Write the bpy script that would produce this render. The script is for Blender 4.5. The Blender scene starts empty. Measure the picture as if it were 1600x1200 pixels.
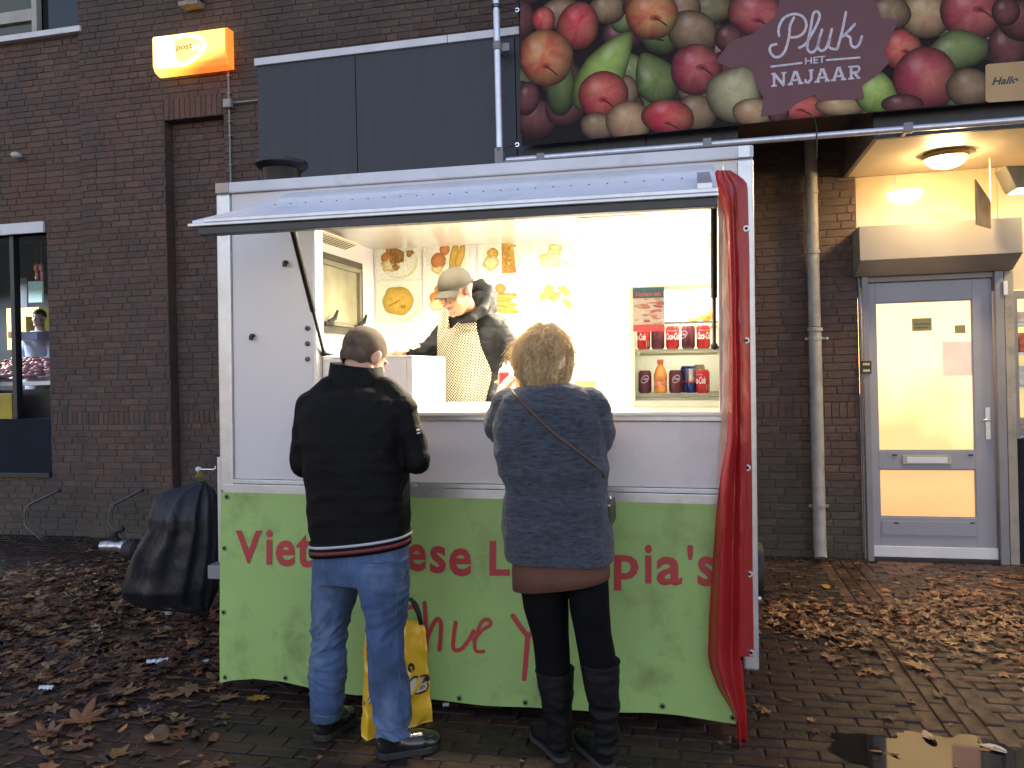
import bpy, bmesh, math, random
import numpy as np
from mathutils import Vector, Matrix, noise
random.seed(7)
rnd = random.Random(11)
scene = bpy.context.scene
COL = scene.collection
pi = math.pi
# ------------------------------------------------------------------ camera
EYE = np.array([0.0, 0.0, 1.56])
YAW, ROLL, FOC, V0 = math.radians(12.9), -0.0235, 1250.0, 581.0
def _rx(a): c, s = math.cos(a), math.sin(a); return np.array([[1,0,0],[0,c,-s],[0,s,c]])
def _rz(a): c, s = math.cos(a), math.sin(a); return np.array([[c,-s,0],[s,c,0],[0,0,1]])
RM = _rz(YAW) @ _rx(pi/2) @ _rz(ROLL)
cam_data = bpy.data.cameras.new('camera')
cam = bpy.data.objects.new('camera', cam_data); COL.objects.link(cam)
mw = Matrix([[*RM[0], EYE[0]], [*RM[1], EYE[1]], [*RM[2], EYE[2]], [0,0,0,1]])
cam.matrix_world = mw
cam_data.sensor_width = 36; cam_data.lens = FOC/1600*36
cam_data.shift_y = -(600-V0)/1600
cam_data.clip_start = 0.05; cam_data.clip_end = 300
scene.camera = cam
# ------------------------------------------------------------------ world, sun, exposure
world = bpy.data.worlds.new('World'); scene.world = world
world.use_nodes = True
wn = world.node_tree.nodes; wl = world.node_tree.links
for n in list(wn): wn.remove(n)
sky = wn.new('ShaderNodeTexSky'); sky.sky_type = 'NISHITA'; sky.sun_disc = False
SUN_EL, SUN_ROT = math.radians(7), math.radians(0)
sky.sun_elevation = SUN_EL; sky.sun_rotation = SUN_ROT
sky.air_density = 1.0; sky.dust_density = 1.0; sky.ozone_density = 2.0
bg = wn.new('ShaderNodeBackground'); bg.inputs['Strength'].default_value = 0.15
wo = wn.new('ShaderNodeOutputWorld')
tint = wn.new('ShaderNodeMix'); tint.data_type = 'RGBA'; tint.blend_type = 'MULTIPLY'; tint.inputs[0].default_value = 1; tint.inputs[7].default_value = (1.43, 1.02, 0.99, 1)
wl.new(sky.outputs[0], tint.inputs[6]); wl.new(tint.outputs[2], bg.inputs[0]); wl.new(bg.outputs[0], wo.inputs[0])
sun_d = bpy.data.lights.new('sun', 'SUN'); sun_d.energy = 0.5; sun_d.angle = math.radians(12)
sun_d.color = (1.0, 0.9, 0.8)
sun = bpy.data.objects.new('sun', sun_d); COL.objects.link(sun)
sun.rotation_euler = (-(pi/2-SUN_EL), 0, 0); sun.location = (0, 12, 8)
vs = scene.view_settings
vs.view_transform = 'Standard'; vs.look = 'None'; vs.gamma = 1.0; vs.exposure = 2.1
KE = 2**-2.1                                       # lamp and lit-surface strengths are given for exposure 0
vs.use_curve_mapping = False
scene.cycles.max_bounces = 8
scene.cycles.sample_clamp_indirect = 6
# ------------------------------------------------------------------ pixel -> place
def ray(u, v):
    return RM @ np.array([(u-800)/FOC, -(v-V0)/FOC, -1.0])
def W(u, v, Y):                                   # point on the plane Y (depth into the place)
    d = ray(u, v); return Vector(EYE + d*(Y/d[1]))
def G(u, v, z=0.0):                               # point on the ground
    d = ray(u, v); return Vector(EYE + d*((z-EYE[2])/d[2]))
def PX(p):
    q = RM.T @ (np.array(p)-EYE); return (800+FOC*q[0]/-q[2], V0-FOC*q[1]/-q[2], -q[2])
TROLL = 0.0115                                    # the trailer stands slightly lopsided
TO = Vector((-1.0, 3.55, 0.0))
TM = Matrix.Translation(TO) @ Matrix.Rotation(TROLL, 4, 'Y')
TMI = TM.inverted()
def V(u, v, Y):                                   # the same in the trailer's own frame
    o = TMI @ Vector(EYE); d = TMI.to_3x3() @ Vector(ray(u, v))
    return o + d*((Y-TO.y-o.y)/d.y)
def VW(p): return TM @ Vector(p)
# ------------------------------------------------------------------ materials
def new_mat(name):
    m = bpy.data.materials.new(name); m.use_nodes = True
    return m, m.node_tree.nodes, m.node_tree.links, m.node_tree.nodes['Principled BSDF']
def mk(name, col, rough=0.5, metal=0.0, var=0.15, vscale=6.0, bump=0.0, bscale=60.0, coat=0.0, emit=None, estr=0.0, spec=None, dirt=None, stretch=None, trans=0.0, tone=False, rvar=0.0, sheen=0.0, sss=0.0):
    m, N, L, B = new_mat(name)
    tc = N.new('ShaderNodeTexCoord'); src = tc.outputs['Object']
    if stretch:
        mp = N.new('ShaderNodeMapping'); mp.inputs['Scale'].default_value = stretch
        L.new(src, mp.inputs[0]); src = mp.outputs[0]
    nz = N.new('ShaderNodeTexNoise'); nz.inputs['Scale'].default_value = vscale; nz.inputs['Detail'].default_value = 6
    L.new(src, nz.inputs['Vector'])
    rp = N.new('ShaderNodeValToRGB'); rp.color_ramp.elements[0].position = 0.3; rp.color_ramp.elements[1].position = 0.7
    a = [max(0, c*(1-var)) for c in col]; b = [min(1, c*(1+var)) for c in col]
    rp.color_ramp.elements[0].color = (*a, 1); rp.color_ramp.elements[1].color = (*b, 1)
    L.new(nz.outputs[0], rp.inputs[0]); out = rp.outputs[0]
    if tone:
        at = N.new('ShaderNodeAttribute'); at.attribute_name = 'tone'
        mx = N.new('ShaderNodeMix'); mx.data_type = 'RGBA'; mx.blend_type = 'MULTIPLY'; mx.inputs[0].default_value = 1
        L.new(out, mx.inputs[6]); L.new(at.outputs['Color'], mx.inputs[7]); out = mx.outputs[2]
    if dirt:                                       # dirt = (colour, scale, low, high)
        n2 = N.new('ShaderNodeTexNoise'); n2.inputs['Scale'].default_value = dirt[1]; n2.inputs['Detail'].default_value = 9; n2.inputs['Roughness'].default_value = 0.65
        L.new(src, n2.inputs['Vector'])
        r2 = N.new('ShaderNodeMapRange'); r2.inputs[1].default_value = dirt[2]; r2.inputs[2].default_value = dirt[3]
        L.new(n2.outputs[0], r2.inputs[0])
        mx = N.new('ShaderNodeMix'); mx.data_type = 'RGBA'
        L.new(r2.outputs[0], mx.inputs[0]); L.new(out, mx.inputs[6]); mx.inputs[7].default_value = (*dirt[0], 1); out = mx.outputs[2]
    L.new(out, B.inputs['Base Color'])
    B.inputs['Roughness'].default_value = rough; B.inputs['Metallic'].default_value = metal
    if rvar:
        r3 = N.new('ShaderNodeMapRange'); r3.inputs[1].default_value = .35; r3.inputs[2].default_value = .65
        r3.inputs[3].default_value = max(.02, rough-rvar); r3.inputs[4].default_value = min(1, rough+rvar)
        n3 = N.new('ShaderNodeTexNoise'); n3.inputs['Scale'].default_value = vscale*.6; n3.inputs['Detail'].default_value = 8
        L.new(src, n3.inputs['Vector']); L.new(n3.outputs[0], r3.inputs[0]); L.new(r3.outputs[0], B.inputs['Roughness'])
    if coat: B.inputs['Coat Weight'].default_value = coat; B.inputs['Coat Roughness'].default_value = .15
    if spec is not None: B.inputs['Specular IOR Level'].default_value = spec
    if trans: B.inputs['Transmission Weight'].default_value = trans
    if sheen: B.inputs['Sheen Weight'].default_value = sheen
    if sss:
        B.inputs['Subsurface Weight'].default_value = sss; B.inputs['Subsurface Radius'].default_value = (.02, .008, .004); B.inputs['Subsurface Scale'].default_value = .5
    if bump:
        nb = N.new('ShaderNodeTexNoise'); nb.inputs['Scale'].default_value = bscale; nb.inputs['Detail'].default_value = 8
        L.new(src, nb.inputs['Vector'])
        bp = N.new('ShaderNodeBump'); bp.inputs['Strength'].default_value = bump; bp.inputs['Distance'].default_value = .01
        L.new(nb.outputs[0], bp.inputs['Height']); L.new(bp.outputs[0], B.inputs['Normal'])
    if emit:
        B.inputs['Emission Color'].default_value = (*emit, 1); B.inputs['Emission Strength'].default_value = estr*KE
    return m
def vcol_mat(name, rough=.5, bump=0.0, bscale=80, coat=0, estr=0.0, spec=.5):
    m, N, L, B = new_mat(name)
    at = N.new('ShaderNodeAttribute'); at.attribute_name = 'Col'
    tc = N.new('ShaderNodeTexCoord'); nz = N.new('ShaderNodeTexNoise'); nz.inputs['Scale'].default_value = bscale; nz.inputs['Detail'].default_value = 6
    L.new(tc.outputs['Object'], nz.inputs['Vector'])
    mr = N.new('ShaderNodeMapRange'); mr.inputs[3].default_value = .72; mr.inputs[4].default_value = 1.25; L.new(nz.outputs[0], mr.inputs[0])
    mx = N.new('ShaderNodeMix'); mx.data_type = 'RGBA'; mx.blend_type = 'MULTIPLY'; mx.inputs[0].default_value = 1
    L.new(at.outputs['Color'], mx.inputs[6]); L.new(mr.outputs[0], mx.inputs[7]); L.new(mx.outputs[2], B.inputs['Base Color'])
    B.inputs['Roughness'].default_value = rough
    B.inputs['Specular IOR Level'].default_value = spec
    if coat: B.inputs['Coat Weight'].default_value = coat
    if bump:
        bp = N.new('ShaderNodeBump'); bp.inputs['Strength'].default_value = bump; bp.inputs['Distance'].default_value = .01
        L.new(nz.outputs[0], bp.inputs['Height']); L.new(bp.outputs[0], B.inputs['Normal'])
    return m
# ------------------------------------------------------------------ mesh helpers
ORG = {}
def empty(name, loc, label, cat, group=None, kind=None, rot=None):
    o = bpy.data.objects.new(name, None); COL.objects.link(o)
    o.location = loc; o.empty_display_size = .1
    if rot: o.rotation_euler = rot
    ORG[o.name] = Vector(loc)
    tag(o, label, cat, group, kind); return o
def tag(o, label=None, cat=None, group=None, kind=None):
    if label: o['label'] = label
    if cat: o['category'] = cat
    if group: o['group'] = group
    if kind: o['kind'] = kind
    return o
class MB:
    def __init__(s): s.v = []; s.f = []; s.m = []; s.c = []; s.cur = 0; s.col = None
    def add(s, vs, fs, cols=None):
        b = len(s.v); s.v += [tuple(v) for v in vs]
        for f in fs: s.f.append(tuple(i+b for i in f)); s.m.append(s.cur)
        if cols is None: cols = [s.col or (1,1,1)]*len(vs)
        s.c += [tuple(c) for c in cols]; return s
    def box(s, x0, x1, y0, y1, z0, z1):
        vs = [(x,y,z) for x in (x0,x1) for y in (y0,y1) for z in (z0,z1)]
        return s.add(vs, [(0,1,3,2),(4,6,7,5),(0,4,5,1),(2,3,7,6),(0,2,6,4),(1,5,7,3)])
    def prism(s, pts, d):                          # pts: planar outline (3D), d: extrusion vector
        n = len(pts); d = Vector(d); pts = [Vector(p) for p in pts]
        vs = pts + [p+d for p in pts]
        fs = [tuple(range(n))[::-1], tuple(range(n, 2*n))] + [(i,(i+1)%n,n+(i+1)%n,n+i) for i in range(n)]
        return s.add(vs, fs)
    def quad(s, a, b, c, d): return s.add([a,b,c,d], [(0,1,2,3)])
    def tube(s, path, r, n=10, caps=True, flat=None):
        path = [Vector(p) for p in path]; rs = r if isinstance(r, (list, tuple)) else [r]*len(path)
        rings = []; prev = None
        for i, p in enumerate(path):
            t = (path[min(i+1,len(path)-1)]-path[max(i-1,0)]).normalized()
            if prev is None:
                a = Vector((0,0,1)) if abs(t.z) < .9 else Vector((1,0,0)); u = t.cross(a).normalized()
            else: u = (prev - t*prev.dot(t)).normalized()
            prev = u; w = t.cross(u)
            rings.append([p + (u*math.cos(2*pi*k/n)+w*math.sin(2*pi*k/n))*rs[i] for k in range(n)])
        vs = [q for R_ in rings for q in R_]
        fs = [(i*n+k, i*n+(k+1)%n, (i+1)*n+(k+1)%n, (i+1)*n+k) for i in range(len(rings)-1) for k in range(n)]
        if caps: fs += [tuple(range(n))[::-1], tuple((len(rings)-1)*n+k for k in range(n))]
        return s.add(vs, fs)
    def lathe(s, prof, c, axis='z', n=24, ang=2*pi):
        c = Vector(c); rings = len(prof); closed = abs(ang-2*pi) < 1e-6; m = n if closed else n+1
        vs = []
        for (r, h) in prof:
            for k in range(m):
                a = ang*k/n; x, y = r*math.cos(a), r*math.sin(a)
                vs.append(c + (Vector((x,y,h)) if axis == 'z' else Vector((x,-h,y)) if axis == '-y' else Vector((x,h,y)) if axis == 'y' else Vector((h,x,y))))
        fs = []
        for i in range(rings-1):
            for k in range(n): fs.append((i*m+k, i*m+(k+1)%m, (i+1)*m+(k+1)%m, (i+1)*m+k))
        if closed:
            if prof[0][0] > 1e-5: fs.append(tuple(range(m))[::-1])
            if prof[-1][0] > 1e-5: fs.append(tuple((rings-1)*m+k for k in range(m)))
        return s.add(vs, fs)
    def loft(s, rings, cap=True):
        n = len(rings[0]); vs = [q for R_ in rings for q in R_]
        fs = [(i*n+k, i*n+(k+1)%n, (i+1)*n+(k+1)%n, (i+1)*n+k) for i in range(len(rings)-1) for k in range(n)]
        if cap: fs += [tuple(range(n))[::-1], tuple((len(rings)-1)*n+k for k in range(n))]
        return s.add(vs, fs)
    def ball(s, c, r, n=14, m=9, rot=None):
        c = Vector(c); r = Vector((r,r,r)) if isinstance(r, (int,float)) else Vector(r)
        vs = []; 
        for i in range(m+1):
            t = pi*(i+.0)/m; t = min(max(t, .02), pi-.02)
            for k in range(n):
                a = 2*pi*k/n; q = Vector((math.sin(t)*math.cos(a)*r.x, math.sin(t)*math.sin(a)*r.y, math.cos(t)*r.z))
                if rot is not None: q = rot @ q
                vs.append(c+q)
        fs = [(i*n+k,(i+1)*n+k,(i+1)*n+(k+1)%n,i*n+(k+1)%n) for i in range(m) for k in range(n)]
        fs += [tuple(range(n)), tuple(m*n+k for k in range(n))[::-1]]
        return s.add(vs, fs)
    def cap(s, a, ra, b, rb, n=14, flat=None):     # tapered capsule; flat = (axis, factor)
        a = Vector(a); b = Vector(b); t = (b-a); L_ = t.length; t = t.normalized() if L_ > 1e-6 else Vector((0,0,1))
        h = Vector((0,0,1)) if abs(t.z) < .9 else Vector((1,0,0)); u = t.cross(h).normalized(); w = t.cross(u)
        rings = []
        def ring(c, r):
            out = []
            for k in range(n):
                o = (u*math.cos(2*pi*k/n)+w*math.sin(2*pi*k/n))*r
                if flat: ax = Vector(flat[0]).normalized(); o = o - ax*(o.dot(ax))*(1-flat[1])
                out.append(c+o)
            return out
        for th in (80, 55, 30, 8): q = math.radians(th); rings.append(ring(a - t*ra*math.sin(q), ra*math.cos(q)))
        for th in (8, 30, 55, 80): q = math.radians(th); rings.append(ring(b + t*rb*math.sin(q), rb*math.cos(q)))
        return s.loft(rings)
    def data(s, name, mats, org=Vector((0,0,0)), smooth=False, bevel=0.0, seg=2, recalc=True, cols=False, fac=None, tone=False):
        me = bpy.data.meshes.new(name)
        me.from_pydata([tuple(Vector(v)-org) for v in s.v], [], s.f)
        for m in (mats if isinstance(mats, (list, tuple)) else [mats]): me.materials.append(m)
        if len(me.materials) > 1: me.polygons.foreach_set('material_index', s.m)
        if cols or tone:
            ca = me.color_attributes.new('Col' if cols else 'tone', 'FLOAT_COLOR', 'POINT')
            ca.data.foreach_set('color', [x for c in s.c for x in (*c, 1.0)])
        if not recalc and not tone and not bevel:      # sheets and print: every face looks out into the street
            fl_ = []
            for p_ in me.polygons:
                c_ = p_.center+org; d_ = Vector((0,0,1.56))-c_ if c_.y+0 > 2.2 or c_.z > 5 else Vector((-c_.x+1,-3.55-c_.y,1.56-c_.z)); fl_.append(p_.normal.dot(d_) < 0)
            if any(fl_):
                bm = bmesh.new(); bm.from_mesh(me); bm.faces.ensure_lookup_table(); bmesh.ops.reverse_faces(bm, faces=[bm.faces[i] for i, x in enumerate(fl_) if x]); bm.to_mesh(me); bm.free()
        if recalc or bevel:
            bm = bmesh.new(); bm.from_mesh(me)
            if recalc: bmesh.ops.recalc_face_normals(bm, faces=bm.faces)
            if bevel:
                es = [e for e in bm.edges if len(e.link_faces) == 2 and e.calc_face_angle(0) > math.radians(28)]
                bmesh.ops.bevel(bm, geom=es, offset=bevel, segments=seg, affect='EDGES', profile=.6, clamp_overlap=True)
            bm.to_mesh(me); bm.free()
        if smooth:
            me.shade_smooth()
            if smooth != True: me.set_sharp_from_angle(angle=math.radians(smooth))
        me.update(); return me
    def build(s, name, mats, parent=None, org=None, **k):
        if parent is not None: org = ORG[parent.name]
        elif org is None: org = Vector((0,0,0))
        me = s.data(name, mats, org, **k)
        o = bpy.data.objects.new(name, me); COL.objects.link(o)
        if parent is not None: o.parent = parent; ORG[o.name] = org
        else: o.location = org; ORG[o.name] = Vector(org)
        return o
TRORG = Vector((0,0,0))
def vthing(name, p, label, cat, group=None):       # a thing standing in the trailer; children in offsets from p (trailer frame)
    o = bpy.data.objects.new(name, None); COL.objects.link(o); o.empty_display_size = .1
    o.matrix_world = TM @ Matrix.Translation(Vector(p)); ORG[o.name] = Vector(p)
    tag(o, label, cat, group); return o
def place_in_trailer(o):                           # a top-level mesh built in trailer coordinates about origin o.location
    o.matrix_world = TM @ Matrix.Translation(o.location); return o
# text as flat geometry -----------------------------------------------------------------
_txt = {}
def text2d(s, bold=0.0, shear=0.0, space=1.0, res=3):
    key = (s, bold, shear, space)
    if key in _txt: return _txt[key]
    cu = bpy.data.curves.new('t', 'FONT'); cu.body = s; cu.offset = bold; cu.shear = shear; cu.space_character = space
    cu.resolution_u = res; cu.fill_mode = 'FRONT'
    ob = bpy.data.objects.new('t', cu); COL.objects.link(ob)
    dg = bpy.context.evaluated_depsgraph_get(); me = ob.evaluated_get(dg).to_mesh()
    vs = np.array([v.co[:2] for v in me.vertices]); fs = [tuple(p.vertices) for p in me.polygons]
    ob.to_mesh_clear() if False else None
    bpy.data.objects.remove(ob); bpy.data.curves.remove(cu)
    mn, mx = vs.min(0), vs.max(0)
    vs = (vs-mn)/(mx-mn)
    _txt[key] = (vs, fs, (mx-mn)); return _txt[key]
def text_quad(mb, s, bl, br, tr, tl, fn=None, **k):  # lettering stretched in a quad of four 2D/3D corners
    vs, fs, _ = text2d(s, **k)
    bl, br, tr, tl = map(Vector, (bl, br, tr, tl)); out = []
    for (a, b) in vs:
        p = bl.lerp(br, a).lerp(tl.lerp(tr, a), b)
        out.append(fn(p) if fn else p)
    mb.add(out, fs)
def ribbon(mb, pts, w, fn, n=5):                    # brush stroke through 2D points, width w (2D units), Catmull-Rom smoothed
    P_ = [Vector((*p, 0)) for p in pts]; Q = []
    for i in range(len(P_)-1):
        p0 = P_[max(i-1,0)]; p1 = P_[i]; p2 = P_[i+1]; p3 = P_[min(i+2,len(P_)-1)]
        for k in range(n):
            t = k/n
            Q.append(.5*((2*p1)+(p2-p0)*t+(2*p0-5*p1+4*p2-p3)*t*t+(3*p1-p0-3*p2+p3)*t**3))
    Q.append(P_[-1]); vs = []; m = len(Q)
    for i, q in enumerate(Q):
        t = (Q[min(i+1,m-1)]-Q[max(i-1,0)]); t = t.normalized() if t.length > 1e-9 else Vector((1,0,0))
        nrm = Vector((-t.y, t.x, 0)); ww = w*.5
        vs += [fn(q+nrm*ww), fn(q-nrm*ww)]
    fs = [(2*i, 2*i+1, 2*i+3, 2*i+2) for i in range(m-1)]
    b = len(vs)
    for e, sg in ((0, -1), (m-1, 1)):               # round ends
        q = Q[e]; t = (Q[min(e+1,m-1)]-Q[max(e-1,0)]).normalized()*sg; nrm = Vector((-t.y, t.x, 0)); st = len(vs)
        for k in range(7):
            a = -pi/2+pi*k/6; vs.append(fn(q + (t*math.cos(a)+nrm*math.sin(a))*w*.5))
        fs.append(tuple(range(st, st+7)))
    mb.add(vs, fs)
# soft bodies: closed shapes -> voxel union -> smooth -> displace ---------------------------
def blob(name, mb, mats, parent, voxel=.008, smooth=3, disp=None, cut=None, decimate=None, colfn=None):
    me = mb.data('tmp', [], recalc=True)
    ob = bpy.data.objects.new('tmp', me); COL.objects.link(ob)
    r = ob.modifiers.new('r', 'REMESH'); r.mode = 'VOXEL'; r.voxel_size = voxel; r.use_smooth_shade = True
    if smooth: s_ = ob.modifiers.new('s', 'SMOOTH'); s_.factor = .5; s_.iterations = smooth
    dg = bpy.context.evaluated_depsgraph_get()
    m2 = bpy.data.meshes.new_from_object(ob.evaluated_get(dg)); bpy.data.objects.remove(ob); bpy.data.meshes.remove(me)
    n = len(m2.vertices); co = np.empty(n*3); m2.vertices.foreach_get('co', co); co = co.reshape(-1,3)
    if disp:
        nm = np.empty(n*3); m2.vertices.foreach_get('normal', nm); nm = nm.reshape(-1,3)
        d = np.array([disp(Vector(co[i]), Vector(nm[i])) for i in range(n)])
        co2 = co + nm*d[:,None]; m2.vertices.foreach_set('co', co2.ravel()); co = co2
    if cut:                                        # drop faces where cut(centre) is true
        bm = bmesh.new(); bm.from_mesh(m2)
        bmesh.ops.delete(bm, geom=[f for f in bm.faces if cut(f.calc_center_median())], context='FACES')
        bm.to_mesh(m2); bm.free()
    org = ORG[parent.name] if parent else Vector((0,0,0))
    m2.transform(Matrix.Translation(-org))
    for m in (mats if isinstance(mats, (list,tuple)) else [mats]): m2.materials.append(m)
    if colfn:
        ca = m2.color_attributes.new('Col', 'FLOAT_COLOR', 'POINT'); nv = len(m2.vertices)
        ca.data.foreach_set('color', [x for i in range(nv) for x in (*colfn(m2.vertices[i].co+org), 1.0)])
    m2.shade_smooth(); m2.name = name
    o = bpy.data.objects.new(name, m2); COL.objects.link(o)
    if parent: o.parent = parent; ORG[o.name] = org
    return o
def nz(p, s, seed=0.0): return noise.noise(Vector(p)*s + Vector((seed, seed*1.7, -seed)))
def fold(p, scale, stretch=(1,1,1), seed=0.0):      # ridged wrinkle noise
    q = Vector((p.x*stretch[0], p.y*stretch[1], p.z*stretch[2]))*scale + Vector((seed, seed, seed))
    return .42-2*abs(noise.noise(q))
# ------------------------------------------------------------------ shared materials
M = {}
M['mortar'] = mk('mortar', (.075,.062,.060), .9, var=.25, vscale=14, bump=.5, bscale=90)
M['brick'] = mk('wall_brick', (.106,.064,.050), .85, var=.26, vscale=22, bump=.6, bscale=120, tone=True, dirt=((.05,.048,.052), 2.2, .52, .8))
def stain(m, col, scale, lo, hi, stretch=(1,1,1)):
    N, L = m.node_tree.nodes, m.node_tree.links; B = N['Principled BSDF']; src = B.inputs['Base Color'].links[0].from_socket
    g_ = N.new('ShaderNodeNewGeometry'); mp = N.new('ShaderNodeMapping'); mp.inputs['Scale'].default_value = stretch; L.new(g_.outputs['Position'], mp.inputs[0])
    n_ = N.new('ShaderNodeTexNoise'); n_.inputs['Scale'].default_value = scale; n_.inputs['Detail'].default_value = 10; n_.inputs['Roughness'].default_value = .62; L.new(mp.outputs[0], n_.inputs['Vector'])
    r_ = N.new('ShaderNodeMapRange'); r_.inputs[1].default_value = lo; r_.inputs[2].default_value = hi; L.new(n_.outputs[0], r_.inputs[0])
    x_ = N.new('ShaderNodeMix'); x_.data_type = 'RGBA'; L.new(r_.outputs[0], x_.inputs[0]); L.new(src, x_.inputs[6]); x_.inputs[7].default_value = (*col, 1); L.new(x_.outputs[2], B.inputs['Base Color'])
stain(M['brick'], (.054,.045,.040), .9, .48, .72, (1,1,.55)); stain(M['brick'], (.17,.15,.14), 7.0, .70, .80); stain(M['brick'], (.125,.060,.040), .7, .55, .75, (1.4,1,.5))
M['tarmac'] = mk('wet_joint_sand', (.022,.018,.015), .45, var=.4, vscale=30, bump=.5, bscale=150)
M['paver'] = mk('wet_paving_brick', (.056,.034,.024), .46, var=.3, vscale=16, bump=.45, bscale=110, tone=True, rvar=.2, spec=.3, dirt=((.020,.014,.011), 1.4, .46, .66))
M['water'] = mk('puddle_water', (.010,.008,.007), .04, var=.1, spec=.38)
M['white_panel'] = mk('trailer_white_panel', (.62,.60,.62), .28, var=.03, vscale=2, bump=.02, bscale=8, dirt=((.42,.40,.38), 2.2, .56, .9), coat=.2)
M['alu'] = mk('brushed_aluminium', (.55,.56,.58), .36, metal=.75, var=.08, vscale=20, bump=.05, bscale=200, dirt=((.3,.3,.3), 5, .55, .9))
M['alu_pipe'] = mk('galvanised_pipe', (.62,.64,.68), .33, metal=.6, var=.1, vscale=25)
M['zinc'] = mk('painted_downpipe', (.27,.26,.24), .55, var=.2, vscale=9, dirt=((.12,.11,.10), 6, .52, .8))
M['clad'] = mk('dark_grey_cladding', (.024,.030,.040), .55, var=.12, vscale=3, bump=.05, bscale=40, stretch=(6,6,.5))
M['white_trim'] = mk('white_painted_trim', (.60,.61,.64), .5, var=.06, vscale=5, dirt=((.35,.35,.34), 7, .6, .9))
M['black_metal'] = mk('black_metal', (.02,.02,.022), .4, metal=.3, var=.2)
M['black_rubber'] = mk('black_rubber', (.015,.015,.016), .65, var=.3)
M['chrome'] = mk('chrome', (.7,.7,.7), .15, metal=1.0, var=.05)
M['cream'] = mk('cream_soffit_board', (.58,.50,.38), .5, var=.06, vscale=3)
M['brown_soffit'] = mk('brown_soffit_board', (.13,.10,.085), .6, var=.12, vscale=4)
M['box_grey'] = mk('shutter_box_metal', (.215,.20,.19), .5, var=.05, vscale=3, dirt=((.2,.19,.18), 4, .55, .9))
M['frame_grey'] = mk('grey_frame_paint', (.19,.19,.205), .45, var=.07, vscale=4, dirt=((.15,.15,.15), 7, .58, .9))
M['door_grey'] = mk('light_grey_door_paint', (.26,.262,.30), .4, var=.05, vscale=4, dirt=((.22,.22,.25), 5, .6, .95))
M['glass_dark'] = mk('dark_window_glass', (.010,.012,.016), .05, var=.1, spec=.5)
# ================================================================== ground and pavement
WY = 6.83
def occluded(u, v):                               # hidden by the trailer, the cladding or the customers
    return (345 < u < 1178 and 245 < v < 1095) or (405 < u < 1150 and 100 < v < 260) or (815 < u and v < 190)
g = MB(); g.quad((-45,-25,-.016),(45,-25,-.016),(45,45,-.016),(-45,45,-.016)); 
tag(g.build('ground', M['tarmac'], recalc=False), kind='structure')
pv = MB()
pv.box(-13.5, 6.0, .9, 6.95, -.0155, -.008)
pav = tag(pv.build('pavement', M['tarmac']), kind='structure')
ORG['pavement'] = Vector((0,0,0))
bricks = []                                        # centre, size x, size y, along-y flag
row = 0; y = 1.0
rp = random.Random(5)
while y < 6.84:
    off = (.105 if row % 2 else 0) + rp.uniform(-.012,.012); x = -9.4+off
    while x < 5.9:
        c = x+.1025
        if not (.90 < c < 1.26): bricks.append((c, y+.0425, .199, .079, 0))
        x += .207
    y += .0865; row += 1
for k in range(4):
    y = 1.0+(.1 if k % 2 else 0)
    while y < 6.8: bricks.append((.955+k*.0865, y+.1, .079, .199, 1)); y += .207
def chamf(mb, c, sx, sy, h, top, cmul):            # paving brick: worn top edges, slightly tilted
    cx, cy = c; e = .006; t1, t2 = rp.uniform(-.0018,.0018), rp.uniform(-.0018,.0018)
    a = [(-1,-1),(1,-1),(1,1),(-1,1)]
    vs = [(cx+i*sx/2, cy+j*sy/2, top-h) for i,j in a] + [(cx+i*sx/2, cy+j*sy/2, top-.005) for i,j in a] + [(cx+i*(sx/2-e), cy+j*(sy/2-e), top+t1*i+t2*j) for i,j in a]
    fs = [(8,9,10,11)] + [(4+i,4+(i+1)%4,8+(i+1)%4,8+i) for i in range(4)] + [(i,(i+1)%4,4+(i+1)%4,4+i) for i in range(4)]
    mb.add(vs, fs, [cmul]*12)
def pt(zone=0):                                    # two kinds of paving: dark wet clinkers, pale brown bricks right of the strip
    t = rp.uniform(.6, 1.35); w = rp.uniform(-.08,.12); t *= (.62, 1.6, 1.05)[zone]; return (t*(1+w)*(1.05, 1.02, 1.0)[zone], t*(.92, 1.0, .98)[zone], t*(1-w*.8)*(.92, .95, .95)[zone])
def zone(b): return 1 if b[0] > .88 else 2 if (b[1] > 5.55 and b[0] > .2) else 0  # by the wall: same clinkers, their lit brown put into the tone
def seen_paver(b):
    u, v, d = PX((b[0], b[1], 0)); return -10 < u < 1610 and 700 < v < 1205 and not occluded(u, v)
vis = sorted([b for b in bricks if seen_paver(b)], key=lambda b: PX((b[0], b[1], 0))[2] if b[0] > -9 else 99)
single = set(id(b) for b in vis[:300])
variants = [[], [], []]
for k in range(30):
    q = MB(); chamf(q, (0,0), .199, .079, .05, 0, pt(k % 3)); variants[k % 3].append(q.data('paving_brick', M['paver'], tone=True, recalc=False))
rest = MB()
for b in bricks:
    top = rp.uniform(-.0015, .0015)
    if id(b) in single:
        o = bpy.data.objects.new('paving_brick', rp.choice(variants[zone(b)])); COL.objects.link(o); o.parent = pav
        o.location = (b[0], b[1], top); o.rotation_euler = (0, 0, (pi/2 if b[4] else 0)+rp.uniform(-.012,.012))
    else: chamf(rest, (b[0], b[1]), b[2], b[3], .03, top, pt(zone(b)))
o = rest.build('paving_bricks', M['paver'], pav, tone=True, recalc=False); o['kind'] = 'stuff'
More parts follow.
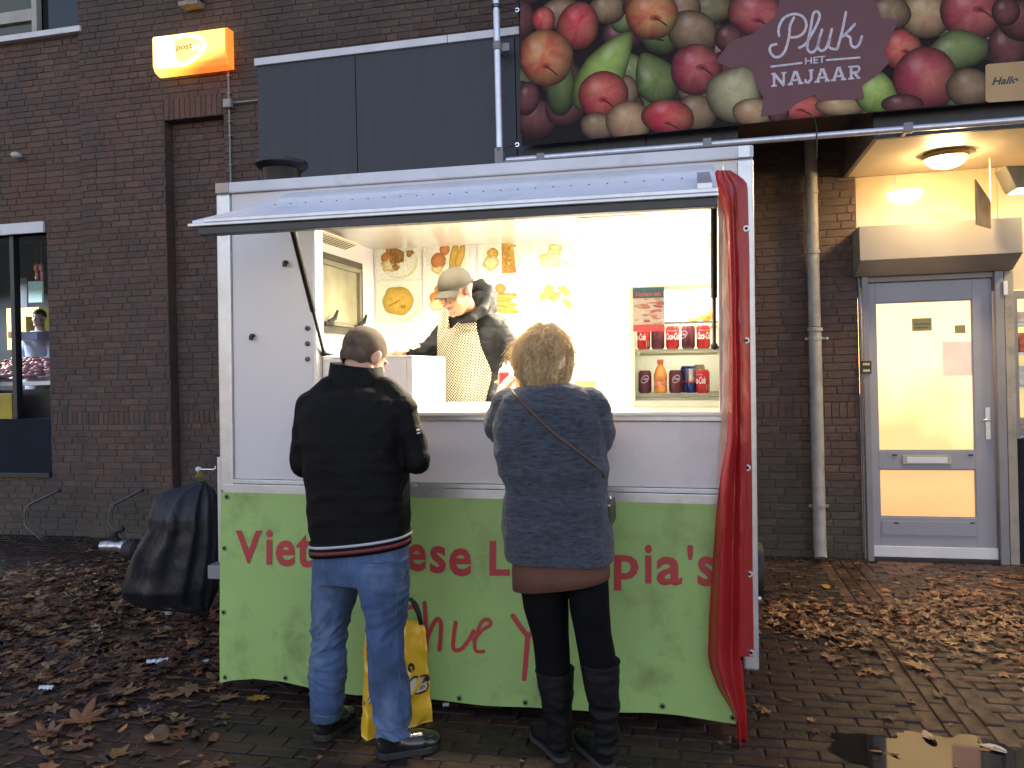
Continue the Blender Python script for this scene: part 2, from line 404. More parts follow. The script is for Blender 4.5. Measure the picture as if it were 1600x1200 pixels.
# puddle
a = G(1372,1142); b = G(1545,1138)
pd = MB(); out = []
cx, cy = (G(1480,1185).x, G(1480,1185).y); n = 180
for k in range(n):
    t = 2*pi*k/n; r = 1+.16*math.sin(3*t+.6)+.09*math.sin(7*t+2)+.05*math.sin(13*t)+.16*noise.noise(Vector((math.cos(t)*5, math.sin(t)*5, 1)))+.10*noise.noise(Vector((math.cos(t)*14, math.sin(t)*14, 4)))
    out.append((cx+.20+.62*r*math.cos(t), cy-.16+.38*r*math.sin(t), .0042))
pd.add(out, [tuple(range(n))])
tag(pd.build('puddle', M['water'], recalc=False), kind='structure')
# ================================================================== the shop building
bld = empty('shop_building', (-2.0, WY, 0), 'dark brick shop building with grey cladding and a lit glass door', 'building')
xw = lambda u, v=500: W(u, v, WY).x
zw = lambda u, v: W(u, v, WY).z
XA = xw(127, 300); XR0 = xw(261, 400); XR1 = xw(350, 230); XE = xw(1341, 500)
ZR = zw(300, 184)
WX = xw(71, 550); WZ0, WZ1 = zw(36, 742), zw(36, 364)             # butcher window
UX = xw(125, 20); UZ0 = zw(60, 50)                                # upper window
LEFTX = -13.5; TOPZ = 6.9
mor = MB()
YA = WY+.045; T = .35
def mbx(x0,x1,z0,z1,y): mor.box(x0,x1,y+.007,y+T,z0,z1)
mbx(LEFTX, WX-1.5, 0, TOPZ, YA); mbx(WX-1.5, WX, 0, WZ0, YA); mbx(WX-1.5, WX, WZ1, UZ0, YA)
mbx(WX, XA, 0, UZ0, YA); mbx(WX-1.5, UX-1.9, UZ0, TOPZ, YA); mbx(UX, XA, UZ0, TOPZ, YA); mbx(UX-1.9, UX, TOPZ-.9, TOPZ, YA)
mbx(XA+.001, XR0, 0, TOPZ, WY); mbx(XR0, XR1, ZR, TOPZ, WY); mbx(XR1, XE, 0, TOPZ, WY)
mor.box(XR0-.05, XR1+.05, WY+.128, WY+.5, 0, ZR+.05)
mor.build('wall', M['mortar'], bld)
def brick(mb, x0, x1, z0, z1, y, cm, axis=0):
    e = .0035; j = [rp.uniform(-.0012,.0012) for _ in range(4)]; fy = y+rp.uniform(-.0025,.0015)
    P4 = [(x0,z0),(x1,z0),(x1,z1),(x0,z1)]; cx, cz = (x0+x1)/2, (z0+z1)/2
    vs = [(px, y+.014, pz) for px, pz in P4] + [(px, fy+.003, pz) for px, pz in P4]
    vs += [(px+(e if px < cx else -e), fy+j[i], pz+(e if pz < cz else -e)) for i, (px, pz) in enumerate(P4)]
    fs = [(8,9,10,11)] + [(4+i,4+(i+1)%4,8+(i+1)%4,8+i) for i in range(4)] + [(i,(i+1)%4,4+(i+1)%4,4+i) for i in range(4)]
    mb.add(vs, fs, [cm]*12)
def btone(z):
    t = rp.uniform(.80, 1.18); w = rp.uniform(-.05,.08); c = [t*(1+w), t, t*(1-w*.5)]
    k = min(1, max(0, (.62-z)/.25))*.75             # weathered grey plinth courses
    g_ = t*.95; return tuple(c[i]*(1-k)+(g_*.62, g_*.95, g_*.88)[i]*k for i in range(3))
WB = []                                            # x0,x1,z0,z1,y
CH = .0628
def field(x0, x1, z0, z1, y, holes=()):
    k = int(z0/CH)
    while k*CH < z1-.012:
        za, zb = max(k*CH, z0)+.004, min((k+1)*CH, z1)-.0055
        if zb-za > .012:
            srow = 18 <= k <= 19
            if srow and k == 19: k += 1; continue
            if srow: zb = min(20*CH, z1)-.0055
            rr = random.Random(k*7+3); zc = (za+zb)/2
            x = LEFTX-rr.uniform(0,.2)
            while x < x1:
                L_ = .058 if srow else rr.choice([.214,.214,.214,.107,.214])
                iv = [(max(x, x0), min(x+L_, x1))]
                for (hx0, hx1, hz0, hz1) in holes:
                    if hz0 < zc < hz1: iv = [p for a_, b_ in iv for p in ((a_, min(b_, hx0)), (max(a_, hx1), b_)) if p[1]-p[0] > .02]
                for a_, b_ in iv:
                    if b_-a_ > .022: WB.append((a_+.004, b_-.004, za, zb, y))
                x += L_
        k += 1
field(LEFTX, XA, 0, TOPZ, YA, [(WX-1.5, WX, WZ0, WZ1+.14), (UX-1.9, UX, UZ0, TOPZ-.9)])
field(XA, XE, 0, TOPZ, WY, [(XR0, XR1, -1, ZR+.215)])
field(XR0, XR1, 0, ZR, WY+.12)
x = XR0
while x < XR1-.03: WB.append((x+.004, min(x+.058, XR1)-.004, ZR+.002, ZR+.207, WY)); x += .058
def bvis(b):
    u, v, d = PX(((b[0]+b[1])/2, b[4], (b[2]+b[3])/2)); return 0 < u < 1600 and 0 < v < 1200 and not occluded(u, v)
vb = sorted([b for b in WB if bvis(b)], key=lambda b: PX((b[0], b[4], b[2]))[2]/math.sqrt((b[1]-b[0])/.2))
single = set(id(b) for b in vb[:299])
kinds = {}
rest = MB()
for b in WB:
    w_, h_ = b[1]-b[0], b[3]-b[2]; zc = (b[2]+b[3])/2
    if id(b) in single:
        key = (round(w_/.012), round(h_/.006), 1 if zc < .5 else 0, rp.randrange(4))
        if key not in kinds:
            q = MB(); brick(q, -w_/2, w_/2, -h_/2, h_/2, 0, btone(zc)); kinds[key] = q.data('brick', M['brick'], tone=True, recalc=False)
        o = bpy.data.objects.new('brick', kinds[key]); COL.objects.link(o); o.parent = bld
        o.location = Vector(((b[0]+b[1])/2, b[4], zc))-ORG[bld.name]
    else: brick(rest, *b[:5], btone(zc))
for k in range(int(ZR/CH)):                          # reveal of the niche, brick ends
    rest.add([(XR0+.003, WY+.014, k*CH+.004),(XR0+.003, WY+.112, k*CH+.004),(XR0+.003, WY+.112, (k+1)*CH-.0065),(XR0+.003, WY+.014, (k+1)*CH-.0065)], [(0,1,2,3)], [btone(k*CH)]*4)
o = rest.build('bricks', M['brick'], bld, tone=True, recalc=False); o['kind'] = 'stuff'
# upper window with its sill
s = MB(); s.box(UX-2.2, UX+.01, YA-.07, YA+.1, zw(60,59), UZ0+.0); s.build('window_sill', M['white_trim'], bld, bevel=.006)
wf = MB(); z1 = TOPZ-.9
fx = [xw(111,20), xw(117,20)]
wf.box(fx[0], fx[1], YA+.10, YA+.18, UZ0, z1); wf.box(UX-1.9, UX-1.85, YA+.10, YA+.18, UZ0, z1)
uw = wf.build('window', M['white_trim'], bld, bevel=.004)
mbm = MB(); x1_, x2_ = xw(36,20), xw(44,20); zt = zw(20,16)
mbm.box(x1_, x2_, YA+.06, YA+.13, UZ0, z1); mbm.box(UX-1.85, x1_, YA+.06, YA+.13, zt-.07, zt+.05); mbm.build('casement_frame', mk('cream_window_paint', (.34,.33,.28), .5), uw, bevel=.004)
q = MB(); q.box(x2_, fx[0], YA+.14, YA+.15, UZ0, z1); q.build('pane', M['glass_dark'], uw)
q = MB(); q.box(UX-1.85, x1_, YA+.10, YA+.11, UZ0, z1); q.build('pane', mk('greenish_window_glass', (.06,.065,.035), .12), uw)
q = MB(); q.box(UX-2, UX+.0, YA+.19, YA+.3, UZ0, z1); q.build('reveal', M['black_metal'], uw)
# lower window: white lintel, dark lower panel, room behind the glass
s = MB(); s.box(WX-1.5, xw(64,350), YA-.02, YA+.12, WZ1, zw(32,347)); s.build('lintel', M['white_trim'], bld, bevel=.005)
ZP = zw(36, 655)
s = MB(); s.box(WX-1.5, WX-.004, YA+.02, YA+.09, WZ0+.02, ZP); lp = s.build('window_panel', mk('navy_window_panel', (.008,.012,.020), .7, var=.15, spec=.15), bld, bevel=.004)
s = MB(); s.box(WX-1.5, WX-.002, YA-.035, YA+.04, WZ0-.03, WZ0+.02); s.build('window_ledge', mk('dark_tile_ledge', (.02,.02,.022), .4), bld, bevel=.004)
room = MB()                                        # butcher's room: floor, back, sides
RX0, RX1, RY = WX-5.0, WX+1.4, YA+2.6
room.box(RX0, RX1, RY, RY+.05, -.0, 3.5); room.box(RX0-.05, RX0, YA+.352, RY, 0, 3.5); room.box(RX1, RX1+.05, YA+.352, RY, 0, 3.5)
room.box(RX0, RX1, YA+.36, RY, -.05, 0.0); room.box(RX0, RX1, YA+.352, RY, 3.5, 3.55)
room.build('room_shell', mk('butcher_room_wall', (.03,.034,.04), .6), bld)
wf = MB(); xm = xw(5, 450); xm2 = xw(11.5, 450)
wf.box(xm, xm2, YA+.04, YA+.12, ZP, WZ1); wf.box(WX-.03, WX-.002, YA+.05, YA+.12, ZP, WZ1); bw = wf.build('window_frame', mk('dark_window_frame', (.02,.025,.03), .4), bld, bevel=.003)
m, N, L, B = new_mat('shop_window_glass'); B.inputs['Base Color'].default_value = (.9,.95,1,1); B.inputs['Transmission Weight'].default_value = 1; B.inputs['Roughness'].default_value = .02; B.inputs['IOR'].default_value = 1.08
GLASS = m
q = MB(); q.box(WX-1.5, WX-.03, YA+.075, YA+.079, ZP, WZ1); q.build('pane', M_glass if False else GLASS, bw)
# grey cladding boxes, soffits
CY = 5.70
cl = empty('cladding_box', (W(402,200,CY).x, CY, 2.9), 'dark grey cladding box with white top edge above the food trailer', 'cladding')
xs = [W(402,150,CY).x, W(556,150,CY).x, W(806,150,CY).x, -.3, W(1154,200,CY).x]
zt = W(402,104,CY).z; zb = 2.92
for i in range(4):
    s = MB(); s.box(xs[i]+.003, xs[i+1]-.003, CY, CY+.03, zb, zt); s.build('cladding_panel', M['clad'], cl, bevel=.002)
s = MB(); s.box(xs[0]+.01, xs[4]-.01, CY+.032, WY-.004, zb+.01, zt-.02); s.build('box_body', M['clad'], cl)
s = MB(); s.box(xs[0]-.01, W(700,58,CY).x-.002, CY-.02, CY+.1, zt+.001, zt+.058); s.build('top_trim', M['white_trim'], cl, bevel=.004)
s = MB(); s.box(W(700,58,CY).x+.002, W(812,50,CY).x, CY-.02, CY+.1, zt+.001, zt+.058); s.build('top_trim', M['white_trim'], cl, bevel=.004)
XF = W(1365,215,CY).x; ZS = 3.045
ZB2 = W(1200,222,WY).z
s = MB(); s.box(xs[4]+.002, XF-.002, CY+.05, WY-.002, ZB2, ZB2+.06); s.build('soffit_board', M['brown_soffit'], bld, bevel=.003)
s = MB(); s.box(xs[4]+.002, XF-.002, CY+.05, CY+.09, ZB2+.06, 4.3); s.build('fascia_board', M['clad'], bld)
s = MB(); s.box(XF, 5.2, CY, CY+.04, ZS+.0, 4.3); s.build('fascia_board', M['clad'], bld, bevel=.002)
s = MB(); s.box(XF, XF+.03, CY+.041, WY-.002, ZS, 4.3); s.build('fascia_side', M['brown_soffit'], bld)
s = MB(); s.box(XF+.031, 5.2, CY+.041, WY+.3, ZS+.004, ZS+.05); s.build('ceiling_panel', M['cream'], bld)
s = MB(); s.box(XF+.10, XF+.112, CY+.041, WY, ZS-.001, ZS+.003); 
# wall piece above the door: glossy cream boards
DY = WY+.02
mC = mk('glossy_cream_panel', (.48,.38,.25), .07, var=.04, vscale=2, coat=.6)
xb = [XE+.004, xw(1400,320), xw(1560,320), 5.2]
zbx = zw(1470, 352)
for i in range(3):
    s = MB(); s.box(xb[i]+.002, xb[i+1]-.002, DY, DY+.04, 2.1, ZS+.002); s.build('wall_board', mC, bld, bevel=.0015, seg=1)
s = MB(); s.box(XE+.01, 5.2, DY+.045, DY+.3, 0, ZS); s.build('backing_wall', M['mortar'], bld) if False else None
# shutter box (slanted underside)
BY = 6.56
bx0, bx1 = W(1343,380,BY).x, W(1598,370,BY).x
zt_, zm_, zl_ = W(1470,346,BY).z, W(1470,401,BY).z, W(1462,428,6.80).z
pr = [(DY-.004,zt_),(BY,zt_),(BY,zm_),(BY+.20,zl_),(DY-.004,zl_)]
s = MB(); s.prism([(bx0,y_,z_) for y_,z_ in pr], (bx1-bx0,0,0)); s.build('shutter_box', M['box_grey'], bld, bevel=.004)
# door: jambs, leaf, glass, letter slot, handle
FY = WY-.03
def xd(u, v=650): return W(u, v, FY).x
def zd(u, v): return W(u, v, FY).z
s = MB(); s.box(XE+.004, xd(1349), FY-.0, FY+.06, 0, zl_-.002); s.build('door_post', mk('pale_door_post', (.30,.30,.29), .6, dirt=((.15,.15,.14), 8, .5, .8)), bld, bevel=.004)
for (u0,u1,pr_) in ((1350,1360,-.03),(1557,1571,-.03)):
    s = MB(); s.box(xd(u0)+.001, xd(u1)-.001, FY+pr_, FY+.08, 0, zl_-.002); s.build('door_jamb', M['frame_grey'], bld, bevel=.004)
s = MB(); s.box(xd(1572.5), xd(1587), FY-.02, FY+.08, 0, zl_-.002); s.build('door_post', mk('beige_door_post', (.26,.24,.20), .6, dirt=((.12,.11,.10), 8, .5, .8)), bld, bevel=.004)
s = MB(); s.box(xd(1360), xd(1557), FY, FY+.08, zd(1460,437), zl_-.002); s.build('door_head', M['box_grey'], bld, bevel=.003)
DL = FY+.03
dx0, dx1 = xd(1360.5), xd(1556.5)
gx0, gx1 = xd(1373), xd(1525)
z_top, z_g1, z_g0, z_l1, z_l0, z_b = zd(1460,438), zd(1450,470), zd(1450,705), zd(1455,734), zd(1455,810), .045
dr = MB()
dr.box(dx0, gx0, DL, DL+.045, z_b, z_top); dr.box(gx1, dx1, DL, DL+.045, z_b, z_top)
dr.box(gx0, gx1, DL, DL+.045, z_g1, z_top); dr.box(gx0, gx1, DL, DL+.045, z_l1, z_g0); dr.box(gx0, gx1, DL, DL+.045, z_b, z_l0)
door = dr.build('door', M['door_grey'], bld, bevel=.0035)
s = MB(); s.box(gx0+.01, gx1-.01, DL-.006, DL-.0005, zd(1455,838), zd(1455,816)); s.build('kick_panel', M['door_grey'], door, bevel=.002)
s = MB(); s.box(dx0+.002, dx1-.002, DL-.02, DL-.001, .03, .115); s.build('weather_bar', M['white_trim'], door, bevel=.004)
s = MB(); lx0, lx1 = xd(1411,718), xd(1488,718); s.box(lx0, lx1, DL-.012, DL-.001, zd(1450,726), zd(1450,712)); ls = s.build('letter_slot', mk('brass_grey_plate', (.36,.34,.30), .4, metal=.4), door, bevel=.003)
s = MB(); s.box(lx0+.03, lx1-.03, DL-.017, DL-.0125, zd(1450,724), zd(1450,714.5)); s.build('letter_flap', M['white_trim'], door, bevel=.002)
for u in (1394, 1513):
    for v in (711.5, 818):
        s = MB(); s.box(xd(u), xd(u)+.035, DL-.008, DL-.0065 if v > 800 else DL-.001, zd(u,v)-.005, zd(u,v)+.005); s.build('drain_cap', M['black_metal'], door)
s = MB(); s.box(xd(1541), xd(1549), DL-.012, DL-.001, zd(1545,687), zd(1545,637)); hp = s.build('handle', M['alu'], door, bevel=.002)
s = MB(); hz = zd(1545,656); s.tube([(xd(1545),DL-.012,hz),(xd(1545),DL-.05,hz),(xd(1545)-.01,DL-.06,hz),(xd(1534),DL-.06,hz)], .0095); s.build('lever', M['alu'], door, smooth=50)
s = MB(); s.box(xd(1350), xd(1587), FY-.005, FY+.3, .0, .028); s.build('threshold', M['black_rubber'], bld, bevel=.003)
s = MB(); s.box(xd(1350), 5.2, FY+.11, FY+.13, 0, .5); s.build('inner_sill', M['black_rubber'], bld)
# lit ribbed panes
def lit_glass(name, c_hi, c_lo, st, seed):
    m, N, L, B = new_mat(name); tc = N.new('ShaderNodeTexCoord')
    sp = N.new('ShaderNodeSeparateXYZ'); L.new(tc.outputs['Generated'], sp.inputs[0])
    n1 = N.new('ShaderNodeTexNoise'); n1.inputs['Scale'].default_value = 1.7; n1.inputs['Detail'].default_value = 1; L.new(tc.outputs['Generated'], n1.inputs['Vector'])
    a = N.new('ShaderNodeMath'); a.operation = 'MULTIPLY_ADD'; L.new(n1.outputs[0], a.inputs[0]); a.inputs[1].default_value = .8; L.new(sp.outputs[2], a.inputs[2])
    rp_ = N.new('ShaderNodeValToRGB'); e = rp_.color_ramp.elements; e[0].position = .5; e[0].color = (*c_lo, 1); e[1].position = 1.0; e[1].color = (*c_hi, 1)
    L.new(a.outputs[0], rp_.inputs[0])
    wv = N.new('ShaderNodeTexWave'); wv.inputs['Scale'].default_value = 26; wv.bands_direction = 'X'; L.new(tc.outputs['Object'], wv.inputs['Vector'])
    mr = N.new('ShaderNodeMapRange'); mr.inputs[3].default_value = .95*st*KE; mr.inputs[4].default_value = 1.05*st*KE; L.new(wv.outputs[1], mr.inputs[0])
    L.new(rp_.outputs[0], B.inputs['Emission Color']); L.new(mr.outputs[0], B.inputs['Emission Strength'])
    B.inputs['Base Color'].default_value = (.4,.35,.25,1); B.inputs['Roughness'].default_value = .25
    bp = N.new('ShaderNodeBump'); bp.inputs['Strength'].default_value = .3; bp.inputs['Distance'].default_value = .003; L.new(wv.outputs[1], bp.inputs['Height']); L.new(bp.outputs[0], B.inputs['Normal'])
    return m
def pane(x0, x1, z0, z1, y, m):
    q = MB(); q.box(x0, x1, y, y+.008, z0, z1); return q.build('glass', m, door)
g1 = pane(gx0, gx1, z_g0, z_g1, DL+.02, lit_glass('lit_upper_pane', (1.0,.62,.25), (.44,.25,.08), 2.3, 1))
pane(gx0, gx1, z_l0, z_l1, DL+.02, lit_glass('lit_lower_pane', (1.0,.52,.15), (.93,.42,.10), .9, 2))
beads = MB()
for (za, zb_) in ((z_g0, z_g1), (z_l0, z_l1)):
    for (x0,x1,z0,z1) in ((gx0,gx1,za,za+.008),(gx0,gx1,zb_-.008,zb_),(gx0,gx0+.008,za+.008,zb_-.008),(gx1-.008,gx1,za+.008,zb_-.008)): beads.box(x0,x1,DL+.006,DL+.019,z0,z1)
beads.build('glazing_bead', M['door_grey'], door)
def sticker(u0,u1,v0,v1,m,name='sticker'):
    q = MB(); q.box(xd(u0),xd(u1),DL+.017,DL+.0195,zd(u0,v1),zd(u0,v0)); return q.build(name, m, door)
mSt = mk('ochre_sticker', (.16,.13,.05), .5, emit=(.5,.42,.15), estr=.25)  # light through the stickers put in as a weak glow
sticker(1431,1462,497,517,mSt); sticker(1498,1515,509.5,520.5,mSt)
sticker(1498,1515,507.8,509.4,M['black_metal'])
sticker(1478,1524,534,588, mk('pink_paper_sticker', (.6,.35,.3), .5, emit=(1.0,.62,.46), estr=.62))  # backlit paper: its glow is put into the material
q = MB()
for i, t in enumerate(('Nooduitgang', 'vrijhouden')):
    z0 = zd(1446, 508+i*5.6); z1_ = zd(1446, 503.6+i*5.6)
    text_quad(q, t, (xd(1434), DL+.0165, z0), (xd(1459 if i == 0 else 1456), DL+.0165, z0), (xd(1459 if i == 0 else 1456), DL+.0165, z1_), (xd(1434), DL+.0165, z1_), bold=.02)
q.build('sticker_text', M['black_metal'], door)
q = MB(); u0 = xd(1346); q.box(u0, u0+.075, FY-.038, FY-.032, zd(1353,584), zd(1353,564)); ns = q.build('door_sign', M['black_metal'], bld)
for v in (569, 579):
    q = MB(); q.box(u0+.012, u0+.062, FY-.041, FY-.0385, zd(1353,v)-.009, zd(1353,v)+.009); q.build('name_plate', mk('brass_name_plate', (.5,.38,.12), .4, metal=.5), ns)
q = MB(); u0 = XE+.012; q.box(u0, u0+.036, FY-.006, FY-.0005, zd(1343,478), zd(1343,460)); q.build('white_label', M['white_trim'], bld)
q = MB(); q.box(u0, u0+.03, FY-.006, FY-.0005, zd(1343,459), zd(1343,450)); q.build('yellow_label', mk('yellow_label_print', (.55,.45,.06), .5), bld)
q = MB(); q.box(xd(1560,450)+.02, xd(1566,450)+.025, FY-.045, FY-.0305, zd(1563,462), zd(1563,440)); q.build('alarm_contact', M['white_trim'], bld, bevel=.004)
# shop front right of the door
sx0 = xd(1588.5)
s = MB(); s.box(sx0, 5.2, FY+.02, FY+.1, 0, zd(1595,686)); s.build('window_panel', mk('navy_low_panel', (.008,.011,.016), .7, spec=.15), bld)
s = MB(); s.box(sx0, sx0+.03, FY+.02, FY+.1, zd(1595,686)+.001, 2.09); s.box(sx0+.031, 5.2, FY+.02, FY+.1, 2.03, 2.09); swf = s.build('window_frame', M['frame_grey'], bld)
q = MB(); q.box(sx0+.03, 5.2, FY+.05, FY+.056, zd(1595,686), 2.03); q.build('pane', GLASS, swf)
s = MB(); s.box(sx0, 5.2, FY+.9, FY+.95, 0, 2.5); s.box(sx0, 5.2, FY+.33, FY+.9, 2.5, 2.55); s.build('room_shell', mk('glowing_room_wall', (.7,.6,.35), .6, emit=(1,.74,.3), estr=.75), bld)  # room walls glow by themselves, standing in for the lit interior
sh = MB()
for k, z_ in enumerate((.95, 1.35, 1.62, 1.86)): sh.box(sx0+.04, 5.1, FY+.4, FY+.85, z_-.02, z_)
shf = sh.build('shelf', M['alu'], bld)
rs = random.Random(3)
for z_ in (.95, 1.35, 1.62, 1.86):
    x = sx0+.05
    while x < 3.4:
        w_ = rs.uniform(.07,.16); h_ = rs.uniform(.09,.19); c = rs.choice([(.5,.1,.05),(.6,.5,.2),(.1,.25,.4),(.6,.6,.55),(.35,.25,.2)])
        q = MB(); q.box(x, x+w_, FY+.42, FY+.55, z_+.002, z_+h_); q.build('packet', mk('packet_print', c, .4, var=.3, vscale=30), shf, bevel=.008); x += w_+.012
# ceiling lamp in the soffit
lp_ = G(1478, 239, ZS); lp_.y = 6.27; lp_.x = W(1478, 239, 6.27).x
def ceiling_lamp(p, r, label):
    t = empty('ceiling_lamp', (p.x, p.y, ZS), label, 'lamp')
    q = MB(); q.lathe([(r, 0), (r*1.04,-.02), (r*.97,-.038), (r*.9,-.03), (r*.9,0)], (p.x,p.y,ZS), n=36); q.build('lamp_rim', mk('brass_rim', (.45,.33,.14), .4, metal=.5), t, smooth=40)
    q = MB(); q.lathe([(r*.9,-.02),(r*.86,-.055),(r*.66,-.082),(r*.36,-.097),(0.0001,-.1)], (p.x,p.y,ZS), n=36); q.build('lamp_shade', mk('lit_opal_glass', (.9,.8,.6), .3, emit=(1,.70,.33), estr=210.0), t, smooth=True)
    return t
ceiling_lamp(lp_, .145, 'round lit ceiling lamp with brass rim above the glass door')
ceiling_lamp(Vector((lp_.x+1.25, lp_.y, ZS)), .145, 'round lit ceiling lamp further right over the shop window')
# small hanging sign plate over the shutter box, dark spotlight box at the right
hp = W(1521, 283, 6.35); 
t = empty('hanging_plate', (hp.x, 6.4, 2.6), 'small dark square plate hanging over the shutter box', 'sign')
q = MB(); q.prism([(W(1521,283,6.30).x,6.28,W(1521,281,6.3).z),(W(1521,283,6.3).x,6.28,W(1521,345,6.3).z-.03),(W(1548,330,6.55).x-.02,6.52,W(1521,345,6.3).z-.03),(W(1548,330,6.55).x-.02,6.52,W(1548,313,6.5).z)], (.012,.004,0)); q.build('plate', mk('weathered_plate', (.10,.07,.045), .6, var=.4, vscale=12), t)
q = MB(); xx = W(1547,283,6.5).x; q.tube([(xx,6.5,ZS),(xx,6.5,W(1548,315,6.5).z)], .004, n=6); q.build('hanging_rod', M['alu'], t)
t = empty('floodlight', (W(1590,270,6.3).x, 6.3, ZS), 'dark metal floodlight box under the soffit at the right edge', 'lamp')
q = MB(); a_, b_, c_ = W(1571,259,6.3), W(1588,293,6.3), W(1640,290,6.3)
q.prism([a_, b_, c_, W(1640,258,6.3)], (0,.22,0)); q.build('housing', mk('dark_lamp_housing', (.06,.06,.055), .45), t, bevel=.005)
q = MB(); q.box(b_.x+.02, c_.x, 6.32, 6.5, b_.z-.012, b_.z-.004); q.build('lens', mk('lit_lens', (.9,.85,.7), .2, emit=(1,.85,.55), estr=8), t)
# ================================================================== downpipe
px = W(1268, 300, 6.74).x
dp = empty('downpipe', (px, 6.74, 0), 'grey rainwater downpipe on the brick wall between trailer and door', 'downpipe')
q = MB(); q.tube([(px,6.74,ZB2-.0),(px,6.74,W(1275,510,6.7).z)], .047, n=20); q.build('pipe', M['zinc'], dp, smooth=50)
q = MB(); q.tube([(px,6.74,W(1275,510,6.7).z-.005),(px,6.74,.11),(px,6.70,.03)], .05, n=20); q.build('pipe', M['zinc'], dp, smooth=50)
for v, r in ((300,.053),(394,.053),(515,.06),(529,.055),(790,.054)):
    z_ = W(1272,v,6.74).z; q = MB(); q.lathe([(.046,-.014),(r,-.012),(r,.012),(.046,.014)], (px,6.74,z_), n=24)
    if v in (529,790): q.box(px-.075, px+.075, 6.735, 6.75, z_-.009, z_+.009)
    q.build('pipe_bracket', M['zinc'], dp, smooth=40)
q = MB(); q.lathe([(.012,0),(.012,.02),(0.0001,.024)], (px+.10, 6.82, W(1292,529,6.8).z), axis='-y', n=12); q.build('wall_bolt', M['alu'], dp)
# ================================================================== pipe frame and advertising banner
PY = 5.56
fr = empty('pipe_frame', (W(780,250,PY).x, PY, 3.0), 'galvanised pipe frame carrying the fruit banner', 'frame')
vx = W(778,120,PY).x; hz0 = W(785,251,PY).z; hx1 = 4.6
pL, pR = W(785,251,PY), W(1600,187,PY); sl = (pR.z-pL.z)/(pR.x-pL.x)
q = MB(); q.tube([(vx,PY,pL.z),(vx,PY,5.4)], .024, n=14); q.build('post_pipe', M['alu_pipe'], fr, smooth=50)
q = MB(); q.tube([(pL.x+.03,PY,pL.z),(hx1,PY,pL.z+sl*(hx1-pL.x))], .021, n=14); q.build('cross_pipe', M['alu_pipe'], fr, smooth=50)
cb = MB(); z_ = W(777,72,PY).z; cb.lathe([(.026,-.03),(.031,-.028),(.031,.028),(.026,.03)], (vx,PY,z_)); cb.box(vx+.03,vx+.085,PY+.01,PY+.02,z_-.035,z_+.02); cb.box(vx-.012,vx+.012,PY+.02,CY,z_-.02,z_+.02); cb.build('clamp', M['frame_grey'], fr, smooth=40)
cb = MB(); cb.box(vx-.032,vx+.03,PY-.03,PY+.03,pL.z-.03,pL.z+.09); cb.box(vx+.03,vx+.1,PY-.025,PY+.02,pL.z-.028,pL.z-.005); cb.build('corner_fitting', M['frame_grey'], fr, bevel=.006)
for u,v in ((845,247),(1105,224),(1418,200)):
    p = W(u,v,PY); cb = MB(); cb.box(p.x-.028,p.x+.028,PY-.028,PY+.03,p.z-.032,p.z+.03); cb.box(p.x-.012,p.x+.012,PY+.03,CY,p.z-.02,p.z+.0); cb.build('clamp', M['frame_grey'], fr, bevel=.006)
BYn = 5.60
bl_, br_ = W(815,228,BYn), W(1600,155,BYn); bsl = (br_.z-bl_.z)/(br_.x-bl_.x)
def bn(u, v, off=0.0):
    p = W(u, v, BYn); 
    return Vector((p.x, BYn + .012*math.sin(p.x*2.3+p.z) - off, p.z))
bn0 = empty('fruit_banner', (bl_.x, BYn, bl_.z), 'wide printed banner of apples and pears with a dark red leaf', 'banner')
def vc(m_='vinyl'): return
VC = vcol_mat('banner_print', .6, bscale=14, spec=.15)
cloth = MB(); nx, nz_ = 36, 10; X1 = 4.7; ZT = 5.5
for i in range(nx+1):
    for j in range(nz_+1):
        x = bl_.x+(X1-bl_.x)*i/nx; zb_ = bl_.z+bsl*(x-bl_.x); z_ = zb_+(ZT-zb_)*j/nz_
        cloth.v.append((x, BYn+.012*math.sin(x*2.3+z_), z_)); cloth.c.append((.012,.008,.009))
for i in range(nx):
    for j in range(nz_): a_ = i*(nz_+1)+j; cloth.f.append((a_, a_+nz_+1, a_+nz_+2, a_+1)); cloth.m.append(0)
cloth.build('banner_cloth', VC, bn0, smooth=True, cols=True, recalc=False)
def bz(x): return 780+x/1.951
fruits = [ # cx cy rx ry type angle (print coordinates)
 (60,60,45,60,'d',0),(135,60,32,38,'r',0),(330,28,52,42,'b',0),(240,78,58,68,'r',.2),(20,150,50,60,'d',0),(85,300,34,48,'d',.2),(420,20,40,40,'d',0),
 (650,28,66,44,'gp',-.2),(565,25,45,50,'b',0),(590,100,72,60,'b',.3),(465,48,74,68,'ry',.1),
 (190,268,42,78,'dg',.1),(142,175,76,80,'ry',-.2),(385,280,36,48,'b',0),(318,215,60,130,'g',.62),(480,245,62,72,'dgp',-.5),(600,345,58,52,'b',.2),(600,214,72,72,'r2',.1),
 (318,292,70,70,'r',.0),(300,385,50,40,'b',.1),(395,372,64,60,'py',.1),(205,412,74,52,'g2',.1),(110,430,60,30,'b',0),(515,358,74,50,'r',.1),(715,292,80,76,'yp',.5),(775,345,60,40,'py',0),
 (785,48,84,62,'r2',.2),(700,120,40,40,'d',0),(925,330,70,40,'r',0),(1040,325,70,30,'py',0),(850,350,30,30,'d',0),
 (1225,150,60,58,'r',.1),(1300,45,74,66,'py',.1),(1440,40,88,76,'r2',.1),(1400,155,100,52,'dgp',-.2),(1550,150,56,76,'d',0),(1600,60,70,60,'d',0),(1150,285,64,62,'g',.1),
 (1300,240,90,90,'r2',0),(1435,268,66,56,'b',.1),(1545,35,40,40,'d',0),(1230,320,60,30,'d',0),(1190,40,60,50,'b',0),(1560,250,60,50,'b',0)]
def lowedge(x): return (228-(bz(x)-815)*.093)*1.951
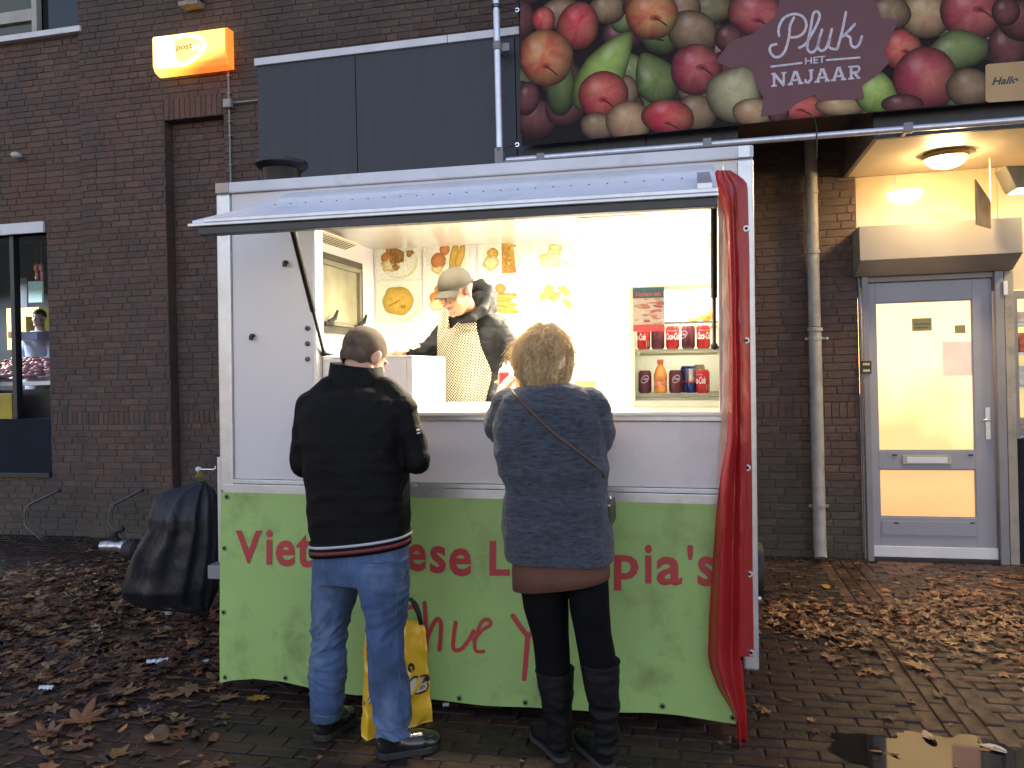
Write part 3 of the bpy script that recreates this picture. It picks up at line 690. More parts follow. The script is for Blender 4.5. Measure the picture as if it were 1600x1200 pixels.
fruits = [f for f in fruits if f[1]+f[3]*.9 < lowedge(f[0])+14]
for i in range(70):
    fruits.insert(0, (rs.uniform(40,1600), rs.uniform(0,400), rs.uniform(46,62), rs.uniform(40,58), rs.choice(['b','d','dg','d','dgp','d']), rs.uniform(-1,1)))
for i in range(46):
    fruits.insert(0, (rs.uniform(0,3400), rs.uniform(-420,-30), rs.uniform(50,85), rs.uniform(45,80), rs.choice(['r','r2','ry','b','g','dg','py','d']), rs.uniform(-1,1)))
    fruits.insert(0, (rs.uniform(1620,3400), rs.uniform(-30,300), rs.uniform(50,85), rs.uniform(45,80), rs.choice(['r','r2','ry','b','g','dg','py','d']), rs.uniform(-1,1)))
PALT = {'r':((.50,.025,.05),(.50,.15,.09)),'ry':((.52,.06,.05),(.56,.34,.11)),'r2':((.32,.025,.06),(.44,.13,.10)),'g':((.22,.34,.06),(.34,.44,.12)),'g2':((.30,.36,.12),(.45,.34,.16)),
 'dg':((.07,.11,.03),(.12,.15,.05)),'dgp':((.11,.16,.05),(.20,.24,.08)),'gp':((.14,.13,.06),(.2,.15,.07)),'b':((.20,.13,.07),(.30,.19,.11)),'d':((.10,.03,.03),(.16,.05,.05)),'py':((.42,.20,.12),(.42,.34,.16)),'yp':((.36,.33,.17),(.46,.40,.24))}
fp = MB(); lay = 0
def zlay():
    global lay; lay += 1; return .0010+.000013*lay
for (cx_,cy_,rx_,ry_,ty,an) in fruits:
    rx_ *= 1.1; ry_ *= 1.1
    c1, c2 = PALT[ty]; c1, c2 = [tuple(c*.95+.012 for c in q_) for q_ in (c1, c2)]; off = zlay(); n = 26; R_ = 7; vs = []; cs = []; pear = ty in ('g','dg','dgp','yp','gp')
    ca, sa = math.cos(an), math.sin(an); sd = rs.uniform(0,50)
    for j in range(R_+1):
        for k in range(n):
            t = 2*pi*k/n; r = j/R_; x = math.cos(t)*r; y_ = math.sin(t)*r
            if pear and y_ < 0: x *= 1-.42*(-y_)**1.0; y_ *= 1.18 if ty != 'g' else 1.0
            x *= 1+.03*math.sin(3*t+sd); X_, Y_ = x*rx_, y_*ry_
            u_, v_ = bz(cx_+X_*ca-Y_*sa*1), (cy_+X_*sa+Y_*ca)/1.951
            v_ = min(v_, 227-(u_-815)*.093); u_ = max(u_, 812.5)
            vs.append(bn(u_, v_, off))
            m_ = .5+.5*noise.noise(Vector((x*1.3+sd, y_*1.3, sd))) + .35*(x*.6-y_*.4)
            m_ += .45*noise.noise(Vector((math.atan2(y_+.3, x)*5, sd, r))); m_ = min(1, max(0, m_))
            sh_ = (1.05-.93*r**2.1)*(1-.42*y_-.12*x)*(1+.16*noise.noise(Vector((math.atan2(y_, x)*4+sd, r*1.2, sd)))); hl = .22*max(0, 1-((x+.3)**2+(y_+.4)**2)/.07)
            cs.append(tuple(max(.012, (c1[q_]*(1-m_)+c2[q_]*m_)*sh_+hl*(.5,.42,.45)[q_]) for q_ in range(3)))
    fs = [(i*n+k,(i+1)*n+k,(i+1)*n+(k+1)%n,i*n+(k+1)%n) for i in range(R_) for k in range(n)]
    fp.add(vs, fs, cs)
    if ty in ('r','r2','ry') and rs.random() < .8:      # dimple and stem
        dx_, dy_ = rs.uniform(-.15,.35), rs.uniform(-.2,.35); o2 = zlay(); vs = []; cs = []
        for j in range(4):
            for k in range(14):
                t = 2*pi*k/14; r = j/3*.2; vs.append(bn(bz(cx_+(dx_+r*math.cos(t)*1.2)*rx_), (cy_+(dy_+r*math.sin(t)*.7)*ry_)/1.951, o2))
                f_ = j/3; cs.append(tuple((.05,.035,.02)[q_]*(1-f_)+(c1[q_]*.85+c2[q_]*.15)*f_ for q_ in range(3)))
        fp.add(vs, [(i*14+k,(i+1)*14+k,(i+1)*14+(k+1)%14,i*14+(k+1)%14) for i in range(3) for k in range(14)], cs)
        fp.col = (.035,.022,.012); o3 = zlay()
        ribbon(fp, [(cx_+dx_*rx_, cy_+dy_*ry_),(cx_+(dx_+.2)*rx_, cy_+(dy_+.12)*ry_),(cx_+(dx_+.42)*rx_, cy_+(dy_+.3)*ry_)], 4.5, lambda p: bn(bz(p.x), p.y/1.951, o3)); fp.col = None
fp.col = (.035,.022,.012)
for st in ([(500,125),(480,120),(465,115)], [(1480,178),(1520,175)]): ribbon(fp, st, 6, lambda p: bn(bz(p.x), p.y/1.951, .0048))
fp.col = None
fp.build('fruit_print', VC, bn0, cols=True, recalc=False)
leaf = [(860,-140),(900,-60),(860,-10),(840,55),(770,108),(705,128),(660,190),(705,212),(750,204),(772,218),(785,268),(805,300),(797,358),(868,350),(900,322),(960,290),(972,310),(1040,306),(1112,302),(1104,262),(1150,232),(1190,190),(1172,160),(1200,100),(1218,62),(1165,56),(1147,8),(1120,-60),(1060,-40),(1000,-160),(940,-60)]
ct = sum(p[0] for p in leaf)/len(leaf), sum(p[1] for p in leaf)/len(leaf)
lf = MB(); off = .0078
vs = [bn(bz(ct[0]), ct[1]/1.951, off)]; vs += [bn(bz(a_), b_/1.951, off) for a_, b_ in leaf]
mid = [bn(bz((a_+ct[0])/2), (b_+ct[1])/2/1.951, off) for a_, b_ in leaf]; n = len(leaf)
lf.add([vs[0]]+mid+vs[1:], [(0,1+k,1+(k+1)%n) for k in range(n)]+[(1+k,1+n+k,1+n+(k+1)%n,1+(k+1)%n) for k in range(n)])
lf.build('leaf_print', mk('dark_red_leaf_print', (.105,.030,.036), .5, var=.08), bn0, recalc=False)
lt = MB(); fnp = lambda p: bn(1180+p.x/6.668, p.y/6.668, .0092)
for st in ([(245,385),(240,320),(262,250),(310,190),(400,158),(485,180),(528,250),(512,335),(450,390),(370,403)], [(400,195),(360,280),(348,400),(312,530),(262,595),(200,605),(152,550),(160,492),(215,472)],
  [(455,508),(520,470),(590,360),(650,240),(668,165),(640,128),(600,160),(575,300),(548,430),(540,520),(585,558),(635,515),(665,410),(692,320)], [(670,400),(650,500),(690,540),(745,490),(795,312)], [(775,400),(762,490),(800,518),(850,520)],
  [(942,135),(905,320),(852,520)], [(1035,258),(970,330),(908,388)], [(935,375),(985,400),(995,470),(1035,502),(1080,465),(1108,388)]): ribbon(lt, st, 27, fnp)
for st in ([(165,706),(480,667)], [(742,636),(1085,606)]): ribbon(lt, st, 20, fnp, n=1)
text_quad(lt, 'HET', (515,683,0), (727,660,0), (727,590,0), (515,612,0), fn=fnp, bold=.015)
def slab(x0, x1, strokes):                             # slab-serif capitals in a box sloping with the banner
    for (a_, b_, w_) in strokes:
        f_ = lambda q: (x0+(x1-x0)*q[0], 775-.0973*((x0+(x1-x0)*q[0])-165)+140*q[1])
        A_, B_ = f_(a_), f_(b_); d_ = Vector((B_[0]-A_[0], B_[1]-A_[1])).normalized(); n_ = Vector((-d_.y, d_.x))*w_/2
        lt.add([fnp(Vector((A_[0]+n_.x, A_[1]+n_.y,0))), fnp(Vector((B_[0]+n_.x, B_[1]+n_.y,0))), fnp(Vector((B_[0]-n_.x, B_[1]-n_.y,0))), fnp(Vector((A_[0]-n_.x, A_[1]-n_.y,0)))], [(0,1,2,3)])
A_l = [((.16,1),(.47,0),26),((.84,1),(.53,0),30),((.25,.68),(.75,.68),20),((0,.95),(.34,.95),20),((.66,.95),(1,.95),20),((.36,.06),(.6,.06),18)]
slab(165,322, [((.18,1),(.18,0),26),((.82,1),(.82,0),24),((.14,0),(.84,1),30),((0,.95),(.36,.95),18),((0,.06),(.28,.06),18),((.66,.06),(1,.06),18)])
slab(335,497, A_l); slab(615,775, A_l); slab(785,945, A_l)
slab(510,605, [((.72,0),(.72,.75),28),((.74,.68),(.4,.98),26),((.5,.95),(.1,.9),24),((.12,.98),(.1,.66),22),((.45,.06),(1,.06),18)])
slab(965,1092, [((.24,0),(.24,1),28),((.2,.07),(.78,.07),22),((.75,.03),(.95,.25),22),((.95,.22),(.8,.5),22),((.85,.5),(.24,.52),22),((.5,.52),(.86,1),28),((0,.95),(.48,.95),18),((.74,.95),(1,.95),18),((0,.06),(.3,.06),18)])
lt.build('banner_lettering', mk('chalky_white_print', (.50,.46,.52), .6, var=.25, vscale=60), bn0, recalc=False)
tg = MB(); pts = [(1540,103),(1543,100),(1700,87),(1700,150),(1545,160),(1540,157)]
tg.add([bn(u_, v_, .0085) for u_, v_ in pts], [tuple(range(6))]); tg.build('yellow_tag', mk('ochre_tag_print', (.38,.24,.10), .5, var=.08), bn0, recalc=False)
tg = MB(); text_quad(tg, 'Hallo', (1550,133,0), (1591,130,0), (1592,118,0), (1551,121,0), fn=lambda p: bn(p.x, p.y, .0100), bold=.03, shear=.25)
text_quad(tg, 'Jumbo', (1596,129.5,0), (1645,126,0), (1645,114,0), (1597,117.5,0), fn=lambda p: bn(p.x, p.y, .0075), bold=.03, shear=.25) if False else None
tg.build('tag_lettering', M['black_metal'], bn0, recalc=False)
for (u_,v_) in ((808,15.5),(808,226)):
    p = W(u_,v_,BYn-.02); q = MB(); q.lathe([(.009,-.002),(.016,-.002),(.016,.002),(.009,.002),(.009,-.002)], (p.x,p.y,p.z), axis='-y', n=16); q.build('eyelet', M['chrome'], bn0)
    q = MB(); q.tube([(p.x,p.y,p.z),(vx+.03,PY-.02,p.z+(.02 if v_ < 100 else -.03))], .004, n=6)
    for dz_ in (0, .016): q.tube([(vx+.03*math.cos(t*pi/6),PY+.03*math.sin(t*pi/6),p.z+(.025 if v_ < 100 else -.04)+dz_) for t in range(13)], .004, n=6)
    q.build('tie_cord', M['black_rubber'], bn0)
p = W(1273,186,BYn-.02); q = MB(); q.tube([(p.x,BYn-.02,p.z),(p.x+.005,PY-.03,W(1273,205,PY).z),(p.x,PY-.03,W(1273,250,PY).z)], .004, n=6); q.build('tie_cord', M['black_rubber'], bn0)
# ================================================================== things on the left wall
sy = 6.66
sg = empty('post_sign', (W(300,80,sy).x, sy, W(300,110,sy).z), 'lit yellow and orange post sign on the brick wall', 'sign')
sx0_, sx1_ = W(238,85,sy).x, W(351,75,sy).x; sz1, sz0 = W(295,49,sy).z, W(300,108.5,sy).z
prof = [(sy+.12,sz1),(sy+.02,sz1),(sy,sz1-.02),(sy,sz0+.07),(sy+.03,sz0+.02),(sy+.09,sz0),(sy+.12,sz0)]
m, N, L, B = new_mat('lit_orange_signbox'); tc = N.new('ShaderNodeTexCoord'); sp = N.new('ShaderNodeSeparateXYZ'); L.new(tc.outputs['Generated'], sp.inputs[0])
a_ = N.new('ShaderNodeMath'); a_.operation = 'MULTIPLY_ADD'; a_.inputs[1].default_value = -.55; L.new(sp.outputs[0], a_.inputs[0]); L.new(sp.outputs[2], a_.inputs[2])
rp_ = N.new('ShaderNodeValToRGB'); e = rp_.color_ramp.elements; e[0].position = 0; e[0].color = (.9,.12,.02,1); e[1].position = .14; e[1].color = (1,.42,.05,1)
e2 = rp_.color_ramp.elements.new(.32); e2.color = (1,.66,.17,1); ad = N.new('ShaderNodeMath'); ad.operation = 'ADD'; ad.inputs[1].default_value = .30; L.new(a_.outputs[0], ad.inputs[0]); L.new(ad.outputs[0], rp_.inputs[0])
L.new(rp_.outputs[0], B.inputs['Emission Color']); B.inputs['Emission Strength'].default_value = 1.9*KE; B.inputs['Base Color'].default_value = (.8,.3,.05,1); B.inputs['Roughness'].default_value = .3
q = MB(); q.prism([(sx0_,y_,z_) for y_,z_ in prof], (sx1_-sx0_,0,0)); q.build('lightbox', m, sg, bevel=.01)
q = MB(); q.prism([(sx1_+.002,y_,z_) for y_,z_ in prof], (.02,0,0)); q.build('end_cap', mk('lit_orange_cap', (.8,.3,.05), .4, emit=(1,.27,.03), estr=1.0), sg, bevel=.004)
def sgn(u_,v_,o_): p = W(u_,v_,sy-o_); return p
q = MB(); q.add([sgn(u_,v_,.003) for u_,v_ in ((240,58),(272,55),(272,72),(275,90),(281,104),(247,107),(241,102),(239.5,80))], [tuple(range(8))]); q.build('glare_patch', mk('glare_white', (.9,.9,.85), .4, emit=(1,.96,.86), estr=2.2), sg, recalc=False)  # blown-out left end of the lit sign, put in as a glowing patch
q = MB(); ribbon(q, [(276,58),(290,55),(306,57),(317,64),(319,73),(312,84),(300,94),(288,100),(280,101)], 6.5, lambda p: sgn(p.x,p.y,.005)); q.build('logo_ring', mk('lit_logo_white', (.9,.9,.8), .4, emit=(1,.93,.7), estr=1.8), sg, recalc=False)
q = MB(); q.add([sgn(u_,v_,.006) for u_,v_ in ((301,69),(312,67),(313,77),(301,79))], [(0,1,2,3)]); q.build('logo_patch', mk('lit_logo_patch', (.9,.9,.7), .4, emit=(1,.9,.6), estr=1.5), sg, recalc=False)
q = MB(); text_quad(q, 'post', (275.5,82,0),(300,78,0),(300,67.5,0),(275.5,71,0), fn=lambda p: sgn(p.x,p.y,.008), bold=.008); q.build('lettering', mk('sign_lettering', (.05,.03,.05), .5), sg, recalc=False)
cd = empty('wall_conduit', (W(358,165,6.8).x, 6.8, 2.4), 'thin grey conduit and junction box below the post sign', 'conduit')
cx_ = W(358,165,6.80).x; jz = W(358,163,6.8).z
q = MB(); q.tube([(cx_,6.80,W(357,106,6.8).z),(cx_,6.80,jz)], .009, n=8); q.build('conduit_pipe', M['zinc'], cd, smooth=50)
q = MB(); q.tube([(cx_,6.80,jz),(cx_,6.80,1.6)], .009, n=8); q.build('conduit_pipe', M['zinc'], cd, smooth=50)
q = MB(); q.tube([(cx_,6.80,jz+.01),(xs[0]+.3,6.80,jz+.01)], .008, n=8); q.build('conduit_pipe', M['zinc'], cd, smooth=50)
q = MB(); q.box(cx_-.042,cx_+.042,6.755,6.815,jz-.042,jz+.042); q.build('junction_box', M['zinc'], cd, bevel=.012)
for v in (118,146,190,212,258): z_ = W(358,v,6.8).z; q = MB(); q.box(cx_-.016,cx_+.02,6.79,6.83,z_-.005,z_+.005); q.build('clip', M['zinc'], cd)
p = W(26,243,6.80); q = MB(); q.ball(p, (.05,.06,.035), rot=Matrix.Rotation(.15,3,'Y')); o = q.build('wall_lamp', mk('dull_white_plastic', (.42,.41,.42), .5), org=p, smooth=True); tag(o, 'small pale oval fitting on the brick wall above the butcher window', 'fitting')
p = W(295,6,6.72); t = empty('wall_bracket', p, 'small metal bracket at the top of the brick wall above the post sign', 'bracket')
q = MB(); q.box(p.x-.10,p.x+.10,6.70,6.82,p.z-.012,p.z+.03); q.box(p.x-.1,p.x-.04,6.68,6.82,p.z+.031,p.z+.2); q.build('plate', mk('rusty_pale_metal', (.30,.27,.24), .5, dirt=((.12,.06,.03), 10, .5, .7)), t, bevel=.004)
q = MB(); q.box(p.x+.0,p.x+.09,6.67,6.81,p.z+.032,p.z+.2); q.build('housing', M['black_metal'], t, bevel=.004)
# bent steel bicycle hooks
for i, (uu, lab) in enumerate(((40,'bent steel bicycle rack hook under the butcher window'),(172,'bent steel bicycle rack hook beside the hanging rubbish bag'))):
    f_ = lambda du, v: W(uu+du, v, 6.55)
    t = empty('bicycle_hook', (f_(0,840).x, 6.55, 0), lab, 'bicycle rack', 'bicycle hooks along the brick wall')
    q = MB()
    for dy_ in (0, .035): q.tube([f_(26,771)+Vector((0,.2+dy_,0)), f_(2,790)+Vector((0,dy_,0)), f_(-1,800)+Vector((0,dy_,0)), f_(-2,818)+Vector((0,dy_,0)), f_(4,826)+Vector((0,dy_,0)), f_(22,838)+Vector((0,dy_,-.02)), Vector((f_(24,845).x,6.6+dy_,-.004))], .009, n=8)
    q.build('bent_bar', mk('dull_steel_bar', (.12,.11,.11), .45, metal=.5), t, smooth=50)
    q = MB(); q.ball(f_(26,771)+Vector((0,.217,0)), .018, n=8, m=6); q.build('bar_knob', M['black_rubber'], t, smooth=True)
# ================================================================== food trailer (own frame: x along the front, y into it)
F0 = 3.55
tr = bpy.data.objects.new('food_trailer', None); COL.objects.link(tr); tr.matrix_world = TM; ORG[tr.name] = Vector((0,0,0)); tr.empty_display_size = .1
tag(tr, 'white street food trailer with raised serving flap and lit interior', 'food trailer')
XL, XRr = V(344,600,F0).x, V(1181,600,F0).x
ZT1, ZT0 = (V(342,287,F0).z+V(1177,228,F0).z)/2, (V(342,303,F0).z+V(1177,249,F0).z)/2
ZRB = (V(365,753,F0).z+V(1120,768,F0).z)/2          # foot of the white panels
ZOB = V(740,648,F0).z; ZOT = V(1122,292,F0).z+.03     # serving opening
XO0, XO1 = V(496,560,F0).x, V(1123,500,F0).x
xl2, xr2 = V(365,600,F0).x, V(1156,600,F0).x
D_ = 1.86
def part(fn, name, m, par=tr, **k): q = MB(); fn(q); return q.build(name, m, par, **k)
part(lambda q: q.box(XL, xl2, -.015, .06, ZRB-.05, ZT0-.001), 'corner_post', M['alu'], bevel=.01)
part(lambda q: q.box(xr2, XRr, -.015, .06, .28, ZT0-.001), 'corner_post', M['alu'], bevel=.01)
part(lambda q: q.box(XL-.0, XRr, -.02, .06, ZT0, ZT1), 'roof_rail', M['white_trim'], bevel=.008)
part(lambda q: q.box(xr2+.004, xr2+.05, -.024, -.0205, ZT0+.003, ZT1-.003), 'rail_corner', M['alu'])
part(lambda q: q.box(XL+.003, xl2, -.024, -.0205, ZT0+.003, ZT1-.003), 'rail_corner', mk('dull_rail_corner', (.45,.38,.33), .5))
part(lambda q: q.box(xl2+.001, XO0-.02, 0, .035, ZRB+.015, ZT0-.002), 'front_panel', M['white_panel'], bevel=.002)
part(lambda q: q.box(XO0-.018, XO0, -.006, .07, ZOB, ZOT), 'opening_frame', M['alu'], bevel=.003)
part(lambda q: q.box(XO1, XO1+.025, -.008, .07, ZOB, ZOT), 'opening_frame', mk('pinkish_frame_paint', (.45,.36,.35), .4), bevel=.003)
part(lambda q: q.box(XO1+.027, xr2-.001, 0, .035, ZOB, ZT0-.002), 'front_panel', M['white_panel'])
part(lambda q: q.box(XO0-.018, XO1+.025, 0, .035, ZOT+.001, ZT0-.002), 'header_panel', M['white_panel'])
part(lambda q: q.box(XO0-.018, xr2-.001, 0.0, .035, ZRB+.015, ZOB-.03), 'front_panel', M['white_panel'], bevel=.002)
part(lambda q: q.box(XO0-.018, xr2-.001, -.012, .05, ZOB-.028, ZOB-.002), 'sill_trim', M['alu'], bevel=.004)
part(lambda q: (q.box(XL+.02, xr2-.001, -.012, .03, ZRB-.008, ZRB+.013), q.box(XL+.02, xr2-.001, -.02, .03, ZRB-.055, ZRB-.01)), 'base_rail', M['alu'], bevel=.003)
XI0, XI1 = XL+.045, XRr-.045
ZF = .50
part(lambda q: q.box(XL, XI0, .062, D_, .30, ZT0), 'side_wall', M['white_panel'])
part(lambda q: q.box(XI1, XRr, .062, D_, .30, ZT0), 'side_wall', M['white_panel'])
part(lambda q: q.box(XL, XRr, D_+.001, D_+.04, .30, ZT0), 'back_wall', M['white_panel'])
part(lambda q: q.box(XI0, XI1, .036, D_, ZF-.05, ZF), 'floor', M['frame_grey'])
part(lambda q: q.box(XL, XRr, .061, D_+.04, ZT0+.001, ZT1-.004), 'roof', M['white_trim'], bevel=.01)
part(lambda q: q.box(XI0, XI1, .061, D_, ZT0-.008, ZT0-.0), 'ceiling', mk('glossy_white_ceiling', (.62,.60,.56), .16, var=.03, coat=.3))
part(lambda q: (q.box(XL+.05, XRr-.05, .05, .10, .30, ZRB-.056), q.box(XL+.1, XRr-.1, .3, .36, .33, .44), q.box(XL+.1, XRr-.1, 1.6, 1.66, .33, .44)), 'chassis', M['black_metal'])
# serving flap --------------------------------------------------------------------------
h0, h1 = V(447,321,F0), V(1113,268,F0); f0, f1 = V(300,353,2.9), V(1122,302,2.9)
zh = (h0.z+h1.z)/2; zf = (f0.z+f1.z)/2; xf0, xf1 = f0.x, f1.x; yf = f0.y
def flap(q, z0, z1, ya=0.0, yb=1.0, x0=xf0, x1=xf1):
    A_ = [Vector((x0, yf*t, zh+(zf-zh)*t)) for t in (ya, yb)]; up = Vector((0, (zh-zf)*-.0, 1))
    q.prism([A_[0]+up*z0, A_[1]+up*z0, A_[1]+up*z1, A_[0]+up*z1], (x1-x0,0,0))
xa = h0.x-.02
def flapsheet(q):                                   # the panel narrows towards the hinge on the left
    v_ = [(xa,0,zh),(h1.x+.01,0,zh),(xf1,yf,zf),(xf0,yf,zf)]
    q.add([(x,y,z-.004) for x,y,z in v_]+[(x,y,z+.018) for x,y,z in v_], [(0,1,2,3)[::-1],(4,5,6,7),(0,1,5,4),(1,2,6,5),(2,3,7,6),(3,0,4,7)])
fl = part(flapsheet, 'serving_flap', mk('flap_white_sheet', (.80,.81,.86), .33, var=.05, vscale=3, dirt=((.45,.46,.5), 5, .55, .9), bump=.03, bscale=6), bevel=.003)
part(lambda q: (q.box(xf0+.07, xf1, yf-.022, yf+.03, zf+.003, zf+.02), q.box(xf0+.0, xf1, yf-.03, yf+.02, zf-.012, zf+.0015)), 'front_trim', M['alu'], fl, bevel=.003)
part(lambda q: q.box(xf0+.04, xf1-.002, yf-.018, yf+.03, zf-.045, zf-.013), 'rubber_edge', mk('dark_flap_edge', (.05,.05,.052), .5), fl, bevel=.004)
part(lambda q: [q.prism([(x_, yf+.03, zf-.045), (x_, -.01, zh-.035), (x_, -.01, zh-.006), (x_, yf+.03, zf-.006)], (.03,0,0)) for x_ in (xa+.06, xf1-.035)], 'side_frame', M['black_metal'], fl)
hs = V(560,319,3.38)
part(lambda q: q.prism([(xa+.02,-.001,zh+.045),(xa+.02,-.08,zh+.002),(xa+.02,-.085,zh-.012),(xa+.02,-.001,zh+.012)], (h1.x-xa-.02,0,0)), 'hinge_cover', M['white_trim'], fl, bevel=.003)
def rivets(q):
    for k in range(26):
        x_ = xa+.1+k*(h1.x-xa-.15)/25; t = .38; q.lathe([(.005,0),(.004,.003),(0.0001,.004)], (x_, yf*t, zh+(zf-zh)*t+.018), n=6)
part(rivets, 'rivets', M['frame_grey'], fl)
part(lambda q: q.prism([(xf1-.07,yf*.42,zh+(zf-zh)*.42+.018),(xf1-.02,yf*.42,zh+(zf-zh)*.42+.018),(xf1-.02,yf*.98,zf+.02),(xf1-.07,yf*.98,zf+.02)],(0,0,.025)), 'clamp_strip', M['alu'], fl)
for (u,v) in ((370,357),(1078,312)):
    p = V(u, v, 2.95); q = MB()
    q.tube([p+Vector((-.045,0,.02)), p+Vector((-.02,0,-.012)), p+Vector((.0,0,-.02)), p+Vector((.03,0,-.012)), p+Vector((.035,0,.02))], .005, n=6); q.box(p.x-.02 if u < 500 else p.x+.02, p.x+.06 if u < 500 else p.x+.1, p.y-.015, p.y+.015, p.z+.006, p.z+.022); q.build('flap_lock', M['black_metal'], fl)
for i, (a_, b_, c_) in enumerate((((457,357,3.02),(487,470,3.38),(506,552,3.60)), ((1115,312,3.0),(1115,430,3.36),(1116,541,3.57)))):
    A_, B_, C_ = V(*a_), V(*b_), V(*c_); s_ = part(lambda q: q.tube([A_, A_.lerp(C_, .62)], .0135, n=12), 'gas_strut', M['black_metal'], smooth=50)
    part(lambda q: q.tube([A_.lerp(C_, .60), C_], .008, n=10), 'strut_rod', M['black_metal'] if i == 0 else mk('bronze_rod', (.10,.07,.05), .4, metal=.6), s_, smooth=50)
    part(lambda q: (q.ball(C_, .016), q.box(C_.x-.012, C_.x+.035 if i == 0 else C_.x+.02, C_.y-.01, C_.y+.03, C_.z-.012, C_.z)), 'strut_end', M['black_metal'], s_)
# fittings on the panels
for (u, v) in ((445,409),(393,524)):
    p = V(u,v,F0-.02); part(lambda q: (q.lathe([(.009,0),(.009,.02),(0.001,.022)], (p.x,.0,p.z), axis='-y', n=10), q.box(p.x-.008,p.x+.005,-.03,-.012,p.z-.024,p.z)), 'panel_catch', M['black_metal'])
for v in (513,537,561):
    p = V(481,v,F0); part(lambda q: q.lathe([(.0125,0),(.012,.008),(.006,.013),(0.0001,.014)], (p.x,0,p.z), axis='-y', n=14), 'bolt_head', mk('grey_bolt', (.10,.10,.11), .45, metal=.4), smooth=40)
p = V(1104,762,F0); part(lambda q: q.lathe([(.012,0),(.011,.01),(0.0001,.012)], (V(650,761,F0).x,-.012,V(650,759,F0).z), axis='-y', n=10), 'bolt_head', M['alu'])
# roof vent
p = V(440,262,4.1); zr = ZT1; hv = V(440,251,4.1).z-ZT1
vt = part(lambda q: q.lathe([(.105,0),(.105,hv-.06),(.11,hv-.05)], (p.x,p.y,zr), n=28), 'roof_vent', M['black_metal'], smooth=40)
part(lambda q: q.lathe([(.10,hv-.055),(.125,hv-.05),(.145,hv-.03),(.145,hv-.012),(.08,hv),(0.0001,hv+.004)], (p.x,p.y,zr), n=32), 'vent_cap', M['black_metal'], vt, smooth=40)
part(lambda q: q.box(p.x-.11,p.x-.08,p.y-.135,p.y-.125,zr,zr+.05), 'vent_strap', M['alu'], vt)
# left side: side rail, outrigger, drawbar with coupling
x_ = V(340,800,F0).x
part(lambda q: q.box(x_, XL-.001, .0, .05, V(340,878,F0).z, V(340,714,F0).z), 'side_rail', M['alu'], bevel=.003)
p0, p1 = V(325,883,F0), V(346,905,F0); part(lambda q: q.box(p0.x, p1.x+.04, -.005, .2, p1.z, p0.z), 'outrigger', M['frame_grey'], bevel=.004)
hk = part(lambda q: q.box(V(329,720,F0).x, V(339.5,720,F0).x, -.0, .05, V(330,728,F0).z, V(330,712,F0).z), 'bag_hook', M['black_metal'], bevel=.004)
hp0, hp1 = V(334,726,F0), V(306,734,F0)
part(lambda q: q.tube([hp0+Vector((0,.02,0)), V(334,733,F0)+Vector((0,.02,0)), V(330,734.5,F0)+Vector((0,.02,0)), hp1+Vector((0,.02,0))], .006, n=8), 'hook_rod', M['chrome'], hk, smooth=50)
part(lambda q: q.ball(hp1+Vector((0,.02,0)), .014), 'hook_tip', M['white_trim'], hk, smooth=True)
DYY = 4.55
c0 = V(203,858,DYY)
db = part(lambda q: (q.box(c0.x-.02, XL-.0, c0.y-.04, c0.y+.04, c0.z-.05, c0.z+.04), q.box(XL-.3, XL, c0.y-.5, c0.y+.5, c0.z-.05, c0.z+.0)), 'drawbar', M['black_metal'], bevel=.008)
part(lambda q: q.lathe([(.05,-.05),(.062,-.03),(.062,.03),(.04,.05)], (c0.x+.03,c0.y-.02,c0.z), axis='x', n=20), 'drawbar_sleeve', M['black_rubber'], db, smooth=40)
a_, b_ = V(160,853,DYY), V(190,853,DYY)
part(lambda q: (q.tube([a_, b_], .036, n=16), q.tube([b_, c0], .045, n=16)), 'coupling', mk('worn_coupling_metal', (.5,.5,.5), .3, metal=.9, var=.3, vscale=30), db, smooth=40)
part(lambda q: (q.tube([V(186,846,DYY), V(178,838,DYY), V(181,830,DYY), V(193,826,DYY)], [.016,.02,.022,.016], n=10), q.ball(V(177,836,DYY), .03)), 'coupling_lever', M['black_rubber'], db, smooth=True)
part(lambda q: q.tube([V(186,830,DYY), V(194,840,DYY), V(203,852,DYY)], .005, n=6), 'coupling_cable', M['black_rubber'], db)
part(lambda q: q.tube([Vector((c0.x+.25,c0.y+.05,-.0)), Vector((c0.x+.25,c0.y+.05,.5))], .025, n=12), 'jockey_leg', M['zinc'], db)
# right side: wheel with orange reflector, door handle
w0 = V(1183,890,4.55); wr = .15
wh = part(lambda q: q.lathe([(.06,0),(wr*.93,0),(wr,.015),(wr,.075),(wr*.93,.09),(.06,.09)], (XRr+.004,w0.y,w0.z), axis='x', n=32), 'wheel', M['black_rubber'], smooth=40)
part(lambda q: q.lathe([(.0001,.092),(.075,.094),(.085,.086)], (XRr+.004,w0.y,w0.z), axis='x', n=24), 'rim', mk('orange_reflector', (.75,.12,.02), .35), wh, smooth=40)
part(lambda q: (q.tube([(XRr+.05,w0.y,w0.z),(XRr-.2,w0.y,w0.z)], .02, n=10)), 'axle', M['black_metal'])
hh = V(1180,566,3.95)
part(lambda q: q.lathe([(.0001,.025),(.03,.022),(.042,.01),(.045,0)], (XRr+.001,hh.y,hh.z), axis='x', n=22), 'door_lock', M['chrome'], smooth=50)
pp = V(1184,935,3.6); part(lambda q: q.lathe([(.010,0),(.010,.014),(.0001,.018)], (XRr+.0,pp.y,pp.z), axis='x', n=10), 'side_bolt', M['alu'])
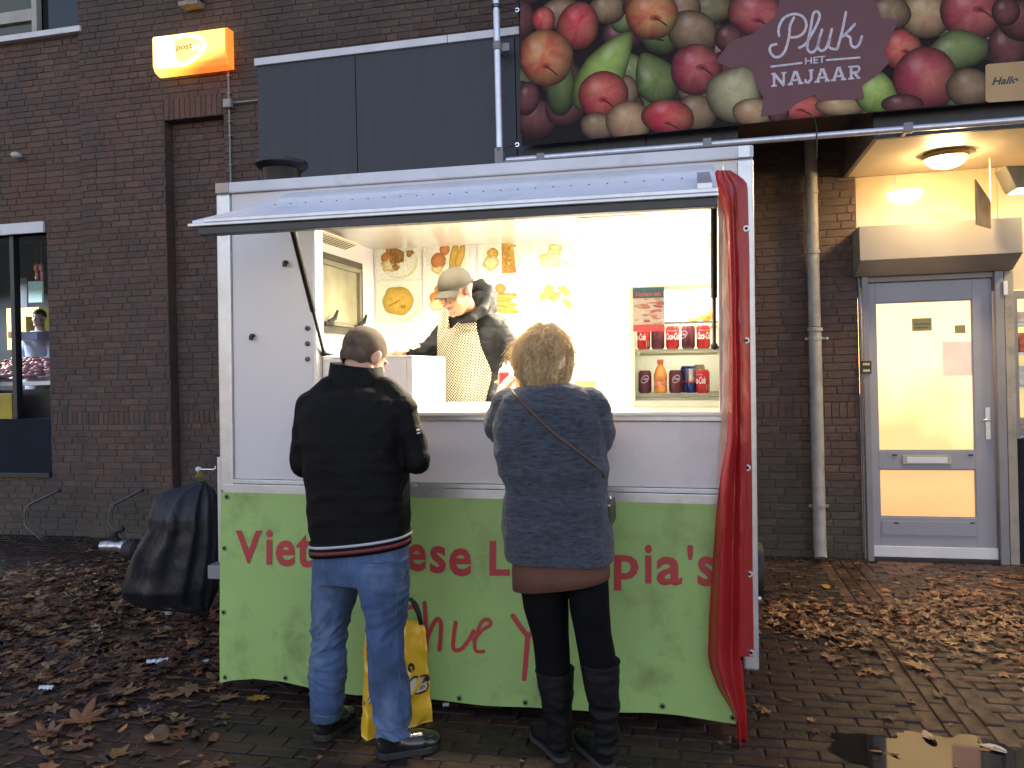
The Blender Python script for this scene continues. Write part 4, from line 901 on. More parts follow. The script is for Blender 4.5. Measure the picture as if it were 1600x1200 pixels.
for xx in (-.25, .45):
    for yy in (.12, D_-.3):
        w_ = part(lambda q: q.lathe([(.12,0),(.26,.0),(.285,.02),(.285,.14),(.26,.16),(.12,.16)], (xx,yy+.09 if yy < 1 else yy,.285), axis='y', n=32) if False else q.lathe([(.12,0),(.26,.0),(.285,.02),(.285,.14),(.26,.16),(.12,.16)], (XL+.06 if xx < 0 else XRr-.22, .75 if yy < 1 else 1.35, .285), axis='x', n=32), 'wheel', M['black_rubber'], smooth=40)
# counter and inside -------------------------------------------------------------------------
ZC = ZOB-.002
part(lambda q: (q.box(XO0+.001, XI1-.002, -.03, .62, ZC-.001, ZC+.016)), 'counter_top', mk('white_counter_laminate', (.72,.69,.62), .3, var=.03), bevel=.004)
part(lambda q: (q.box(XO0+.001, XI1-.4, .60, .64, ZC+.017, ZC+.035)), 'counter_upstand', mk('white_upstand', (.72,.69,.62), .3), bevel=.004)
part(lambda q: (q.box(XO0+.001, XI1-.002, .06, .60, ZF, ZC-.002)), 'counter_base', M['white_panel'])
zb1 = V(645,558,F0+.05).z; zb0 = ZC+.017; xb0, xb1 = XO0+.005, V(645,600,F0+.05).x
cb0 = vthing('counter_cabinet', (xb0+.2, .05, zb0), 'plain white box cabinet on the serving counter left of the seller', 'cabinet')
mcab = mk('cabinet_white', (.78,.73,.70), .4, var=.03)
part(lambda q: q.box(xb0, xb1-.03, .05, .056, zb0, zb1-.002), 'front_board', mcab, cb0, bevel=.001)
part(lambda q: q.box(xb1-.028, xb1, .048, .56, zb0, zb1-.002), 'side_board', mk('cabinet_side_white', (.74,.72,.66), .4, var=.03), cb0, bevel=.002)
part(lambda q: q.box(xb0, xb1, .046, .56, zb1, zb1+.008), 'top_board', mcab, cb0, bevel=.002)
part(lambda q: q.box(xb0, xb0+.012, .058, .56, zb0, zb1-.002), 'side_board', mcab, cb0)
# left wall: hinged window and extractor hood
def LW(u, v, x=None):                              # point on the inner left wall through a pixel
    x = XI0 if x is None else x
    o_ = TMI @ Vector(EYE); d_ = TMI.to_3x3() @ Vector(ray(u, v)); return o_ + d_*((x-o_.x)/d_.x)
a_, b_, c_, d_ = LW(470,386,XI0+.03), LW(566,412,XI0+.03), LW(558,524,XI0+.03), LW(470,524,XI0+.03)
y0_, y1_ = max(.12, a_.y), b_.y; z1_, z0_ = b_.z, c_.z
def winring(q, t, x0, x1, dy=0, dz=0):
    Y0, Y1, Z0, Z1 = y0_+dy, y1_-dy, z0_+dz, z1_-dz
    q.box(x0,x1,Y0,Y1,Z1-t,Z1); q.box(x0,x1,Y0,Y1,Z0,Z0+t); q.box(x0,x1,Y0,Y0+t,Z0+t,Z1-t); q.box(x0,x1,Y1-t,Y1,Z0+t,Z1-t)
wsd = part(lambda q: winring(q, .045, XI0+.001, XI0+.035), 'side_window', mk('grey_window_rubber', (.05,.045,.035), .5, var=.3), bevel=.006)
part(lambda q: winring(q, .03, XI0+.001, XI0+.045, .046, .046), 'window_frame', mk('dark_olive_frame', (.16,.15,.11), .4), wsd, bevel=.004)
part(lambda q: q.box(XI0+.012, XI0+.02, y0_+.07, y1_-.07, z0_+.07, z1_-.07), 'pane', mk('hazy_acrylic_pane', (.26,.25,.17), .25, var=.35, vscale=3), wsd)
for t_ in (.35, .86):
    yy = y0_+(y1_-y0_)*t_; part(lambda q: (q.tube([(XI0+.05,yy,z0_+.06),(XI0+.07,yy+.05,z0_+.09),(XI0+.07,yy+.09,z0_+.14)], [.016,.014,.008], n=8), q.box(XI0+.035,XI0+.06,yy-.05,yy+.06,z0_+.045,z0_+.065)), 'window_catch', M['black_rubber'], wsd)
hw_ = LW(538,391); hyE = hw_.y; ho_ = V(561,371,F0+hyE); hzw = hw_.z; hxo, hzo = ho_.x, min(ho_.z, ZT0-.05)
part(lambda q: q.prism([(XI0+.001,.10,ZT0-.042),(hxo,.10,ZT0-.042),(hxo,.10,hzo),(XI0+.001,.10,hzw)], (0,hyE-.1,0)), 'extractor_hood', mk('cream_hood', (.55,.52,.40), .4, var=.05), bevel=.003)
def holes(q):
    A_, B_ = Vector((hxo-.01,0,hzo)), Vector((XI0+.015,0,hzw+.003)); tt = (B_-A_).normalized(); nn = Vector((-tt.z,0,tt.x)); nn = nn*(.0025 if nn.z < 0 else -.0025)
    for i in range(9):
        for j in range(30):
            c = A_.lerp(B_, (i+.5)/9); y_ = .13+(hyE-.16)*j/29; t = tt*.006
            q.add([c+nn+t+Vector((0,y_-.009,0)), c+nn+t+Vector((0,y_+.009,0)), c+nn-t+Vector((0,y_+.009,0)), c+nn-t+Vector((0,y_-.009,0))], [(0,1,2,3)])
o = part(holes, 'hood_slots', mk('hood_slot_shadow', (.08,.07,.04), .7)); o['kind'] = 'stuff'
# ceiling tube lights, lit
for i, (u, yy) in enumerate(((680,.25),(985,1.1))):
    c = V(u, 330, F0+yy); zz = ZT0-.045
    tl = part(lambda q: q.box(c.x-.32, c.x+.32, yy-.04, yy+.04, zz, zz+.034), 'tube_light', M['white_trim'], bevel=.004)
    part(lambda q: q.tube([(c.x-.29, yy, zz-.018),(c.x+.29, yy, zz-.018)], .014, n=10), 'tube', mk('lit_tube', (1,1,1), .3, emit=(1,.88,.62), estr=30), tl)
    ld = bpy.data.lights.new('tube_glow', 'AREA'); ld.shape = 'RECTANGLE'; ld.size = .58; ld.size_y = .06; ld.energy = (42, 250)[i]*KE; ld.color = (1,.88,.62)
    lo = bpy.data.objects.new('tube_glow', ld); COL.objects.link(lo); lo.parent = tr; lo.location = (c.x, yy, zz-.04)
# ------------------------------------------------------------------ food pictures on the back wall
FV = vcol_mat('food_print', .4, bscale=60)
BKY = F0+D_-.006
def fpt(u, v, off): p = V(u, v, BKY); return Vector((p.x, D_-.004-off, p.z))
def disc(q, cx, cy, rx, ry, off, c1, c2, an=0, n=18, R_=4, rag=.05, dark=.5):
    ca, sa = math.cos(an), math.sin(an); sd = rs.uniform(0,90); vs = []; cs = []
    for j in range(R_+1):
        for k in range(n):
            t = 2*pi*k/n; r = j/R_*(1+rag*noise.noise(Vector((math.cos(t)*2+sd, math.sin(t)*2, sd)))*2)
            x, y_ = r*math.cos(t)*rx, r*math.sin(t)*ry; vs.append(fpt(cx+x*ca-y_*sa, cy+x*sa+y_*ca, off))
            m_ = min(1, max(0, .5+noise.noise(Vector((x*.35+sd, y_*.35, sd))))); f_ = 1-dark*(j/R_)**3
            cs.append(tuple((c1[i]*(1-m_)+c2[i]*m_)*f_ for i in range(3)))
    q.add(vs, [(i*n+k,(i+1)*n+k,(i+1)*n+(k+1)%n,i*n+(k+1)%n) for i in range(R_) for k in range(n)]+[tuple(range(n))], cs)
GO = (.40,.20,.035); YE = (.55,.40,.08); BR = (.20,.09,.02); TO_ = (.50,.14,.05); WHt = (.62,.60,.45)
dn = {0:'heap of fried food', 1:'spring rolls', 2:'square fried slab', 3:'pale dish'}
PICS = [(621,405,'heap','fried pieces with tomato slices, upper row, leftmost'),(697,404,'rolls','tomato slices and two upright spring rolls, above the cap of the seller'),(782,404,'slab','a large square fried slab with lettuce, upper row'),(866,403,'pale','a washed out pale dish, upper row, rightmost'),
 (624,470,'omelette','a round golden omelette on a plate, below the fried pieces'),(697,467,'heap2','tomato slices and greens, half hidden behind the face of the seller'),(784,467,'pile','a pile of thin spring rolls, lower row beside the hood of the seller'),(868,466,'mix','a mixed plate with a dark rim, lower row, rightmost'),
]
for (u, v, kd, lb) in PICS:
    hw, hh_ = 36, 31; c = fpt(u, v, 0)
    t = vthing('food_poster', (c.x, c.y, c.z), 'menu picture: '+lb, 'poster', 'food pictures on the back wall of the trailer')
    q = MB(); q.col = (.66,.65,.60) if kd != 'omelette' else (.60,.66,.54)
    q.add([fpt(u-hw,v-hh_,.001), fpt(u+hw,v-hh_,.001), fpt(u+hw,v+hh_,.001), fpt(u-hw,v+hh_,.001)], [(0,1,2,3)]); q.build('paper', FV, t, cols=True)
    q = MB(); disc(q, u+3, v+4, 29, 27, .0016, (.30,.36,.20), (.34,.36,.22), dark=-.6, rag=0); disc(q, u, v+1, 29, 27, .0020, (.66,.66,.60), (.64,.64,.55), rag=0, dark=.08); q.build('plate', FV, t, cols=True)
    q = MB(); o_ = .0024; dx = .00025
    def A(*a, **k):
        global o_; o_ += dx; disc(q, u+a[0], v+a[1], a[2], a[3], o_, a[4], a[5], **k)
    if kd in ('heap','heap2','mix'):
        A(-16,-2,10,9,TO_,GO); A(-10,-14,8,8,TO_,GO); A(-12,10,13,9,YE,WHt,rag=.3)
        for k in range(14): A(rs.uniform(-8,22), rs.uniform(-16,14), rs.uniform(4,8), rs.uniform(3,6), GO, BR, an=rs.uniform(0,3), rag=.3)
        if kd == 'mix': A(4,12,12,8,WHt,YE,rag=.2)
    elif kd == 'rolls':
        A(-12,4,12,13,TO_,GO); A(-2,-14,8,9,TO_,GO); A(-14,18,10,6,YE,WHt,rag=.3); A(12,-4,6,22,YE,GO,an=.22); A(22,-2,6,22,GO,YE,an=.25)
    elif kd in ('slab','top3'):
        A(-12,-8,9,9,YE,GO); A(-14,6,12,12,YE,WHt,rag=.2)
        c_ = [(2,-24),(20,-24),(25,22),(2,24)]; q.add([fpt(u+a_,v+b_,.0042) for a_,b_ in c_], [(0,1,2,3)], [GO,YE,BR,GO])
        for k in range(22): A(rs.uniform(4,22), rs.uniform(-22,22), 2.2, 2.0, YE, BR, rag=.2)
        o_ += .002
    elif kd == 'omelette': A(-2,0,24,23,(.50,.36,.06),(.42,.26,.04),n=28,R_=8,rag=.05,dark=.35); A(6,9,4,3,GO,BR); A(-8,4,12,1,BR,GO,an=-.5)
    elif kd == 'pile':
        A(-2,-16,9,8,TO_,GO)
        for k in range(9): A(rs.uniform(-4,10), -6+k*3.2, 20, 3.4, (GO,YE)[k%2], BR if k % 3 == 0 else GO, an=rs.uniform(-.05,.25), rag=.1, dark=.6)
    elif kd in ('pale','top4'):
        A(0,-12,12,9,YE,WHt,rag=.2); A(-6,4,16,11,WHt,YE,rag=.3); A(10,8,10,8,YE,WHt,rag=.3)
    else:
        for k in range(10): A(rs.uniform(-16,16), rs.uniform(0,22), rs.uniform(6,10), rs.uniform(4,8), GO, YE, an=rs.uniform(0,3), rag=.3)
    q.build('food_print', FV, t, cols=True, recalc=False)
# ------------------------------------------------------------------ countertop fridge
FRY = F0+.40
fa, fb = V(983,446,FRY), V(1122,446,FRY); fx0, fz1 = fa.x, (fa.z+V(1110,444,FRY).z)/2; fx1 = XI1-.01; fz0 = ZC+.017; fy0, fy1 = FRY-F0, FRY-F0+.48
fg = vthing('display_fridge', (fx0+.3, fy0, fz0), 'white glass-front display fridge on the right end of the counter', 'fridge')
mf = mk('fridge_white', (.74,.72,.62), .3, var=.02)
part(lambda q: (q.box(fx0, fx0+.02, fy0+.012, fy1, fz0, fz1), q.box(fx1-.02, fx1, fy0+.012, fy1, fz0, fz1), q.box(fx0+.0205, fx1-.0205, fy1-.02, fy1, fz0, fz1), q.box(fx0+.0205, fx1-.0205, fy0+.012, fy1-.021, fz1-.02, fz1), q.box(fx0+.0205, fx1-.0205, fy0+.012, fy1-.021, fz0, fz0+.03)), 'cabinet', mf, fg)
drf = part(lambda q: (q.box(fx0, fx0+.024, fy0-.012, fy0+.01, fz0, fz1), q.box(fx1-.024, fx1, fy0-.012, fy0+.01, fz0, fz1), q.box(fx0+.0245, fx1-.0245, fy0-.012, fy0+.01, fz1-.026, fz1), q.box(fx0+.0245, fx1-.0245, fy0-.012, fy0+.01, fz0, fz0+.028)), 'door', mk('fridge_door_cream', (.68,.66,.50), .3), fg, bevel=.003)
part(lambda q: q.box(fx0+.0245, fx1-.0245, fy0-.004, fy0-.001, fz0+.0285, fz1-.0265), 'glass', GLASS, drf)
CANY = FRY+.12; cy_ = CANY-F0
zs2, zs3, zs1 = V(1050,545.5,CANY).z, V(1050,614,CANY).z, V(1095,503,CANY).z
zs3 = max(zs3, fz0+.045)
msh = mk('wire_shelf', (.42,.40,.28), .4)
for z_ in (zs1, zs2, zs3):
    def shf_(q):
        q.box(fx0+.022, fx1-.022, fy0+.03, fy0+.036, z_-.012, z_-.001); q.box(fx0+.022, fx1-.022, fy1-.04, fy1-.034, z_-.012, z_-.001)
        for k in range(34): x_ = fx0+.03+k*(fx1-fx0-.06)/33; q.box(x_-.0016, x_+.0016, fy0+.03, fy1-.03, z_-.006, z_-.0025)
    part(shf_, 'shelf', msh, fg)
part(lambda q: q.box(fx0+.1, fx1-.03, fy0+.05, fy0+.08, fz1-.05, fz1-.024), 'fridge_lamp', mk('lit_fridge_lamp', (1,1,1), .3, emit=(1,.92,.7), estr=9), fg)
ld = bpy.data.lights.new('fridge_glow', 'AREA'); ld.shape = 'RECTANGLE'; ld.size = .26; ld.size_y = .03; ld.energy = 7*KE; ld.color = (1,.92,.72)
lo = bpy.data.objects.new('fridge_glow', ld); COL.objects.link(lo); lo.parent = tr; lo.location = ((fx0+fx1)/2, fy0+.07, fz1-.055); lo.rotation_euler = (math.radians(25),0,0)
# paper sign on the fridge door
pz = empty('x', (0,0,0), None, None); bpy.data.objects.remove(pz)
pa, pb = V(988.5,450,FRY-.02), V(1038.5,517,FRY-.02); sy_ = fy0-.016
ps = vthing('fridge_poster', (pa.x, sy_, pb.z), 'printed food sign with teal heading taped on the fridge door', 'poster')
part(lambda q: q.box(pa.x, pb.x, sy_, sy_+.002, pb.z, pa.z), 'paper', mk('poster_paper', (.5,.42,.36), .3, var=.1), ps)
def PQ(a, b, off): return Vector((pa.x+(pb.x-pa.x)*a, sy_-off, pb.z+(pa.z-pb.z)*b))
part(lambda q: q.add([PQ(0,.76,.0008),PQ(1,.76,.0008),PQ(1,1,.0008),PQ(0,1,.0008)],[(0,1,2,3)]), 'heading', mk('teal_heading_print', (.03,.09,.11), .3, var=.3, vscale=12), ps, recalc=False)
def hd(q): text_quad(q, 'Vietnam mix', (.10,.80,0),(.92,.80,0),(.92,.92,0),(.10,.90,0), fn=lambda p: PQ(p.x,p.y,.0016), bold=.02, shear=.3)
part(hd, 'heading_lettering', mk('red_lettering', (.50,.10,.07), .4), ps, recalc=False)
q = MB()
for k in range(36):
    a_, b_ = rs.uniform(.06,.94), rs.uniform(.17,.74); off = .0008+k*.00002; c = rs.choice([(.62,.50,.40),(.50,.22,.16),(.64,.58,.50),(.40,.12,.09),(.55,.36,.22)])
    rx_, ry_ = rs.uniform(.08,.2), rs.uniform(.015,.04); an = rs.uniform(-.3,.3); n = 12; vs = [PQ(min(1,max(0,a_+rx_*math.cos(2*pi*i/n))), min(.76,max(.14,b_+ry_*math.sin(2*pi*i/n)+an*rx_*math.cos(2*pi*i/n)*.5)), off) for i in range(n)]
    q.add(vs, [tuple(range(n))], [tuple(x*(1-.4*(i > 6)) for x in c) for i in range(n)])
q.add([PQ(0,0,.0008),PQ(1,0,.0008),PQ(1,.15,.0008),PQ(0,.15,.0008)],[(0,1,2,3)],[(.5,.06,.05)]*4)
q.build('food_print', FV, ps, cols=True, recalc=False)
# ------------------------------------------------------------------ cans, bottle, fruit
def wrap(q, s, c, r, z0, z1, a0, a1, **k):           # lettering wrapped round a can (a = angle from the camera side)
    vs, fs, _ = text2d(s, **k)
    q.add([(c[0]+r*math.sin(a0+(a1-a0)*x), c[1]-r*math.cos(a0+(a1-a0)*x), z0+(z1-z0)*y) for x, y in vs], fs)
MR = mk('can_red', (.52,.02,.02), .25, metal=.3, var=.04); MP = mk('can_burgundy', (.115,.02,.035), .25, metal=.3, var=.08); MS = mk('can_silver', (.55,.54,.5), .25, metal=.8); MWp = mk('can_white_print', (.8,.78,.74), .4); MGr = mk('can_grey_print', (.32,.28,.24), .4); MBl = mk('can_blue', (.02,.035,.18), .25, metal=.4); MGo = mk('can_gold', (.42,.38,.20), .3, metal=.5)
def can(u, z, kind, label, turn=0.0, dy=0.0, r=.033, h=.115, group='drink cans in the display fridge'):
    p = V(u, 540, CANY+dy); c = (p.x, cy_+dy)
    t = vthing('drink_can', (c[0], c[1], z), label, 'can', group)
    body = {'red':MR,'plum':MP,'blue':MBl,'gold':MGo}[kind]
    prof = [(r*.78,.0),(r*.82,.002),(r,.012),(r,h-.014),(r*.80,h-.002)]
    part(lambda q: q.lathe(prof, (c[0],c[1],z), n=26), 'can_body', body, t, smooth=40)
    part(lambda q: q.lathe([(r*.80,h-.002),(r*.82,h),(r*.76,h),(r*.74,h-.004),(.0001,h-.004)], (c[0],c[1],z), n=26), 'can_lid', MS if kind != 'plum' else MGo, t, smooth=40)
    rr = r+.0006
    if kind == 'red':
        part(lambda q: wrap(q, 'Coca-Cola', c, rr, z+.046, z+.080, turn-1.05, turn+1.25, bold=.02, shear=.35), 'lettering', MWp, t, recalc=False)
        part(lambda q: (wrap(q, 'ORIGINAL TASTE', c, rr, z+.088, z+.0925, turn-.8, turn+.8), wrap(q, 'ZUCKER', c, rr, z+.012, z+.018, turn-.9, turn-.1, bold=.02)) if False else wrap(q, 'ORIGINAL TASTE', c, rr, z+.088, z+.0925, turn-.8, turn+.8), 'small_print', MWp, t, recalc=False)
        part(lambda q: wrap(q, 'I', c, rr, z+.014, z+.044, turn+1.35, turn+1.85), 'barcode', MGr, t, recalc=False)
    elif kind == 'plum':
        def oval(q):
            vs = [(c[0]+rr*math.sin(turn+.62*math.cos(a)), c[1]-rr*math.cos(turn+.62*math.cos(a)), z+.070+.019*math.sin(a)+.007*math.cos(a)) for a in [2*pi*i/22 for i in range(22)]]
            r2 = rr-.0; vs2 = [(c[0]+r2*math.sin(turn+.54*math.cos(a)), c[1]-r2*math.cos(turn+.54*math.cos(a)), z+.070+.015*math.sin(a)+.006*math.cos(a)) for a in [2*pi*i/22 for i in range(22)]]
            q.add(vs+vs2, [(i,(i+1)%22,22+(i+1)%22,22+i) for i in range(22)])
            wrap(q, 'Dr Pepper', c, rr+.0002, z+.062, z+.079, turn-.46, turn+.46, bold=.025, shear=.3)
        part(oval, 'logo', mk('can_logo_grey', (.5,.40,.42), .4), t, recalc=False)
    elif kind == 'blue':
        part(lambda q: q.lathe([(rr,.055),(rr,.12)], (c[0],c[1],z), n=26, ang=2*pi), 'silver_band', MS, t, smooth=40) if turn else None
        part(lambda q: wrap(q, 'Red Bull', c, rr+.0005, z+.05, z+.066, -.9, .9, bold=.03), 'lettering', mk('can_red_print', (.5,.03,.03), .4), t, recalc=False)
    return t
can(1006, zs2, 'red', 'red cola can half behind the poster, first on the middle fridge shelf', -.9)
can(1028, zs2, 'plum', 'dark burgundy can under the poster corner on the middle fridge shelf', 2.2)
can(1051, zs2, 'red', 'red cola can between two burgundy cans on the middle fridge shelf', .0)
can(1075.5, zs2, 'plum', 'burgundy can with oval logo between two red cola cans', -.75)
can(1099, zs2, 'red', 'red cola can under the orange on the middle fridge shelf, rightmost', .1)
can(1007, zs3, 'plum', 'burgundy can with oval logo at the left end of the bottom fridge shelf', .05)
can(1055, zs3, 'plum', 'burgundy can with oval logo right of the orange bottle', .1)
can(1071, zs3, 'blue', 'slim dark blue energy drink can behind the silver and blue one', 0, dy=.07, r=.026, h=.134)
can(1080, zs3, 'blue', 'slim silver and blue energy drink can left of the bottom red can', .5, dy=.01, r=.024, h=.134)
can(1092, zs3, 'gold', 'pale gold can behind the red can on the bottom fridge shelf', 0, dy=.08, r=.029, h=.14)
can(1097.5, zs3, 'red', 'red cola can at the right end of the bottom fridge shelf', -.85, dy=-.02)
p = V(1032, 600, CANY); bt = vthing('juice_bottle', (p.x, cy_, zs3), 'small orange soft drink bottle with orange cap on the bottom fridge shelf', 'bottle')
part(lambda q: q.lathe([(.024,0),(.031,.006),(.033,.02),(.029,.045),(.033,.075),(.032,.095),(.022,.125),(.013,.14),(.0125,.15)], (p.x,cy_,zs3), n=26), 'bottle_body', mk('orange_drink', (.80,.30,.05), .12, var=.1, coat=.5), bt, smooth=50)
part(lambda q: q.lathe([(.0155,.146),(.0155,.165),(.013,.168),(.0001,.168)], (p.x,cy_,zs3), n=20), 'bottle_cap', mk('orange_cap', (.75,.12,.03), .4), bt, smooth=40)
part(lambda q: q.lathe([(.0335,.03),(.0300,.045),(.0338,.07)], (p.x,cy_,zs3), n=26, ang=2*pi), 'label', mk('orange_label', (.75,.22,.10), .4, var=.5, vscale=40), bt, smooth=40)
def vball(name, u, dz, rx, rz, zb_, m, label):
    p = V(u, 500, CANY); o = bpy.data.objects.new(name, None)
    q = MB(); q.ball((p.x, cy_, zb_+rz), (rx, rx*.85, rz)); o = q.build(name, m, org=Vector((p.x,cy_,zb_)), smooth=True); tag(o, label, 'fruit'); return place_in_trailer(o)
vball('orange', 1104, 0, .034, .034, zs1, mk('orange_peel', (.80,.28,.05), .5, bump=.2, bscale=300), 'round orange on the top fridge shelf at the right')
vball('lemon', 1083, 0, .036, .020, zs1, mk('lemon_peel', (.62,.62,.20), .5, bump=.2, bscale=300), 'flat greenish yellow fruit on the top fridge shelf beside the orange')
p = V(925, 594, F0+.55); b_ = MB(); b_.box(p.x-.09, p.x+.02, .54, .60, ZC+.017, V(925,594,F0+.55).z); o = b_.build('cardboard_box', mk('orange_brown_card', (.55,.33,.13), .6), org=Vector((p.x,.57,ZC+.017)), bevel=.003); tag(o, 'small brown cardboard box on the counter behind the woman in the sweater', 'box'); place_in_trailer(o)
# ------------------------------------------------------------------ green banner under the counter
GT = [(348,769),(600,776),(860,781),(1150,789)]
GB_ = [(344.5,1067),(365,1062),(400,1059),(440,1063),(480,1072),(520,1079),(560,1084),(620,1087),(700,1093),(760,1098),(830,1101),(900,1104),(960,1108),(1010,1112),(1060,1117),(1100,1122),(1150,1129)]
def interp(tab, u):
    for a_, b_ in zip(tab, tab[1:]):
        if u <= b_[0]: t = max(0,(u-a_[0])/(b_[0]-a_[0])); return a_[1]+(b_[1]-a_[1])*t
    return tab[-1][1]
def gpt(u, v, off=0.0):
    p = V(u, v, F0-.02); t = min(1, max(0, (v-770)/330)); x = p.x
    w_ = .010*math.sin(x*5.2+.8*p.z)*t + .006*math.sin(x*11+2)*t*t + .012*t*t*math.sin(x*2.1+1) + .003*noise.noise(Vector((x*5,0,p.z*4))) + .006*math.exp(-((u-965)/35)**2)*t
    p.y = -.026-.008*t-w_-off; return p
gn = vthing('green_banner', gpt(700,1090), 'green vinyl banner with red lettering along the foot of the trailer', 'banner')
gr = MB(); nx, ny = 90, 34
for i in range(nx+1):
    u = 346+(1150-346)*i/nx
    for j in range(ny+1):
        t = j/ny; v0, v1 = interp(GT, u), interp(GB_, u); uu = u-(3*t if i == 0 else 0)
        gr.v.append(tuple(gpt(uu, v0+(v1-v0)*t))); gr.c.append((1,1,1))
for i in range(nx):
    for j in range(ny): a_ = i*(ny+1)+j; gr.f.append((a_, a_+ny+1, a_+ny+2, a_+1)); gr.m.append(0)
mg = mk('green_vinyl', (.30,.46,.15), .42, var=.10, vscale=1.6, bump=.08, bscale=9, dirt=((.12,.16,.06), 3.5, .52, .82))
gr.build('banner_cloth', mg, gn, smooth=True, recalc=False)
for (ta, tb_) in ((0,.018),(.965,1)):
    hem = MB()
    for i in range(nx):
        qd = []
        for (ii, tt) in ((i,ta),(i+1,ta),(i+1,tb_),(i,tb_)):
            u = 346+(1150-346)*ii/nx; v0, v1 = interp(GT, u), interp(GB_, u); qd.append(gpt(u, v0+(v1-v0)*tt, .0015))
        hem.quad(*qd)
    hem.build('banner_hem', mg, gn, recalc=False)
mred = mk('red_print', (.40,.040,.045), .45, var=.08, vscale=9)
def word(q, s, bl, br, ht, **k):
    """letters set one line on the cloth; ht = height in picture units"""
    text_quad(q, s, (*bl,0),(*br,0),(br[0]-.3,br[1]-ht,0),(bl[0]-.3,bl[1]-ht,0), fn=lambda p: gpt(p.x,p.y,.0035), bold=.045, **k)
for ch, x0, x1, y0, y1 in (('V',370,411,828,879),('i',418,428,827,881),('e',433,463,843,884),('t',465,491,834,886),('n',497,529,846,887),('a',534,562,847,889),('m',568,631,848,891),('e',636,667,849,892),('s',673,698,852,895),('e',703,738,855,899),
  ('L',766,798,844,898),('o',804,842,861,904),('e',848,882,862,906),('m',889,952,863,908),('p',960,998,866,921),('i',1008,1019,850,911),('a',1026,1066,869,914),("'",1074,1083,851,874),('s',1090,1117,868,915)):
    lt = MB(); text_quad(lt, ch, (x0,y1,0),(x1,y1+.4,0),(x1,y0+.4,0),(x0,y0,0), fn=lambda p: gpt(p.x,p.y,.0035), bold=.024); lt.build('letter', mred, gn, recalc=False)
lt = MB(); fg_ = lambda p: gpt(p.x, p.y, .0035)
for st, w_ in (([(612,953),(640,948),(652,946)],7), ([(632,950),(628,985),(630,1012)],7), ([(664.5,941),(666,975),(668,1016)],6.5), ([(668,1000),(675,980),(684,966),(690,972),(689.5,995),(688,1014)],6.5),
    ([(713.5,971),(710.5,995),(711,1012),(722,1012),(733,1000),(742,984)],6.5), ([(742,997),(756,982),(768,974),(765,966),(756,968),(750,980),(744,1000),(746,1014),(758,1015)],5.5),
    ([(803,960),(815,977),(827,992)],7.5), ([(846,974),(836,984),(827,992),(825,1010),(821,1057)],7.5), ([(862,1000),(856,1015),(868,1018),(872,1000)],6), ([(880,995),(882,1018)],6)): lt = MB(); ribbon(lt, st, w_, fg_, n=7); lt.build('brush_stroke', mred, gn, recalc=False)
for (u, v) in ((355.5,776),(352.5,856),(351,956),(352.5,1058),(448,1058),(720,1088),(823,1094),(1035,1103),(1145,1119)):
    p = gpt(u, v, .002); q = MB(); q.lathe([(.006,0),(.007,.003),(.012,.003),(.0135,0)], p, axis='-y', n=16); e_ = q.build('eyelet', mk('green_grey_eyelet', (.16,.22,.12), .4, metal=.3), gn, smooth=40)
    q = MB(); q.lathe([(.0001,.0005),(.0062,.0005)], p, axis='-y', n=12); q.build('eyelet_hole', M['black_rubber'], e_)
# ------------------------------------------------------------------ red tarpaulin tied at the right edge
RT = [(266,1120,1125,1130,1136,1141),(278,1112,1122,1133,1146,1160),(288,1113,1128,1140,1152,1168),(302,1120,1134,1143,1153,1168.5),(340,1133,1140,1146,1154,1169.5),(400,1137,1141,1147,1155,1171),(500,1140,1144,1149,1157,1172),(600,1139,1144,1150,1157,1173),(690,1136,1143,1151,1158,1174),
 (740,1126,1137,1148,1158,1175),(800,1119,1132,1146,1159,1175.5),(900,1112,1126,1144,1158,1176),(960,1108,1124,1144,1157,1177),(1024,1106,1122,1143,1156,1178),
 (1045,1110,1125,1144,1161,1161.5),(1075,1122,1133,1148,1163,1163.5),(1105,1140,1146,1154,1166,1166.5),(1130,1150,1154,1159,1167,1167.5),(1160,1152,1156,1161,1167.5,1168),(1184,1157,1158,1159,1160,1160.5)]
RY_ = [-.10,-.165,-.075,-.10,-.03]
def rrow(v):
    for a_, b_ in zip(RT, RT[1:]):
        if v <= b_[0]: t = max(0,(v-a_[0])/(b_[0]-a_[0])); return [a_[i]+(b_[i]-a_[i])*t for i in range(1,6)]
    return list(RT[-1][1:])
def rpt(v, s, off=0.0):                             # s 0..4 across the folds
    us = rrow(v); i = min(3, int(s)); t = s-i; ts = t*t*(3-2*t)
    u = us[i]+(us[i+1]-us[i])*t; y_ = RY_[i]+(RY_[i+1]-RY_[i])*ts
    k = min(1, max(.25, (v-270)/420)) ; y_ = -.03+(y_+.03)*k
    p = V(u, v, F0+y_-off); p.y += .010*noise.noise(Vector((s*.8, v*.018, 3)))*(1 if s < 3.2 else .4)+.0025*noise.noise(Vector((s*2.2, v*.05, 8))); return p
rt = vthing('red_tarpaulin', rpt(1180,2), 'long red vinyl tarpaulin hanging bunched down the right edge of the trailer', 'tarpaulin')
def sheet(q, s0, s1, v0, v1, ns, nv):
    n0 = len(q.v)
    for j in range(nv+1):
        for i in range(ns+1): q.v.append(tuple(rpt(v0+(v1-v0)*j/nv, s0+(s1-s0)*i/ns))); q.c.append((1,1,1))
    for j in range(nv):
        for i in range(ns): a_ = n0+j*(ns+1)+i; q.f.append((a_,a_+1,a_+ns+2,a_+ns+1)); q.m.append(0)
